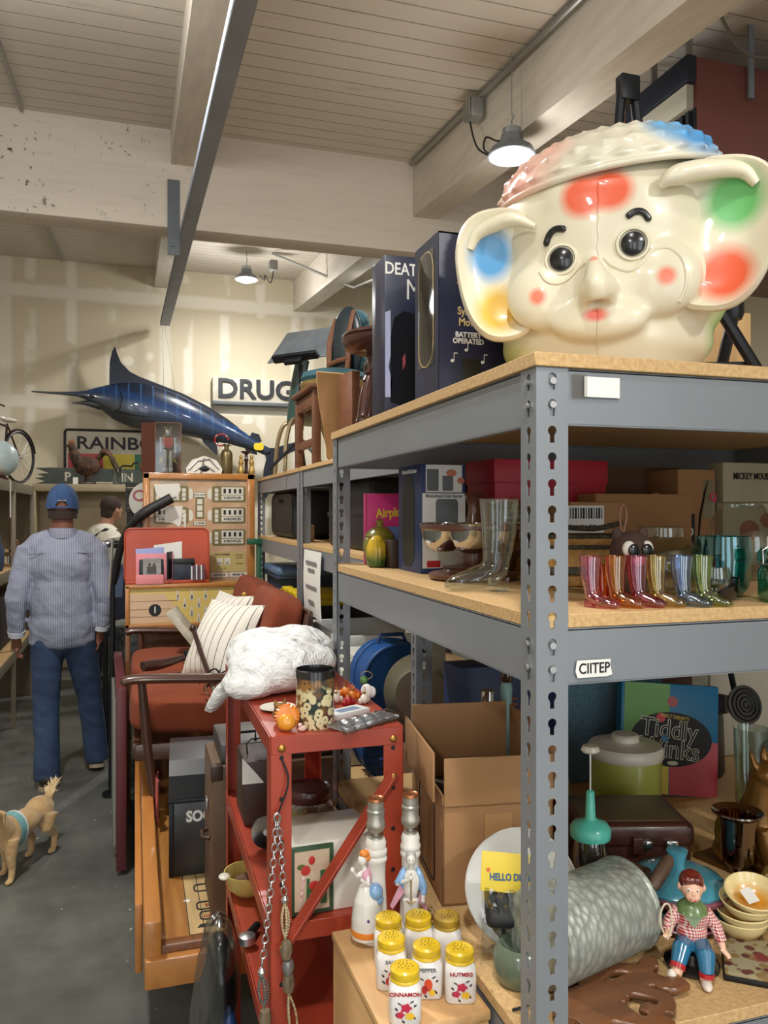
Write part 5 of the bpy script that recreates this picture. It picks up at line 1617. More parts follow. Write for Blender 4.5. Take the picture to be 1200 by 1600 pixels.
# heap of small ornaments
cols = [('red', m_redgl), ('white', m_wht), ('orange', m_orgl), ('green', m_leaf), ('gold', m_brass)]
RR = random.Random(4)
spots = [(.375, 1.575, 0), (.395, 1.60, 1), (.36, 1.60, 4), (.415, 1.57, 0), (.435, 1.615, 2), (.405, 1.635, 1), (.43, 1.655, 2), (.385, 1.645, 0), (.36, 1.64, 3), (.45, 1.58, 1)]
pl = ['nearest the floral tin', 'in the middle of the heap', 'at the tin side of the heap', 'beside the plastic sleeve', 'at the outer edge of the heap', 'behind the middle of the heap', 'at the far outer corner of the heap', 'against the white plastic bag', 'tucked under the white plastic bag', 'next to the santa ornament']
for k, (x, y, c) in enumerate(spots):
    tt = thing('tree_ornament', 'small %s tree ornament %s' % (cols[c][0], pl[k]), 'ornament', (x, y, CT), rz=RR.uniform(0, 180), group='small tree ornaments on the red rack')
    part('bauble', MB().ell((0, 0, .0105), (.0105, .008, .0105), 16, 10).ell((.011, 0, .008), (.006, .006, .007), 12, 8).ell((-.010, .003, .007), (.006, .005, .0065), 12, 8), cols[c][1], tt)
    part('cap', MB().cyl((0, 0, .020), (0, 0, .025), .003, n=10).tube([(0, 0, .025), (.004, 0, .031), (0, 0, .036), (-.003, 0, .03)], .0006, 5), m_brassb, tt)
t = thing('santa_ornament', 'white bearded red coated ornament with green bauble behind plastic sleeve', 'ornament', (.458, 1.60, CT), rz=-20)
part('coat', MB().ell((0, 0, .016), (.012, .010, .016)), m_redgl, t)
part('beard', MB().ell((.003, -.006, .024), (.012, .008, .014)).ell((.012, 0, .02), (.010, .008, .012)), mat('white_wool', (222, 216, 212), .95), t)
part('green_bauble', MB().ell((-.004, .01, .042), .009, 16, 10), m_leaf, t)
part('hanging_loop', MB().tube([(.002 + .012 * math.cos(a * PI / 8), .008, .053 + .008 * math.sin(a * PI / 8)) for a in range(16)], .0008, 5, closed=True), m_brass, t)

# second shelf of the rack
S2 = .9055
t = thing('white_picture_box', 'white gift box with a framed Christmas picture card on the red rack', 'box', (.262, 1.402, S2), rz=2)
part('carton', MB().span((0, .012, 0), (.165, .15, .128), .002), m_wht, t)
c = part('picture_card', MB().span((.004, .006, .003), (.082, .0115, .125), .0008), mat('dark_green_card', (52, 78, 52), .5), t)
part('picture', MB().box((.042, .0055, .064), (.064, .0008, .106)), mat('cream_picture', (206, 184, 158), .5, var=.35, vs=30, c2=(176, 130, 96)), c)
part('picture_door', MB().box((.063, .0048, .05), (.012, .0008, .06)).box((.0345, .0048, .043), (.006, .0008, .05)), mat('picture_green', (56, 100, 58), .5), c)
part('picture_wreath', MB().ell((.030, .0045, .083), (.009, .0006, .009), 14, 6).ell((.041, .0042, .10), (.006, .0006, .008), 12, 6).ell((.045, .004, .055), (.010, .0006, .008), 14, 6), mat('picture_red', (188, 50, 46), .5), c)
part('picture_leaves', MB().ell((.022, .0047, .09), (.008, .0004, .005), 12, 6).ell((.050, .0046, .046), (.014, .0004, .008), 12, 6), mat('picture_leaf', (92, 96, 48), .5), c)
part('picture_umbrella', MB().prism([(.018, .02), (.021, .02), (.030, .07), (.024, .075)], 0, .0008, facing_front(0, .0046, 0)), mat('picture_stripe', (206, 130, 128), .5, var=1, vs=120, c2=(236, 226, 220)), c)
# jar of coloured beads
t_ = NT('coloured_beads')
t_.pr(.35)
vo = t_.n('ShaderNodeTexVoronoi'); vo.inputs['Scale'].default_value = 170
t_.l(t_.coord(), vo.inputs['Vector'])
sc_ = t_.n('ShaderNodeSeparateColor'); t_.l(vo.outputs['Color'], sc_.inputs[0])
c_ = t_.mix(t_.math('GREATER_THAN', sc_.outputs[0], .5), lin((140, 30, 44)), lin((190, 160, 60)))
c_ = t_.mix(t_.math('GREATER_THAN', sc_.outputs[1], .78), c_, lin((90, 110, 50)))
t_.base(c_)
t_.bump(vo.outputs['Distance'], .002, .6)
t = thing('bead_jar', 'big glass jar of red and yellow beads with dark red lid', 'jar', (.348, 1.655, S2))
part('bead_filling', MB().lathe([(.001, .004), (.05, .004), (.062, .02), (.064, .06), (.058, .092), (.001, .10)], 40), t_.m, t)
part('jar', MB().lathe([(.052, 0), (.066, .018), (.068, .06), (.062, .095), (.048, .118), (.044, .122), (.044, .13)], 40), m_clear, t)
part('lid', MB().lathe([(.046, .122), (.0475, .124), (.0475, .146), (.045, .149), (.042, .146), (.001, .145)], 40), mat('oxblood_lid', (72, 24, 22), .35, coat=.3), t)
part('cord', MB().tube([(-.063 + .126 * k / 12, -.05 * math.sin(PI * k / 12) - .012, .06 + .06 * k / 12) for k in range(13)], .0022, 6), mat('tan_cord', (156, 112, 66), .7), t)
# leather camera box and dark gauges at the back left
m_leb = mat('worn_leather_box', (64, 42, 30), .5, var=.4, vs=20)
t = thing('leather_box', 'dark leather box with wire handle and open white flap on the red rack', 'box', (.285, 1.93, S2))
part('body', MB().span((-.045, -.08, 0), (.06, .07, .15), .006), m_leb, t)
part('white_flap', MB().prism([(-.05, .10), (.0, .10), (-.02, .125), (-.05, .16)], 0, .002, facing_front(0, -.083, 0)), m_paper, t)
part('wire_handle', MB().tube([(-.03, -.02, .15), (-.032, -.02, .175), (-.02, -.02, .185), (.03, -.02, .185), (.042, -.02, .175), (.04, -.02, .15)], .002, 6), m_bar, t)
t = thing('bicycle_lamp', 'round black and chrome lamp on the red rack left post side', 'lamp', (.268, 1.72, S2))
part('housing', MB().lathe([(.012, 0), (.028, .012), (.032, .03), (.03, .036)], 24, T(0, .02, .036, rx=80)), m_blk, t)
part('lens_ring', MB().lathe([(.028, .034), (.033, .034), (.033, .042), (.028, .042)], 24, T(0, .02, .036, rx=80)), m_chrome, t)
part('lens', MB().lathe([(.001, .044), (.027, .036)], 24, T(0, .02, .036, rx=80)), mat('dull_lens', (170, 172, 168), .25, coat=.4), t)
solo('small_gauge', MB().lathe([(.016, 0), (.02, .003), (.02, .022), (.016, .026), (.001, .026)], 20, T(0, 0, .02, rx=80)), m_bar, 'small round black gauge beside the bead jar', 'gauge', (.27, 1.60, S2))
# third shelf: yellow bowl, handset
t = thing('yellow_bowl', 'yellow and cream glass mixing bowl at the rack third shelf edge', 'bowl', (.268, 1.985, .6905))
part('bowl', MB().lathe([(.03, 0), (.034, .002), (.05, .02), (.058, .05), (.060, .056), (.057, .056), (.048, .022), (.001, .008)], 40), mat('butter_glass', (206, 182, 104), .25, coat=.5), t)
part('pour_lip', MB().ell((-.060, -.01, .052), (.014, .018, .006)), m_milk, t)
part('scraps', MB().ell((0, 0, .028), (.04, .04, .014)), mat('brown_scraps', (120, 84, 58), .8, var=.7, vs=70), t)
t = thing('pipe_wrench', 'small black and steel tool hanging over the rack third shelf', 'tool', (.262, 1.80, .6905))
part('shaft', MB().tube([(0, 0, .012), (-.03, -.05, .014)], .009, 10), m_bar, t)
part('head', MB().lathe([(.01, 0), (.018, .004), (.018, .02), (.008, .024)], 16, T(-.03, -.06, .004)), m_zinc, t)
for k in range(4):
    solo('record_sleeve', MB().box((0, 0, .14), (.006, .24, .28), .001), mat('sleeve_%d' % k, ((70, 70, 66), (100, 96, 88), (44, 40, 40), (128, 124, 116))[k], .5), ['dark grey sleeve nearest the rack outer edge on the low shelf', 'mid grey sleeve second from the rack outer edge', 'black sleeve third from the rack outer edge', 'pale grey sleeve farthest from the rack outer edge'][k], 'sleeve', (.256 + .011 * k, 1.60, .2705), ry=4 - 2 * k, group='upright sleeves on the rack low shelf')
t = thing('dark_toolbox', 'dark carton topped with crinkled black plastic low in the red rack', 'box', (.37, 1.62, .2705))
part('carton', MB().box((0, 0, .15), (.14, .40, .30), .004), mat('umber_card', (76, 50, 34), .7), t)
mb = MB().box((0, 0, .335), (.15, .40, .07), .02, 3)
part('black_plastic', blob(mb, .006, 2, disp=lambda p: p + V((0, 0, 1)) * (noise.noise(p * 30) * .014) + V((1, 0, 0)) * noise.noise(p * 24 + V((5, 5, 5))) * .008), mat('crinkled_black_plastic', (16, 15, 17), .12, coat=.4), t)

# garment bag hanging on the rack's side
m_filmc = glass('garment_film', (214, 216, 214), .03, .22)
t = thing('garment_bag', 'black garments in a clear plastic bag slumped against the rack side', 'bag', (.165, 1.80, 0))
t.scale = (1, 1, 1.16)
mb = MB().ell((0, 0, .30), (.04, .13, .26)).ell((.01, -.04, .52), (.028, .08, .10)).ell((.0, .02, .12), (.045, .14, .12))
part('garments', blob(mb, .008, 4, disp=lambda p: p + V((1, .4, 0)) * noise.noise(V((p.x * 8, p.y * 30, p.z * 5))) * .012), mat('navy_black_cloth', (24, 26, 34), .6), t)
mb = MB().ell((0, 0, .31), (.055, .15, .29)).ell((.01, -.04, .54), (.042, .10, .12))
part('film', blob(mb, .009, 3, disp=lambda p: p + (p - V((0, 0, .3))).normalized() * (noise.noise(p * 16) * .012 + noise.noise(V((p.x * 10, p.y * 40, p.z * 6))) * .008)), m_filmc, t, angle=180)
part('blue_garment', MB().ell((.022, -.115, .42), (.022, .035, .10)), mat('blue_satin', (30, 56, 100), .35), t)
part('white_garment', MB().ell((.03, -.13, .17), (.02, .03, .12)), m_milk, t)

# chain and bead necklaces on the front left post
m_chain = mat('silver_chain', (206, 206, 206), .2, .9)


def chain(pts, pitch=.0165, w=.0050, wire=.0013):
    mb = MB()
    P = spline(pts, 12)
    L = [0]
    for a, b in zip(P, P[1:]):
        L.append(L[-1] + (b - a).length)
    n = int(L[-1] / (pitch * .78))
    for i in range(n):
        s0 = L[-1] * (i + .5) / n
        k = max(j for j in range(len(L)) if L[j] <= s0)
        k = min(k, len(P) - 2)
        p = P[k].lerp(P[k + 1], (s0 - L[k]) / max(1e-9, L[k + 1] - L[k]))
        d = (P[k + 1] - P[k]).normalized()
        sd = V((1, 0, 0)) if i % 2 == 0 else V((.35, 1, 0)).normalized()
        mb.tube([p + d * (math.cos(a) * pitch * .5) + sd * (math.sin(a) * w) for a in [2 * PI * q / 12 for q in range(12)]], wire, 6, closed=True)
    return mb


NY = 1.384
t = thing('chain_belt', 'silver chain belt with wooden beads hung on the red rack front post', 'chain belt', (0, 0, 0))
part('chain_strand', chain([(.236, NY, 1.105), (.228, NY, 1.0), (.217, NY, .90), (.210, NY, .845)]), m_chain, t)
part('chain_strand', chain([(.236, NY - .004, 1.105), (.243, NY, 1.05), (.247, NY, .985), (.249, NY, .962)]), m_chain, t)
part('black_tie', MB().tube(spline([(.246, CY0 - .002, 1.198), (.256, NY, 1.16), (.240, NY, 1.11), (.233, NY + .002, 1.102)], 6), .0018, 6), m_bar, t)
m_woodb = mat('grooved_wood_bead', (128, 112, 90), .5, var=.5, vs=60)
m_silb = mat('dull_silver_bead', (150, 148, 146), .3, .7)
m_cream_b = mat('cream_seed_beads', (206, 188, 146), .4, var=.8, vs=300, c2=(90, 80, 60))
m_grey_b = mat('grey_seed_beads', (104, 104, 98), .35, var=.8, vs=300, c2=(40, 40, 40))


def strands(x0, z0, x1, z1, n, m, spread):
    for k in range(n):
        a = 2 * PI * k / n
        pts = []
        for q in range(25):
            u = q / 24
            b = math.sin(u * PI) * spread
            pts.append((x0 + (x1 - x0) * u + b * math.cos(a), NY - .004 + b * .7 * math.sin(a), z0 + (z1 - z0) * u))
        part('bead_strand', MB().tube(pts, [.0024 if q % 2 == 0 else .0013 for q in range(25)], 8), m, t)


def bead(x, z, rz_, m, r=.0105, fl=True):
    part('bead', MB().lathe([(.003, -rz_), (r * .75, -rz_ * .8), (r, 0), (r * .75, rz_ * .8), (.003, rz_)], 28, T(x, NY - .004, z), flute=(lambda a, zz: 1 + .07 * math.cos(a * 8)) if fl else None), m, t)


part('end_cap', MB().lathe([(.006, -.006), (.007, 0), (.003, .006)], 16, T(.249, NY - .004, .957)), m_chain, t)
strands(.249, .952, .250, .888, 5, m_cream_b, .007)
bead(.252, .868, .018, m_woodb); bead(.255, .838, .014, m_silb, .0115, False); bead(.256, .810, .018, m_woodb)
strands(.256, .792, .266, .70, 3, m_cream_b, .009)
part('end_cap', MB().lathe([(.006, -.006), (.007, 0), (.003, .006)], 16, T(.209, NY - .004, .838)), m_chain, t)
strands(.209, .832, .213, .775, 5, m_grey_b, .009)
bead(.215, .755, .018, m_woodb); bead(.217, .725, .014, m_silb, .0115, False); bead(.217, .697, .018, m_woodb)

# ---------------------------------------------------------------- maple cabinet with porcelain lamps and spice jars
m_maple = mat('maple_veneer', (206, 164, 112), .5, var=.5, vs=6, c2=(184, 138, 88), stretch=(8, 1.2, 8))
BT = .93
t = thing('maple_cabinet', 'small pale maple cabinet carrying the spice jars', 'cabinet', (.396, 1.165, 0), rz=1)
part('carcass', MB().box((0, 0, .458), (.156, .272, .914), .003), m_maple, t)
part('top', MB().box((0, 0, BT - .0075), (.160, .276, .015), .003), m_maple, t)
d = part('door', MB().box((0, -.139, .458), (.150, .006, .88), .002), m_maple, t)
part('knob', MB().lathe([(.004, 0), (.008, .003), (.009, .008), (.006, .012), (.001, .013)], 20, T(.056, -.142, .88, rx=90)), m_maple, d)
for y, z in ((-.05, .84), (-.05, .80), (.04, .82), (-.05, .74)):
    part('pin_hole', MB().cyl((-.0785, y, z), (-.0775, y, z), .003, n=10), m_ink, t)
m_milkg = mat('white_milk_glass', (226, 222, 218), .22, coat=.5, trans=0)
m_lidy = mat('yellow_tin_lid', (226, 190, 34), .35, var=.35, vs=60, c2=(150, 110, 30), coat=.3)
m_lidrust = mat('rusted_yellow_lid', (206, 168, 40), .5, var=1, vs=28, c2=(84, 56, 34))
m_pink = mat('crimson_flower', (184, 40, 66), .4)
m_yelf = mat('yellow_flower', (222, 178, 40), .4)
m_orf = mat('orange_flower', (206, 70, 34), .4)
jars = [(.358, 1.052, 'CINNAMON', 'cinnamon spice jar, nearest of the yellow lidded jars', m_redgl, 0), (.449, 1.073, 'NUTMEG', 'nutmeg spice jar with yellow lid near the post', m_redgl, 0),
        (.407, 1.097, 'PEPPER', 'pepper shaker jar with orange flower between cinnamon and nutmeg jars', m_greyink, 1), (.364, 1.132, 'SALT', 'salt shaker jar with yellow lid just behind cinnamon jar', m_greyink, 1),
        (.378, 1.190, 'CLOVES', 'yellow lidded spice jar at the foot of the porcelain lady lamp', m_redgl, 2), (.424, 1.181, 'GINGER', 'yellow lidded spice jar behind the pepper shaker', m_redgl, 2),
        (.466, 1.166, 'ALLSPICE', 'spice jar with half rusted yellow lid behind the nutmeg jar', m_redgl, 3)]
for (x, y, nm, lab, ink, kind) in jars:
    t = thing('spice_jar', lab, 'spice jar', (x, y, BT + .0005), rz=-17, group='white spice jars with yellow lids')
    W = .042
    t.scale = (1.07, 1.07, .85)
    rings = [(W * .92, 0, .008), (W, .003, .009), (W, .048, .009), (W * .97, .056, .011), (W * .86, .062, .014), (W * .84, .066, .0165)]
    vs, fs = [], []
    for w_, z, r in rings:
        o = rrect(w_, w_, r, 5)
        vs += [(a, b, z) for a, b in o]
    n = len(o)
    for i in range(len(rings) - 1):
        for k in range(n):
            l = (k + 1) % n
            fs.append((i * n + k, i * n + l, (i + 1) * n + l, (i + 1) * n + k))
    fs.append(tuple(reversed(range(n))))
    fs.append(tuple((len(rings) - 1) * n + k for k in range(n)))
    part('jar', MB().add(vs, fs), m_milkg, t)
    lid = part('lid', MB().lathe([(.0195, .062), (.0195, .0655), (.0185, .067), (.0192, .069), (.0192, .079), (.0165, .082), (.008, .0832), (.001, .0834)], 36), m_lidrust if kind == 3 else m_lidy, t)
    mb = MB()
    for q in range(15):
        rr_, aa = (.0105 * math.sqrt((q + .5) / 15), q * 2.4)
        mb.cyl((rr_ * math.cos(aa), rr_ * math.sin(aa), .0826), (rr_ * math.cos(aa), rr_ * math.sin(aa), .0840 - rr_ * .04), .0008, n=6)
    part('shaker_holes', mb, m_ink, lid)
    if kind < 2:
        part('lettering', MB().text(nm, .0088, facing_front(0, -W / 2 - .0004, .050), sx=.85, bold=.00025, depth=.0003), ink, t)
        mb = MB()
        for (a, b, c_, d_) in ((-.013, .020, -.008, .012), (-.010, .038, -.005, .033), (.006, .036, .011, .041), (.009, .018, .013, .010), (-.004, .010, -.001, .004), (.011, .030, .014, .035), (-.013, .030, -.010, .024)):
            mb.prism([(a, b), ((a + c_) / 2 + .0018, (b + d_) / 2), (c_, d_), ((a + c_) / 2 - .0018, (b + d_) / 2)], 0, .0005, facing_front(0, -W / 2 - .0002, 0))
        part('printed_leaves', mb, m_ink, t)
        if kind == 0:
            for (a, b, r, m) in ((.001, .029, .0065, m_pink), (-.0065, .018, .005, m_pink), (.006, .016, .0055, m_yelf)):
                part('printed_flower', MB().prism([(a + r * (1 + .18 * math.cos(5 * q * PI / 15)) * math.cos(q * PI / 15), b + r * (1 + .18 * math.cos(5 * q * PI / 15)) * math.sin(q * PI / 15)) for q in range(30)], 0, .0005, facing_front(0, -W / 2 - .0006, 0)).prism(circ(r * .2, 10, (a, b)), 0, .0003, facing_front(0, -W / 2 - .0012, 0)), m, t)
        else:
            for (a, b, r1, r2, m) in ((.001, .026, .0055, .010, m_orf), (-.004, .018, .004, .007, m_redgl), (.006, .013, .004, .005, m_yelf)):
                part('printed_flower', MB().prism(circ(r1, 20, (a, b), ry=r2), 0, .0005, facing_front(0, -W / 2 - .0006, 0)), m, t)

m_porc = mat('white_porcelain', (222, 218, 210), .2, coat=.6)
m_bluep = mat('pale_blue_glaze', (126, 164, 204), .22, coat=.6)
m_pinkp = mat('pink_glaze', (214, 156, 176), .22, coat=.6)
m_orhair = mat('orange_hair_glaze', (222, 130, 40), .25, coat=.5)
m_sock = mat('aged_nickel', (186, 182, 172), .38, .75, var=.3, vs=60)


def column_lamp(t, h, r):
    part('column', MB().lathe([(.030, 0), (.032, .004), (.032, .014), (.026, .018), (r * 1.25, .022), (r * 1.2, .03), (r * .95, .10), (r, .125), (r * 1.14, .128), (r * 1.14, .133), (r, .136), (r * 1.14, .139), (r * 1.14, .145), (r, .148), (r * 1.05, .158), (r * .9, .163), (.001, .164)], 32), m_porc, t)
    s_ = part('socket', MB().lathe([(r * .75, .160), (r * .7, .166), (.0055, .168), (.0055, .172), (.0115, .175), (.0155, .181), (.0155, .190), (.0140, .192), (.0140, .205), (.0150, .206), (.0150, .209), (.0132, .211), (.0132, .224), (.0135, .226), (.0128, .229), (.0115, .226), (.0115, .205)], 28), m_sock, t)
    part('thread_rim', MB().lathe([(.0118, .222), (.0138, .225), (.013, .2295), (.0112, .228)], 28), mat('copper_rim', (176, 116, 76), .3, .8), s_)


t = thing('porcelain_lamp', 'white porcelain lamp with a lady in blue and pink against its column', 'lamp', (.379, 1.262, BT + .0005), rz=-17)
column_lamp(t, .23, .0165)
mb = MB()
mb.ell((-.014, -.014, .018), (.028, .024, .018)).lathe([(.026, 0), (.026, .03), (.022, .06), (.014, .078), (.010, .085)], 24, T(-.014, -.016, .01))
mb.ell((-.017, -.016, .105), (.009, .008, .016)).tube([(-.018, -.016, .118), (-.020, -.017, .127)], .004, 10).ell((-.022, -.018, .134), (.0075, .007, .0088))
mb.tube([(-.014, -.018, .114), (-.012, -.028, .098), (-.024, -.030, .108)], [.0045, .004, .003], 8).tube([(-.020, -.012, .114), (-.031, -.020, .108), (-.036, -.024, .118)], [.0042, .0035, .003], 8)
mb.ell((-.0375, -.025, .121), (.004, .004, .005))
fig = part('lady', blob(mb, .0014, 3), m_porc, t)
part('bodice', MB().ell((-.0155, -.016, .107), (.0095, .0092, .0135)), m_pinkp, t)
part('bustle', MB().ell((-.001, -.022, .084), (.013, .012, .014)).ell((.003, -.020, .072), (.010, .010, .010)), m_bluep, t)
part('hair', MB().ell((-.0185, -.016, .144), (.0085, .0085, .006)).ell((-.014, -.014, .137), (.006, .007, .007)), m_orhair, t)
part('skirt_hem', MB().lathe([(.0262, .016), (.0272, .020), (.0262, .026)], 24, T(-.014, -.016, 0)), m_orhair, t)
part('gilt_base', MB().lathe([(.0325, .002), (.034, .006), (.0325, .011)], 32), m_porc, t)
part('painted_flower', MB().ell((-.012, -.0405, .045), (.003, .001, .0035), 10, 6), mat('violet_paint', (92, 56, 110), .4), t)
t = thing('porcelain_lamp', 'white porcelain lamp with a gentleman in pale blue coat', 'lamp', (.440, 1.264, BT + .0005), rz=-17)
column_lamp(t, .23, .0150)
mb = MB()
mb.ell((0, -.014, .008), (.022, .018, .008)).tube([(-.007, -.018, .01), (-.0065, -.018, .062)], [.0065, .0075], 12).tube([(.007, -.018, .01), (.0065, -.018, .062)], [.0065, .0075], 12)
mb.ell((0, -.017, .085), (.0135, .0105, .028)).tube([(0, -.018, .11), (.001, -.020, .12)], .0045, 10).ell((.0, -.022, .128), (.0078, .0078, .0095))
mb.tube([(-.013, -.017, .102), (-.022, -.022, .088), (-.004, -.032, .100)], [.0055, .005, .0035], 10).tube([(.013, -.017, .102), (.021, -.02, .08), (.020, -.024, .064)], [.0055, .005, .0035], 10)
mb.ell((-.001, -.033, .103), (.004, .004, .0045)).ell((.020, -.025, .061), (.004, .004, .005))
part('gentleman', blob(mb, .0014, 3), m_porc, t)
mb = MB().ell((-.0125, -.013, .092), (.007, .009, .020)).ell((.0125, -.013, .092), (.007, .009, .020)).tube([(-.013, -.016, .103), (-.0225, -.021, .088), (-.014, -.027, .094)], [.0065, .0062, .0055], 10).tube([(.013, -.016, .103), (.0215, -.019, .08), (.0205, -.022, .070)], [.0065, .0062, .0055], 10)
part('coat', blob(mb, .0014, 3), m_bluep, t)
part('coat_tail', MB().prism([(-.010, .075), (-.030, .045), (-.034, .050), (-.018, .085)], 0, .006, facing_front(0, -.014, 0)).prism([(.016, .075), (.028, .045), (.024, .040), (.012, .06)], 0, .006, facing_front(0, -.014, 0)), m_pinkp, t)
part('hair', MB().ell((0, -.0175, .1335), (.0088, .0085, .0075)).ell((0, -.013, .126), (.0085, .006, .010)), mat('silver_glaze', (176, 174, 170), .22, coat=.6), t)
for x in (-.003, .003):
    part('eye', MB().ell((x, -.0293, .130), (.0009, .0006, .0009), 8, 6), m_ink, t)
part('waistcoat_trim', MB().tube([(0, -.0282, .108), (0, -.0290, .09), (0, -.0265, .062)], .0011, 6).tube([(-.008, -.0255, .062), (0, -.0265, .058), (.008, -.0255, .062)], .0011, 6), mat('gilt_line', (176, 146, 90), .3, .5), t)
cp = []
for k in range(60):
    a = k * .42
    cp.append((.452 + .012 * math.sin(k * .7) + .022 * math.cos(a) * .6, 1.232 + .018 * math.sin(a) + .0, BT + .004 + .00045 * k + .004 * math.sin(k * 1.3)))
cp = spline(cp, 3)
solo('lamp_flex', MB().tube(cp, .0019, 6), mat('beige_flex', (176, 146, 100), .5), 'coiled beige lamp flex heaped behind the gentleman lamp', 'cord', (.012, .042, .0))
# ---------------------------------------------------------------- bowling machine alley under the sofa
t_ = NT('varnished_oak')
t_.pr(.3)
t_.b.inputs['Coat Weight'].default_value = .4
g1 = t_.noise(3.0, 5, t_.scale((9, 1.1, 9)), .6, .6)
wv = t_.n('ShaderNodeTexWave')
wv.inputs['Scale'].default_value = 5
wv.inputs['Distortion'].default_value = 5
wv.inputs['Detail'].default_value = 3
t_.l(t_.scale((2.2, .5, 1)), wv.inputs['Vector'])
c_ = t_.mix(t_.ramp(g1, .3, .7), lin((190, 134, 70)), lin((156, 102, 48)))
c_ = t_.mix(t_.math('MULTIPLY', wv.outputs['Fac'], .35), c_, lin((138, 88, 42)))
t_.base(c_)
m_oak = t_.m
m_oakrail = mat('honey_oak_rail', (186, 124, 60), .3, var=.4, vs=4, c2=(150, 92, 42), stretch=(9, 1, 9), coat=.5)
m_oakdk = mat('dark_oak', (128, 80, 42), .4, var=.4, vs=5, stretch=(9, 1, 9))
m_inlay = mat('pale_maple_inlay', (206, 174, 122), .3, var=.3, vs=6, stretch=(9, 1, 9), coat=.4)
lane = thing('bowling_alley_machine', 'varnished wooden bowling alley machine bed with side rail and lane markings', 'arcade machine', (0, 0, 0))
LX0, LX1, LY0, LY1 = .022, .665, 2.16, 4.72
part('bed', MB().span((LX0 + .04, LY0 + .03, .44), (LX1 - .03, LY1, .48)), m_oak, lane)
part('side_rail', MB().span((LX0, LY0, .40), (LX0 + .045, LY1, .565), .008), m_oakrail, lane)
part('side_rail', MB().span((LX1 - .035, LY0, .40), (LX1, LY1, .565), .008), m_oakrail, lane)
part('front_apron', MB().span((LX0 + .002, LY0 - .02, .40), (LX1, LY0 + .012, .475), .005), m_oakrail, lane)
part('front_lip', MB().span((LX0 + .04, LY0 + .012, .44), (LX1 - .03, LY0 + .05, .494), .006), m_oakdk, lane)
part('skirt_rail', MB().span((LX0 - .022, LY0 + .25, .30), (LX0 - .001, LY1, .50), .004), m_oakrail, lane)
part('inlay', MB().span((.143, LY0 + .05, .4795), (.60, LY0 + 1.2, .4812)), m_inlay, lane)
mb = MB()
for k in range(11):
    mb.box((.143 + .04 * k, LY0 + .62, .4815), (.0022, 1.14, .0008))
for k in range(7):
    mb.box((.163 + .04 * k, LY0 + .07 + .17 * ((k * 3) % 5), .4815), (.04, .0022, .0008))
part('lane_lines', mb, m_ink, lane)
for (x, y, s_) in ((.225, 2.50, 'BMC'), (.225, 2.385, 'SCORE'), (.23, 2.325, 'LUMBERJACK')):
    p = part('marking_frame', MB().tube([(x + a, y + b, .4825) for a, b in rrect(.105, .045, .012, 3)], .0022, 6, closed=True), m_ink, lane)
    part('lettering', MB().text(s_, .024, T(x, y, .4822), sx=.62 if len(s_) > 6 else .8, bold=.0004), mat('red_ink', (150, 40, 34), .5), p)
part('arrow_mark', MB().prism([(.165, 2.262), (.175, 2.28), (.24, 2.28), (.215, 2.262)], .4815, .4822), m_ink, lane)
for (x, y) in ((.09, 2.95), (.60, 2.95), (.09, 4.6), (.60, 4.6)):
    part('leg', MB().span((x - .035, y - .035, 0), (x + .035, y + .035, .44), .004), m_blkpl, lane)
solo('paper_scrap', MB().prism([(0, .012), (.012, .02), (.022, .012), (.014, .0)], 0, .0008), m_paper, 'small white paper scrap lying on the bare wooden lane', 'scrap', (.135, 2.42, .4805))
# scoreboard cabinet at the far end
t = thing('bowling_scoreboard', 'tall wooden framed bowling scoreboard with glass and six bowler counters', 'scoreboard', (.045, 4.76, 0))
t_ = NT('mottled_tan_glass')
t_.pr(.35)
t_.base(t_.mix(t_.ramp(t_.noise(7, 5), .35, .65), lin((198, 166, 132)), lin((178, 140, 106))))
BW, B0, B1 = .635, 1.13, 1.855
part('cabinet', MB().span((0, .02, .0), (BW, .20, B1), .004), m_oakdk, t)
part('frame', MB().span((0, 0, B0), (.035, .03, B1), .004).span((BW - .045, 0, B0), (BW, .03, B1), .004).span((0, 0, B1 - .035), (BW, .032, B1), .004).span((0, 0, 1.10), (BW, .03, 1.22), .004), m_oakrail, t)
g = part('score_glass', MB().box((BW / 2, .018, (B0 + B1) / 2 + .03), (BW - .06, .004, B1 - B0 - .08)), t_.m, t)
m_olv = mat('olive_outline', (112, 100, 60), .5)
m_cell = mat('ivory_cell', (206, 200, 184), .5)


def onpanel(x, z, d=0): return facing_front(x, .0155 - d, z)


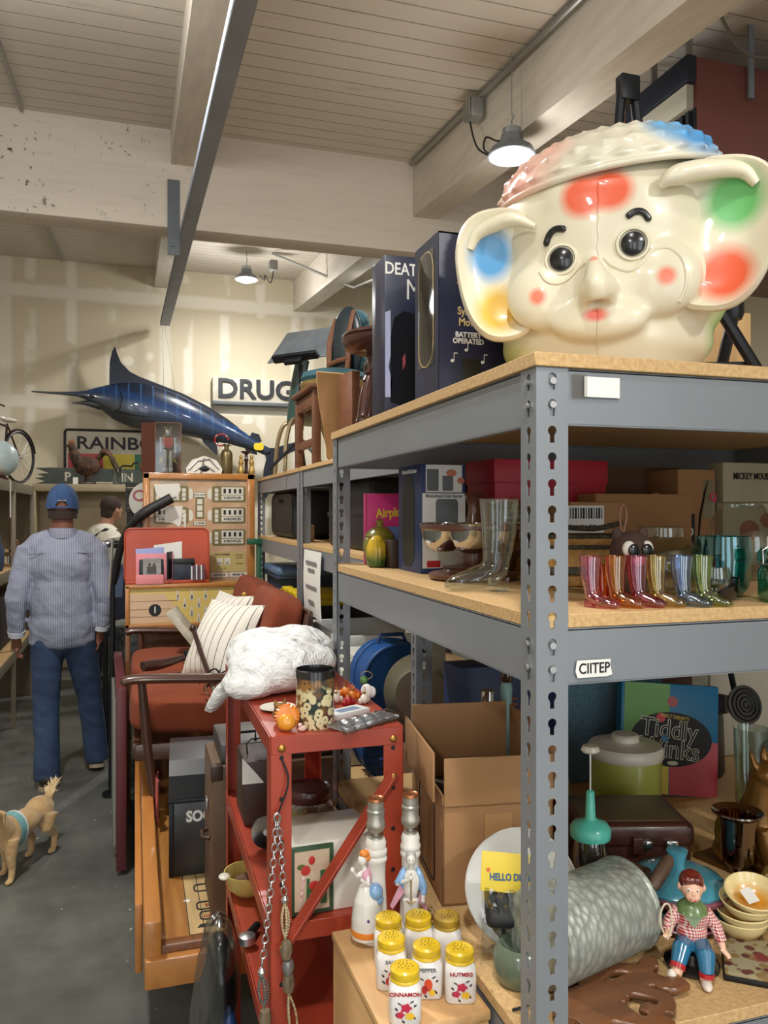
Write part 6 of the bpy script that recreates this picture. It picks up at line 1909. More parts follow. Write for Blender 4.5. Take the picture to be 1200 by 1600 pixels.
rows = (1.735, 1.61, 1.48)
for r, z in enumerate(rows):
    for c_, (x0, nm) in enumerate(((.055, '%d=BOWLER' % (2 * r + 1)), (.385, '%d=BOWLER' % (2 * r + 2)))):
        cx = x0 + .10
        part('counter_frame', MB().prism(rrect(.195, .096, .012, 3), 0, .0008, onpanel(cx, z)).prism(rrect(.18, .082, .008, 3), .0004, .0014, onpanel(cx, z)), m_olv, g)
        lx = cx + (.02 if c_ else -.02)
        part('name_plate', MB().box((lx, .0138, z - .022), (.128, .001, .028)).box((lx, .0138, z + .018), (.128, .001, .045)).box((cx + (-.072 if c_ else .072), .0138, z + .022), (.02, .001, .022)).box((cx + (-.072 if c_ else .072), .0138, z - .004), (.02, .001, .022)).box((cx + (-.072 if c_ else .072), .0138, z - .028), (.02, .001, .018)), m_cell, g)
        part('lettering', MB().text(nm, .021, onpanel(lx, z - .022, .0024), sx=.95, bold=.0006), m_ink, g)
        mb = MB()
        for q in range(4):
            mb.box((lx - .045 + .03 * q, .013, z + .018), (.014, .0012, .026))
        part('reel_window', mb, m_ink, g)
        part('pointer', MB().prism([(-.012, -.03), (-.012, .03), (.004, .03), (.012, .012), (.012, -.012), (.004, -.03)], 0, .001, onpanel(cx + (-.112 if c_ else .112), z) @ Matrix.Scale(-1 if c_ else 1, 4, (1, 0, 0))), m_cell, g)
part('centre_panel', MB().prism(rrect(.05, .13, .004, 2), 0, .0008, onpanel(.317, 1.655)).prism(rrect(.075, .032, .006, 2), 0, .0008, onpanel(.317, 1.73)).prism(rrect(.075, .028, .006, 2), 0, .0008, onpanel(.317, 1.565)).prism(rrect(.06, .04, .006, 2), 0, .0008, onpanel(.317, 1.49)), m_olv, g)
mb = MB()
for q in range(3):
    mb.box((.317, .0138, 1.69 - .037 * q), (.03, .001, .03))
part('centre_cell', mb.box((.317, .0138, 1.73), (.066, .001, .026)).box((.317, .0138, 1.565), (.066, .001, .022)), m_cell, g)
part('centre_lettering', MB().text('BOWL AGAIN', .0105, onpanel(.317, 1.73, .0024), bold=.0003).text('10 FRAME', .012, onpanel(.317, 1.565, .0024), bold=.0003), m_ink, g)
part('heading_lettering', MB().text('UNITEDS', .036, onpanel(.17, 1.803, .001), sx=1.1, bold=.001), mat('worn_grey_print', (156, 146, 128), .5), g)
part('heading_lettering', MB().text('CLASSIC', .036, onpanel(.48, 1.803, .001), sx=1.1, bold=.001), mat('worn_grey_print', (156, 146, 128), .5), g)
part('rule_panel', MB().box((.48, .0148, 1.335), (.20, .001, .115)), mat('straw_print', (186, 166, 104), .5), g)
part('rule_cell', MB().box((.43, .0138, 1.34), (.035, .001, .04)).box((.475, .0138, 1.34), (.035, .001, .04)).box((.43, .0138, 1.26), (.10, .001, .026)).box((.54, .0138, 1.26), (.10, .001, .026)), m_cell, g)
part('rule_lettering', MB().text('TWO STRIKES', .014, onpanel(.445, 1.38, .002), bold=.0004).text('300', .013, onpanel(.43, 1.33, .003)).text('300', .013, onpanel(.475, 1.33, .003)).text('3  6  10', .014, onpanel(.445, 1.298, .002)).text('BOWLER', .011, onpanel(.545, 1.375, .002)).text('SCORES', .011, onpanel(.545, 1.36, .002)).text('FRAMES', .011, onpanel(.545, 1.325, .002)).text('ADVANCE', .014, onpanel(.43, 1.26, .003), bold=.0004).text('SPARES 100', .014, onpanel(.54, 1.26, .003), bold=.0004), m_ink, g)
part('torn_patch', MB().prism([(.12, 1.66), (.22, 1.665), (.21, 1.56), (.20, 1.54), (.17, 1.565), (.12, 1.57)], 0, .001, onpanel(0, 0, .003)).prism([(.06, 1.79), (.2, 1.795), (.21, 1.76), (.19, 1.72), (.10, 1.70), (.07, 1.74)], 0, .001, onpanel(0, 0, .003)).prism([(.225, 1.62), (.24, 1.62), (.235, 1.5), (.228, 1.5)], 0, .001, onpanel(0, 0, .003)), mat('faded_white_film', (214, 208, 198), .5), g)
# pin deck panel in front, lying between lane and scoreboard
t = thing('bowling_pin_panel', 'wooden framed yellow pin panel numbered for bowling at the lane end', 'panel', (-.05, 4.52, 0))
part('frame', MB().span((0, .0, 1.0), (.66, .06, 1.022), .003).span((0, 0, 1.215), (.66, .20, 1.238), .004).span((0, 0, 1.0), (.022, .06, 1.23), .003).span((.64, 0, 1.0), (.66, .06, 1.23), .003), m_oakrail, t)
p = part('panel', MB().box((.33, .022, 1.12), (.63, .01, .20)), mat('straw_yellow', (212, 186, 104), .4), t)
part('lane_field', MB().prism([(.023, 1.025), (.023, 1.185), (.20, 1.185), (.30, 1.06), (.33, 1.025)], 0, .001, facing_front(0, .0165, 0)), mat('salmon_lane', (208, 176, 142), .4), p)
mb = MB()
for z in (1.06, 1.10, 1.145):
    mb.box((.15, .0152, z), (.25, .001, .003))
part('lane_line', mb, mat('salmon_line', (150, 110, 80), .5), p)
part('number_disc', MB().prism(circ(.033, 32, (.155, 1.095)), 0, .0012, facing_front(0, .0148, 0)), m_ink, p)
part('disc_number', MB().text('1', .05, facing_front(.155, .0132, 1.095), bold=.001), m_whp, p)
mb, mb2, mb3 = MB(), MB(), MB()
for (x, z, n_) in ((.275, 1.165, '7'), (.35, 1.165, '8'), (.425, 1.165, '9'), (.50, 1.165, '10'), (.312, 1.12, '4'), (.388, 1.12, '5'), (.463, 1.12, '6'), (.35, 1.075, '2'), (.425, 1.075, '3'), (.388, 1.035, '1')):
    mb.prism(circ(.011, 14, (x, z - .006), ry=.018), 0, .0008, facing_front(0, .0165, 0)).prism(circ(.006, 12, (x, z + .022), ry=.014), 0, .0008, facing_front(0, .0165, 0))
    mb2.text(n_, .030, facing_front(x, .0152, z - .006), sx=.8, bold=.0006)
part('pin_print', mb, m_cell, p)
part('pin_number', mb2, m_ink, p)
part('support_leg', MB().span((.0, .02, 0), (.026, .06, 1.0), .003), m_oakdk, t)
part('support_leg', MB().span((.60, .02, .481), (.64, .06, 1.0), .003), m_oakdk, t)
part('back_leg', MB().span((.0, .15, 0), (.026, .19, 1.215), .003), m_oakdk, t)
part('back_leg', MB().span((.60, .15, .481), (.64, .19, 1.215), .003), m_oakdk, t)
# red case with its contents on the pin panel
m_rcase = mat('red_vinyl_case', (184, 72, 42), .42, var=.2, vs=6, coat=.2)
PZ = 1.2385
t = thing('red_vinyl_case', 'open red vinyl case standing on the pin panel before the scoreboard', 'case', (-.05, 4.585, PZ))
part('lid', MB().prism(rrect(.445, .30, .035, 6), -.05, -.045, T(.222, 0, .15) @ FACE).prism(rrect(.445, .30, .035, 6), -.045, .0, T(.222, 0, .15) @ FACE @ T(0, 0, -.001)), m_rcase, t)
part('piping', MB().tube([(.222 + x, .0, .15 + z) for x, z in rrect(.447, .302, .036, 6)], .005, 8, closed=True), m_rcase, t)
part('tray', MB().span((.0, -.055, 0), (.445, .0, .018), .004), m_rcase, t)
t = thing('photo_frame', 'black framed old black and white photograph propped in the red case', 'photo frame', (.022, 4.552, PZ + .0185), rx=-8)
part('frame', MB().span((0, 0, 0), (.13, .008, .135), .003), m_blkpl, t)
part('photo', MB().box((.068, -.0006, .07), (.095, .001, .10)), mat('grey_photograph', (146, 144, 138), .4, var=.6, vs=25, c2=(90, 88, 84)), t)
part('portrait', MB().prism(circ(.008, 14, (.055, .085), ry=.010), 0, .0006, facing_front(0, -.0012, 0)).prism(circ(.008, 14, (.078, .082), ry=.010), 0, .0006, facing_front(0, -.0012, 0)).box((.066, -.0014, .055), (.05, .0006, .04)), mat('dark_portrait', (58, 54, 50), .5), t)
solo('pink_folder', MB().span((0, 0, 0), (.20, .006, .145), .001), mat('pink_paper', (222, 140, 150), .6), 'pink paper folder behind the black photo frame', 'folder', (.005, 4.568, PZ + .0185))
solo('pink_box', MB().span((0, 0, 0), (.145, .03, .05), .002), mat('pink_card', (220, 136, 140), .6), 'low pink card box at the foot of the photo frame', 'box', (.005, 4.515, PZ + .0))
solo('blue_folder', MB().span((0, 0, 0), (.15, .004, .17), .001), mat('lavender_paper', (150, 160, 206), .6), 'lavender paper standing behind the pink folder', 'folder', (.015, 4.577, PZ + .0185), ry=-4)
solo('white_papers', MB().prism([(0, 0), (.15, 0), (.15, .21), (0, .19)], 0, .003, facing_front(0, 0, 0)), m_paper, 'white curling papers standing against the red case lid', 'papers', (.10, 4.583, PZ + .0185))
solo('tilted_black_frame', MB().box((0, 0, .08), (.10, .008, .15), .002), m_blkpl, 'thin black picture frame turned edge on beside the photo frame', 'frame', (.185, 4.545, PZ + .019), rz=70, ry=0, rx=0)
t = thing('trading_card_box', 'dark box of coloured cards in the red case', 'box', (.20, 4.535, PZ + .0185))
part('carton', MB().span((0, 0, 0), (.10, .045, .10), .003), mat('slate_card', (50, 56, 70), .5, var=.6, vs=30), t)
part('lid', MB().span((.0, -.002, .085), (.115, .048, .115), .003), m_blkpl, t)
mb = [MB(), MB()]
for k in range(6):
    mb[k % 2].span((.095 + .013 * k, -.02, .0), (.103 + .013 * k, .03, .075 + .004 * (k % 3)))
part('cards', mb[0], m_whp, t)
part('cards', mb[1], mat('mixed_card_print', (120, 70, 66), .5, var=.8, vs=60, c2=(50, 70, 110)), t)

# ---------------------------------------------------------------- sofa on the alley
m_rust = mat('rust_upholstery', (128, 58, 30), .95, var=.4, vs=7, c2=(98, 42, 22), bump=.0015, bs=260)
m_wood = mat('walnut_sofa_frame', (76, 46, 32), .33, var=.4, vs=5, c2=(50, 30, 22), stretch=(2, 2, 2), coat=.3)
sofa = thing('danish_sofa', 'rust orange cushioned sofa with dark wooden arms standing on the bowling alley', 'sofa', (-.04, 0, .4805))
SY0, SY1 = 3.13, 4.42


def zrel(z): return z - .4805


def cushion(sx, sy, sz, puff, n=18):
    """soft box: pillow-swollen faces, rounded edges"""
    bm = bmesh.new()
    bmesh.ops.create_cube(bm, size=1)
    bmesh.ops.subdivide_edges(bm, edges=bm.edges[:], cuts=n, use_grid_fill=True)
    for v in bm.verts:
        p = v.co * 2
        k = (abs(p.x) ** 6 + abs(p.y) ** 6 + abs(p.z) ** 6) ** (1 / 6)
        q = p / k
        q = V((q.x * sx / 2, q.y * sy / 2, q.z * sz / 2))
        q.z += puff * p.z * max(0, 1 - p.x ** 2) * max(0, 1 - p.y ** 2)
        q += V((1, 1, 1)) * noise.noise(q * 9) * .003
        v.co = q
    bm.verts.index_update()
    mb = MB().add([v.co.copy() for v in bm.verts], [[v.index for v in f.verts] for f in bm.faces])
    bm.free()
    return mb


for k in range(2):
    yc = SY0 + .03 + .315 + k * .63
    c = part('seat_cushion', cushion(.60, .62, .15, .02), m_rust, sofa, (.32, yc, zrel(.835)))
    c.rotation_euler = (0, math.radians(4), 0)
    c = part('back_cushion', cushion(.15, .61, .44, .0), m_rust, sofa, (.585, yc, zrel(1.075)))
    c.rotation_euler = (0, math.radians(16), 0)
    part('cushion_button', MB().ell((.50 + .04, yc - .25, zrel(1.235)), (.012, .012, .012), 12, 8), mat('mustard_badge', (196, 156, 70), .4), sofa) if k else None
part('front_rail', MB().span((.03, SY0 + .02, zrel(.70)), (.06, SY1 - .02, zrel(.76)), .006), m_wood, sofa)
part('back_rail', MB().span((.60, SY0 + .02, zrel(.70)), (.63, SY1 - .02, zrel(.76)), .006), m_wood, sofa)
part('top_rail', MB().box((.715, (SY0 + SY1) / 2, zrel(1.20)), (.022, SY1 - SY0 - .06, .06), .006, M=T(0, 0, 0)), m_wood, sofa)
for k in range(9):
    y = SY0 + .12 + k * .13
    part('back_slat', MB().tube([(.612, y, zrel(.74)), (.712, y, zrel(1.19))], .009, 8), m_wood, sofa)
for y in (SY0, SY1):
    part('side_rail', MB().span((.04, y - .012, zrel(.70)), (.62, y + .012, zrel(.76)), .005), m_wood, sofa)
    part('arm', MB().tube(spline([(-.01, y, zrel(.995)), (.06, y, zrel(1.005)), (.35, y, zrel(.99)), (.68, y, zrel(.97))], 6), [.012] + [.030] * 17 + [.018], 14, flat=.62), m_wood, sofa)
    part('leg', MB().tube([(.118, y, 0), (.085, y, zrel(.76)), (.065, y, zrel(.99))], [.013, .021, .015], 12), m_wood, sofa)
    part('leg', MB().tube([(.635, y, 0), (.625, y, zrel(.76)), (.70, y, zrel(1.22))], [.018, .030, .016], 12), m_wood, sofa)
# things on the sofa
t_ = NT('striped_linen')
t_.pr(.9)
xyz2 = t_.xyz()
f_ = t_.math('FRACT', t_.math('MULTIPLY', t_.math('ADD', xyz2[1], t_.math('MULTIPLY', t_.noise(4, 2), .02)), 25))
t_.base(t_.mix(t_.ramp(t_.math('ABSOLUTE', t_.math('SUBTRACT', f_, .5)), .05, .035), lin((222, 216, 204)), lin((86, 80, 74))))
t_.bump(t_.noise(30, 4), .004, .5)


def pillow(name, label, loc, rx, ry, rz, s=.36):
    def f(u, v):
        x, y = (u - .5) * 2, (v - .5) * 2
        e_ = (1 - x * x) * (1 - y * y)
        pin = 1 - .10 * (1 - abs(x)) * abs(y) - .10 * (1 - abs(y)) * abs(x)
        return V((x * s / 2 * pin, y * s / 2 * pin, .075 * max(e_, 0) ** .55))
    mb = MB().grid(lambda u, v: f(u, v), 20, 20).grid(lambda u, v: (f(u, v).x, f(u, v).y, -f(u, v).z), 20, 20)
    o = solo(name, mb, t_.m, label, 'pillow', loc, angle=180, group='striped linen pillows')
    o.rotation_euler = (math.radians(rx), math.radians(ry), math.radians(rz))
    return o


pillow('throw_pillow', 'white striped linen pillow nearer the white plastic bag on the sofa', (.35, 3.42, 1.085), 0, -62, 32)
pillow('throw_pillow', 'white striped linen pillow leaning farther along the sofa', (.40, 3.78, 1.09), 0, -68, 22, .34)
t = thing('magazine', 'old printed board game box leaning by the striped pillows', 'box', (.32, 4.02, .955), rz=-12, ry=-38)
part('carton', MB().box((0, 0, .12), (.035, .16, .26), .002), mat('faded_game_card', (196, 190, 170), .6, var=.3, vs=20), t)
part('red_print', MB().box((-.0182, 0, .045), (.001, .15, .06)), mat('dull_red_card', (150, 50, 54), .5), t)
part('blue_print', MB().box((-.0182, .0, .10), (.001, .15, .035)), mat('dull_blue_card', (54, 104, 160), .5), t)
part('lettering', MB().text('WHITE', .04, facing_left(-.0182, 0, .18) @ T(rz=90), bold=.001), m_ink, t)
m_gun = mat('oiled_walnut_stock', (62, 36, 28), .3, var=.4, vs=12, coat=.4)
t = thing('wooden_gun_stock', 'dark walnut gun stock with metal fittings lying on the sofa seat', 'gun stock', (.06, 3.50, .985), rz=24)
part('stock', MB().tube(spline([(-.03, 0, .0), (.06, .0, .002), (.16, .0, .016), (.24, .0, .03), (.36, 0, .035)], 6), [.030, .032, .033, .034, .034, .032, .030, .028, .026, .024, .022, .020, .019, .019, .019, .018, .018, .018, .017, .017, .016, .016, .014, .014, .012], 12, flat=.7), m_gun, t)
part('lock_plate', MB().box((.20, -.012, .032), (.09, .03, .03), .004), m_bar, t)
part('barrel', MB().tube([(.22, 0, .05), (.42, 0, .062)], .010, 10), m_bar, t)
part('trigger_guard', MB().tube([(.15, -.004, -.006), (.17, -.004, -.026), (.20, -.004, -.022), (.21, -.004, .01)], .0035, 6), m_zinc, t)
t = thing('wicker_scraps', 'tangle of dried twigs and black wire at the sofa near end', 'twigs', (.32, 3.24, .93))
RR = random.Random(9)
for k in range(14):
    p0 = V((RR.uniform(-.1, .08), RR.uniform(-.06, .06), RR.uniform(.0, .03)))
    p1 = p0 + V((RR.uniform(-.08, .08), RR.uniform(-.08, .08), RR.uniform(0, .05)))
    part('twig', MB().tube(spline([p0, (p0 + p1) / 2 + V((0, 0, .03)), p1], 4), .0035, 6), m_bar if k % 2 else mat('dry_twig', (164, 120, 90), .8), t)
t = thing('carved_cane', 'dark carved wooden cane leaning on the sofa pillow', 'cane', (.28, 3.27, .95))
part('shaft', MB().tube(spline([(.02, -.02, -.02), (-.02, .06, .10), (-.05, .12, .20)], 5), .010, 8), m_gun, t)
part('knob', MB().ell((-.05, .12, .20), .016, 12, 8), m_gun, t)
part('metal_tip', MB().cyl((.02, -.02, -.02), (.024, -.03, -.033), .0105, n=10), m_zinc, t)

# ---------------------------------------------------------------- boxes on the lane
m_trunk = mat('black_painted_trunk', (26, 28, 30), .42, var=.5, vs=9, c2=(44, 46, 48), coat=.2)
t = thing('footlocker', 'black painted domed trunk with white stencil lettering on the bowling lane', 'trunk', (.105, 2.60, .4812), rz=-3)
part('body', MB().span((0, 0, 0), (.40, .36, .235), .005), m_trunk, t)
mb = MB()
o = [(0, 0), (.36, 0), (.36, .08), (.31, .115), (.18, .128), (.05, .115), (0, .08)]
mb.prism([(y, z) for y, z in o], 0, .405, Matrix.Translation((-.0025, 0, .238)) @ Matrix(((0, 0, 1, 0), (1, 0, 0, 0), (0, 1, 0, 0), (0, 0, 0, 1))))
part('lid', mb, m_trunk, t, angle=20)
part('edge_strip', MB().box((.2, -.002, .237), (.41, .006, .012), .002).box((-.002, .18, .237), (.006, .36, .012), .002).span((-.003, -.003, 0), (.012, .0, .235), .001), m_bar, t)
part('lettering', MB().text('SOCKS', .047, facing_front(.112, -.001, .185), sx=.85, bold=.002), m_whp, t)
part('faint_lettering', MB().text('J S', .042, facing_front(.16, -.001, .125), sx=.8, bold=.001), mat('faint_grey_print', (64, 66, 68), .5), t)
t = thing('brown_fibre_case', 'tall brown fibre suitcase standing on end at the rack back post', 'suitcase', (.205, 2.26, .4812))
part('body', MB().span((0, 0, 0), (.40, .26, .44), .010), mat('brown_fibre', (104, 78, 58), .6, var=.4, vs=8), t)
part('corner_cap', MB().span((-.003, -.003, .40), (.03, .03, .443), .004), m_leb, t)
part('side_handle', MB().tube([(-.002, .06, .22), (-.02, .07, .22), (-.02, .12, .22), (-.002, .13, .22)], .006, 8), m_leb, t)
part('clasp', MB().box((-.004, .13, .30), (.006, .03, .03), .002), m_zinc, t)
t = thing('grey_metal_case', 'grey metal case with wire handle lying on the brown fibre suitcase', 'case', (.23, 2.28, .922))
part('body', MB().span((0, 0, 0), (.36, .23, .055), .006), m_zincg, t)
part('handle', MB().tube([(.03, .02, .055), (.03, .02, .08), (.10, .02, .08), (.10, .02, .055)], .004, 8), m_bar, t)
solo('pink_cloth', MB().grid(lambda u, v: (.02 * math.sin(v * 9) * .3, .14 * v, -.16 * u), 6, 8), mat('salmon_cloth', (190, 92, 88), .9), 'small salmon pink cloth hanging beside the sofa leg', 'cloth', (.078, 2.98, .66))
# folding table on its side along the alley
m_mar = mat('maroon_table_edge', (92, 38, 42), .45)
t = thing('folding_table', 'folded maroon edged table standing on its side along the alley', 'folding table', (-.085, 3.78, 0), rz=2.0)
part('top', MB().span((.02, 0, .02), (.045, 1.0, .83), .004), m_mar, t)
part('edge_band', MB().span((.005, .0, .80), (.05, 1.0, .84), .006).span((.005, -.012, .02), (.05, .012, .84), .006), m_mar, t)
part('underside', MB().span((.012, .03, .05), (.020, .98, .80), .001), mat('dull_steel_sheet', (120, 122, 118), .5, .3, var=.3, vs=6), t)
for y in (.2, .45, .7):
    part('leg', MB().tube([(.004, y, .06), (.004, y + .06, .74)], .012, 8), m_galv, t)
# galvanised bin and clutter behind the pin panel
t_ = NT('dimpled_galvanised')
t_.pr(.4, .8)
vo = t_.n('ShaderNodeTexVoronoi'); vo.inputs['Scale'].default_value = 22
t_.l(t_.coord(), vo.inputs['Vector'])
t_.base(t_.mix(t_.ramp(vo.outputs['Distance'], .1, .6), lin((128, 132, 132)), lin((92, 96, 98))))
t_.bump(vo.outputs['Distance'], .01, .7)
t = thing('galvanised_bin', 'dimpled galvanised metal bin between the walking man and the yellow panel', 'bin', (.045, 5.24, 0))
part('drum', MB().lathe([(.15, 0), (.155, .02), (.185, .93), (.18, .935), (.15, .1), (.001, .08)], 40), t_.m, t)
part('rim', MB().lathe([(.184, .925), (.192, .93), (.192, .942), (.184, .945)], 40), m_galv, t)
# ---------------------------------------------------------------- people and the dog
m_skind = mat('brown_skin', (122, 76, 56), .55)
m_skinl = mat('tan_skin', (186, 136, 108), .55)


def hand(mb, w, d, side, r=.0085):
    """five curled fingers and a thumb that leaves the side of the palm; d is the way the hand hangs"""
    d = V(d).normalized()
    ac = V((0, 1, 0)) if abs(d.y) < .8 else V((1, 0, 0))
    ac = (ac - d * ac.dot(d)).normalized()
    nrm = d.cross(ac).normalized() * side
    w = V(w)
    mb.tube([w, w + d * .03, w + d * .085], [.022, .027, .03], 12, flat=.55)
    for k, ln in enumerate((.072, .082, .078, .062)):
        b = w + d * .08 + ac * (.0165 * (1.5 - k))
        mb.tube([b, b + d * ln * .5, b + d * ln * .85 + nrm * .018, b + d * ln * .9 + nrm * .034], [r * 1.05, r, r * .9, r * .7], 8)
    b = w + d * .035 + ac * .022
    mb.tube([b, b + d * .03 + ac * .022, b + d * .062 + ac * .024 + nrm * .012], [r * 1.3, r * 1.1, r * .8], 8)


def human(root, J, skin, hair=None):
    """one continuous body over the joints; local +y is where the person faces"""
    mb = MB()
    hd = V(J['head'])
    mb.ell(hd, (.076, .098, .115), 24, 16)
    mb.ell(hd + V((0, .035, -.06)), (.055, .06, .06), 18, 12)
    mb.ell(hd + V((0, .105, -.02)), (.013, .018, .02), 10, 8)
    for s_ in (-1, 1):
        mb.ell(hd + V((.078 * s_, -.005, -.015)), (.012, .02, .032), 12, 8)
    mb.tube([hd + V((0, -.02, -.04)), V(J['neck'])], [.058, .066], 16)
    mb.tube([J['neck'], V(J['neck']) + V((0, .01, -.10)), J['chest'], J['pelvis']], [.055, .095, .105, .10], 18)
    for s_ in 'lr':
        mb.tube([J['sh_' + s_], J['el_' + s_], J['wr_' + s_]], [.052, .042, .028], 12)
        mb.tube([J['hip_' + s_], J['kn_' + s_], J['an_' + s_]], [.082, .056, .040], 12)
        mb.ell(V(J['an_' + s_]) + V((0, .06, -.045)), (.04, .10, .03))
        hand(mb, J['wr_' + s_], V(J['wr_' + s_]) - V(J['el_' + s_]), 1 if s_ == 'l' else -1)
    return part('body', blob(mb, .0068, 3), skin, root)


def wrinkle(amp, f):
    def g(p):
        return p + V((1, 1, 0)).normalized() * noise.noise(V((p.x * f, p.y * f, p.z * f * .8))) * amp + V((0, -1, 0)) * noise.noise(V((p.x * f * 1.7 + p.z * 9, p.y * 5, p.z * f * 1.5))) * amp * .8
    return g


# the man in the blue cap, walking away
man = thing('person', 'person in blue cap, grey striped shirt and jeans walking away', 'person', (-.42, 5.13, 0), rz=2)
JM = dict(head=(.008, 0, 1.675), neck=(.01, -.02, 1.50), chest=(.0, 0, 1.25), pelvis=(.01, 0, .92),
          sh_l=(-.172, -.01, 1.42), el_l=(-.245, -.04, 1.12), wr_l=(-.245, .03, .90), sh_r=(.190, -.01, 1.42), el_r=(.250, -.05, 1.13), wr_r=(.222, .0, .92),
          hip_l=(-.075, 0, .90), kn_l=(-.085, .04, .48), an_l=(-.075, -.03, .085), hip_r=(.095, 0, .90), kn_r=(.155, .16, .49), an_r=(.20, .26, .10))
human(man, JM, m_skind)
t_ = NT('striped_chambray')
t_.pr(.85)
x_ = t_.xyz()
st = t_.ramp(t_.math('ABSOLUTE', t_.math('SUBTRACT', t_.math('FRACT', t_.math('MULTIPLY', x_[0], 105)), .5)), .12, .28)
c_ = t_.mix(st, lin((112, 116, 136)), lin((160, 164, 182)))
t_.base(c_)
t_.bump(t_.noise(16, 5, rough=.6, dist=.8), .02, .55)
m_shirt = t_.m
mb = MB()
mb.ell((.008, -.01, 1.32), (.195, .140, .19), 28, 18).ell((.005, .0, 1.10), (.183, .148, .27), 28, 18).ell((.01, .0, .96), (.19, .148, .17), 28, 18)
for s_ in (-1, 1):
    mb.tube([(.01 + .06 * s_, -.02, 1.475), (.01 + .13 * s_, -.015, 1.445), (.01 + .175 * s_, -.01, 1.40)], [.06, .066, .066], 16)
mb.lathe([(.15, .83), (.170, .86), (.17, 1.0), (.14, 1.1)], 28, T(.01, 0, 0, s=(1.1, .72, 1)))
mb.ell((.01, -.01, 1.43), (.15, .10, .07), 24, 14)
for s_ in 'lr':
    mb.tube([JM['sh_' + s_], JM['el_' + s_], tuple(V(JM['wr_' + s_]).lerp(V(JM['el_' + s_]), .12))], [.068, .060, .047], 16)
    mb.ell(V(JM['sh_' + s_]) + V((0, 0, -.03)), (.068, .074, .07), 18, 12)
part('shirt', blob(mb, .009, 4, disp=wrinkle(.009, 13)), m_shirt, man)
part('collar', MB().lathe([(.080, 1.475), (.082, 1.50), (.074, 1.535), (.070, 1.53), (.074, 1.49)], 28, T(.01, -.015, 0, s=(1, 1.05, 1))), m_shirt, man)
part('yoke_seam', MB().tube([(-.17, -.1, 1.385), (-.08, -.121, 1.39), (.01, -.126, 1.392), (.1, -.121, 1.39), (.18, -.10, 1.385)], .003, 6), mat('shirt_seam', (104, 106, 124), .8), man)
for s_ in 'lr':
    a, b = V(JM['wr_' + s_]), V(JM['el_' + s_])
    part('cuff', MB().tube([a.lerp(b, .0), a.lerp(b, .14)], [.046, .050], 16), mat('pale_cuff', (206, 208, 216), .8), man)
m_denim = mat('blue_denim', (44, 62, 92), .85, var=.5, vs=6, c2=(66, 86, 116), bump=.001, bs=300)
mb = MB().ell((.01, 0, .90), (.155, .115, .12), 24, 16)
for s_ in 'lr':
    a, k_, h_ = V(JM['an_' + s_]), V(JM['kn_' + s_]), V(JM['hip_' + s_])
    mb.tube([h_, h_.lerp(k_, .5), k_, k_.lerp(a, .5), a + V((0, -.0, -.035))], [.100, .088, .075, .072, .074], 18)
part('jeans', blob(mb, .008, 3, disp=wrinkle(.007, 12)), m_denim, man)
m_shoeb = mat('dark_leather_shoe', (44, 34, 30), .5)
m_sole = mat('pale_sole', (150, 136, 114), .7)
for s_, tilt in (('l', 0), ('r', 10)):
    a = V(JM['an_' + s_])
    M = T(a.x, a.y, 0 if s_ == 'l' else .012, rx=-tilt)
    sh = part('shoe', blob(MB().ell((0, -.01, .062), (.046, .065, .05), M=M).ell((0, .10, .042), (.047, .13, .036), M=M).cyl((0, -.01, .05), (0, -.01, .11), .046, .042, 16, M=M), .006, 3), m_shoeb, man)
    part('sole', MB().prism([(x, y + .065) for x, y in rrect(.094, .29, .045, 6)], .002, .024, M), m_sole, sh)
m_cap = mat('faded_blue_cotton', (56, 84, 130), .85, var=.3, vs=10, bump=.001, bs=200)
cp = V(JM['head'])
mb = MB()


def capf(u, v):
    a = 2 * PI * u
    b = v * PI / 2
    low = -.03
    if abs(a - 1.5 * PI) < .42:
        low = .052 * math.cos((a - 1.5 * PI) / .42 * PI / 2) ** .6 + low
    r = math.cos(b) ** .85
    return (.092 * r * math.cos(a), .110 * r * math.sin(a), low + (.118 - low) * math.sin(b) ** .9 + .002 * math.cos(6 * a) * (1 - v))


mb.grid(capf, 72, 16, closed_u=True)
part('cap', MB().add([V(p) + cp + V((0, -.005, .005)) for p in mb.v], mb.f), m_cap, man)
part('cap_strap', MB().tube([cp + V((.093 * math.cos(a), .111 * math.sin(a) - .005, -.018)) for a in [1.5 * PI + (k - 6) * .09 for k in range(13)]], .006, 8), m_cap, man)
part('cap_brim', MB().grid(lambda u, v: tuple(cp + V(((u - .5) * .17, .09 + .08 * v * (1 - (2 * u - 1) ** 2 * .7), -.02 - .02 * v - .015 * (2 * u - 1) ** 2))), 12, 6), m_cap, man)
part('cap_button', MB().ell(cp + V((0, -.005, .124)), (.008, .008, .005), 10, 6), m_cap, man)
part('cap_embroidery', MB().tube([cp + V((-.02 + .004 * k, -.112, .020 + (.004 if k % 2 else 0))) for k in range(12)], .002, 6), m_whp, man)
part('hair', MB().grid(lambda u, v: tuple(cp + V(((.080 + .002) * math.cos(PI + PI * u), .102 * math.sin(PI + PI * u) - .004, -.085 + .055 * v))), 20, 6), mat('cropped_dark_hair', (52, 38, 32), .9), man)

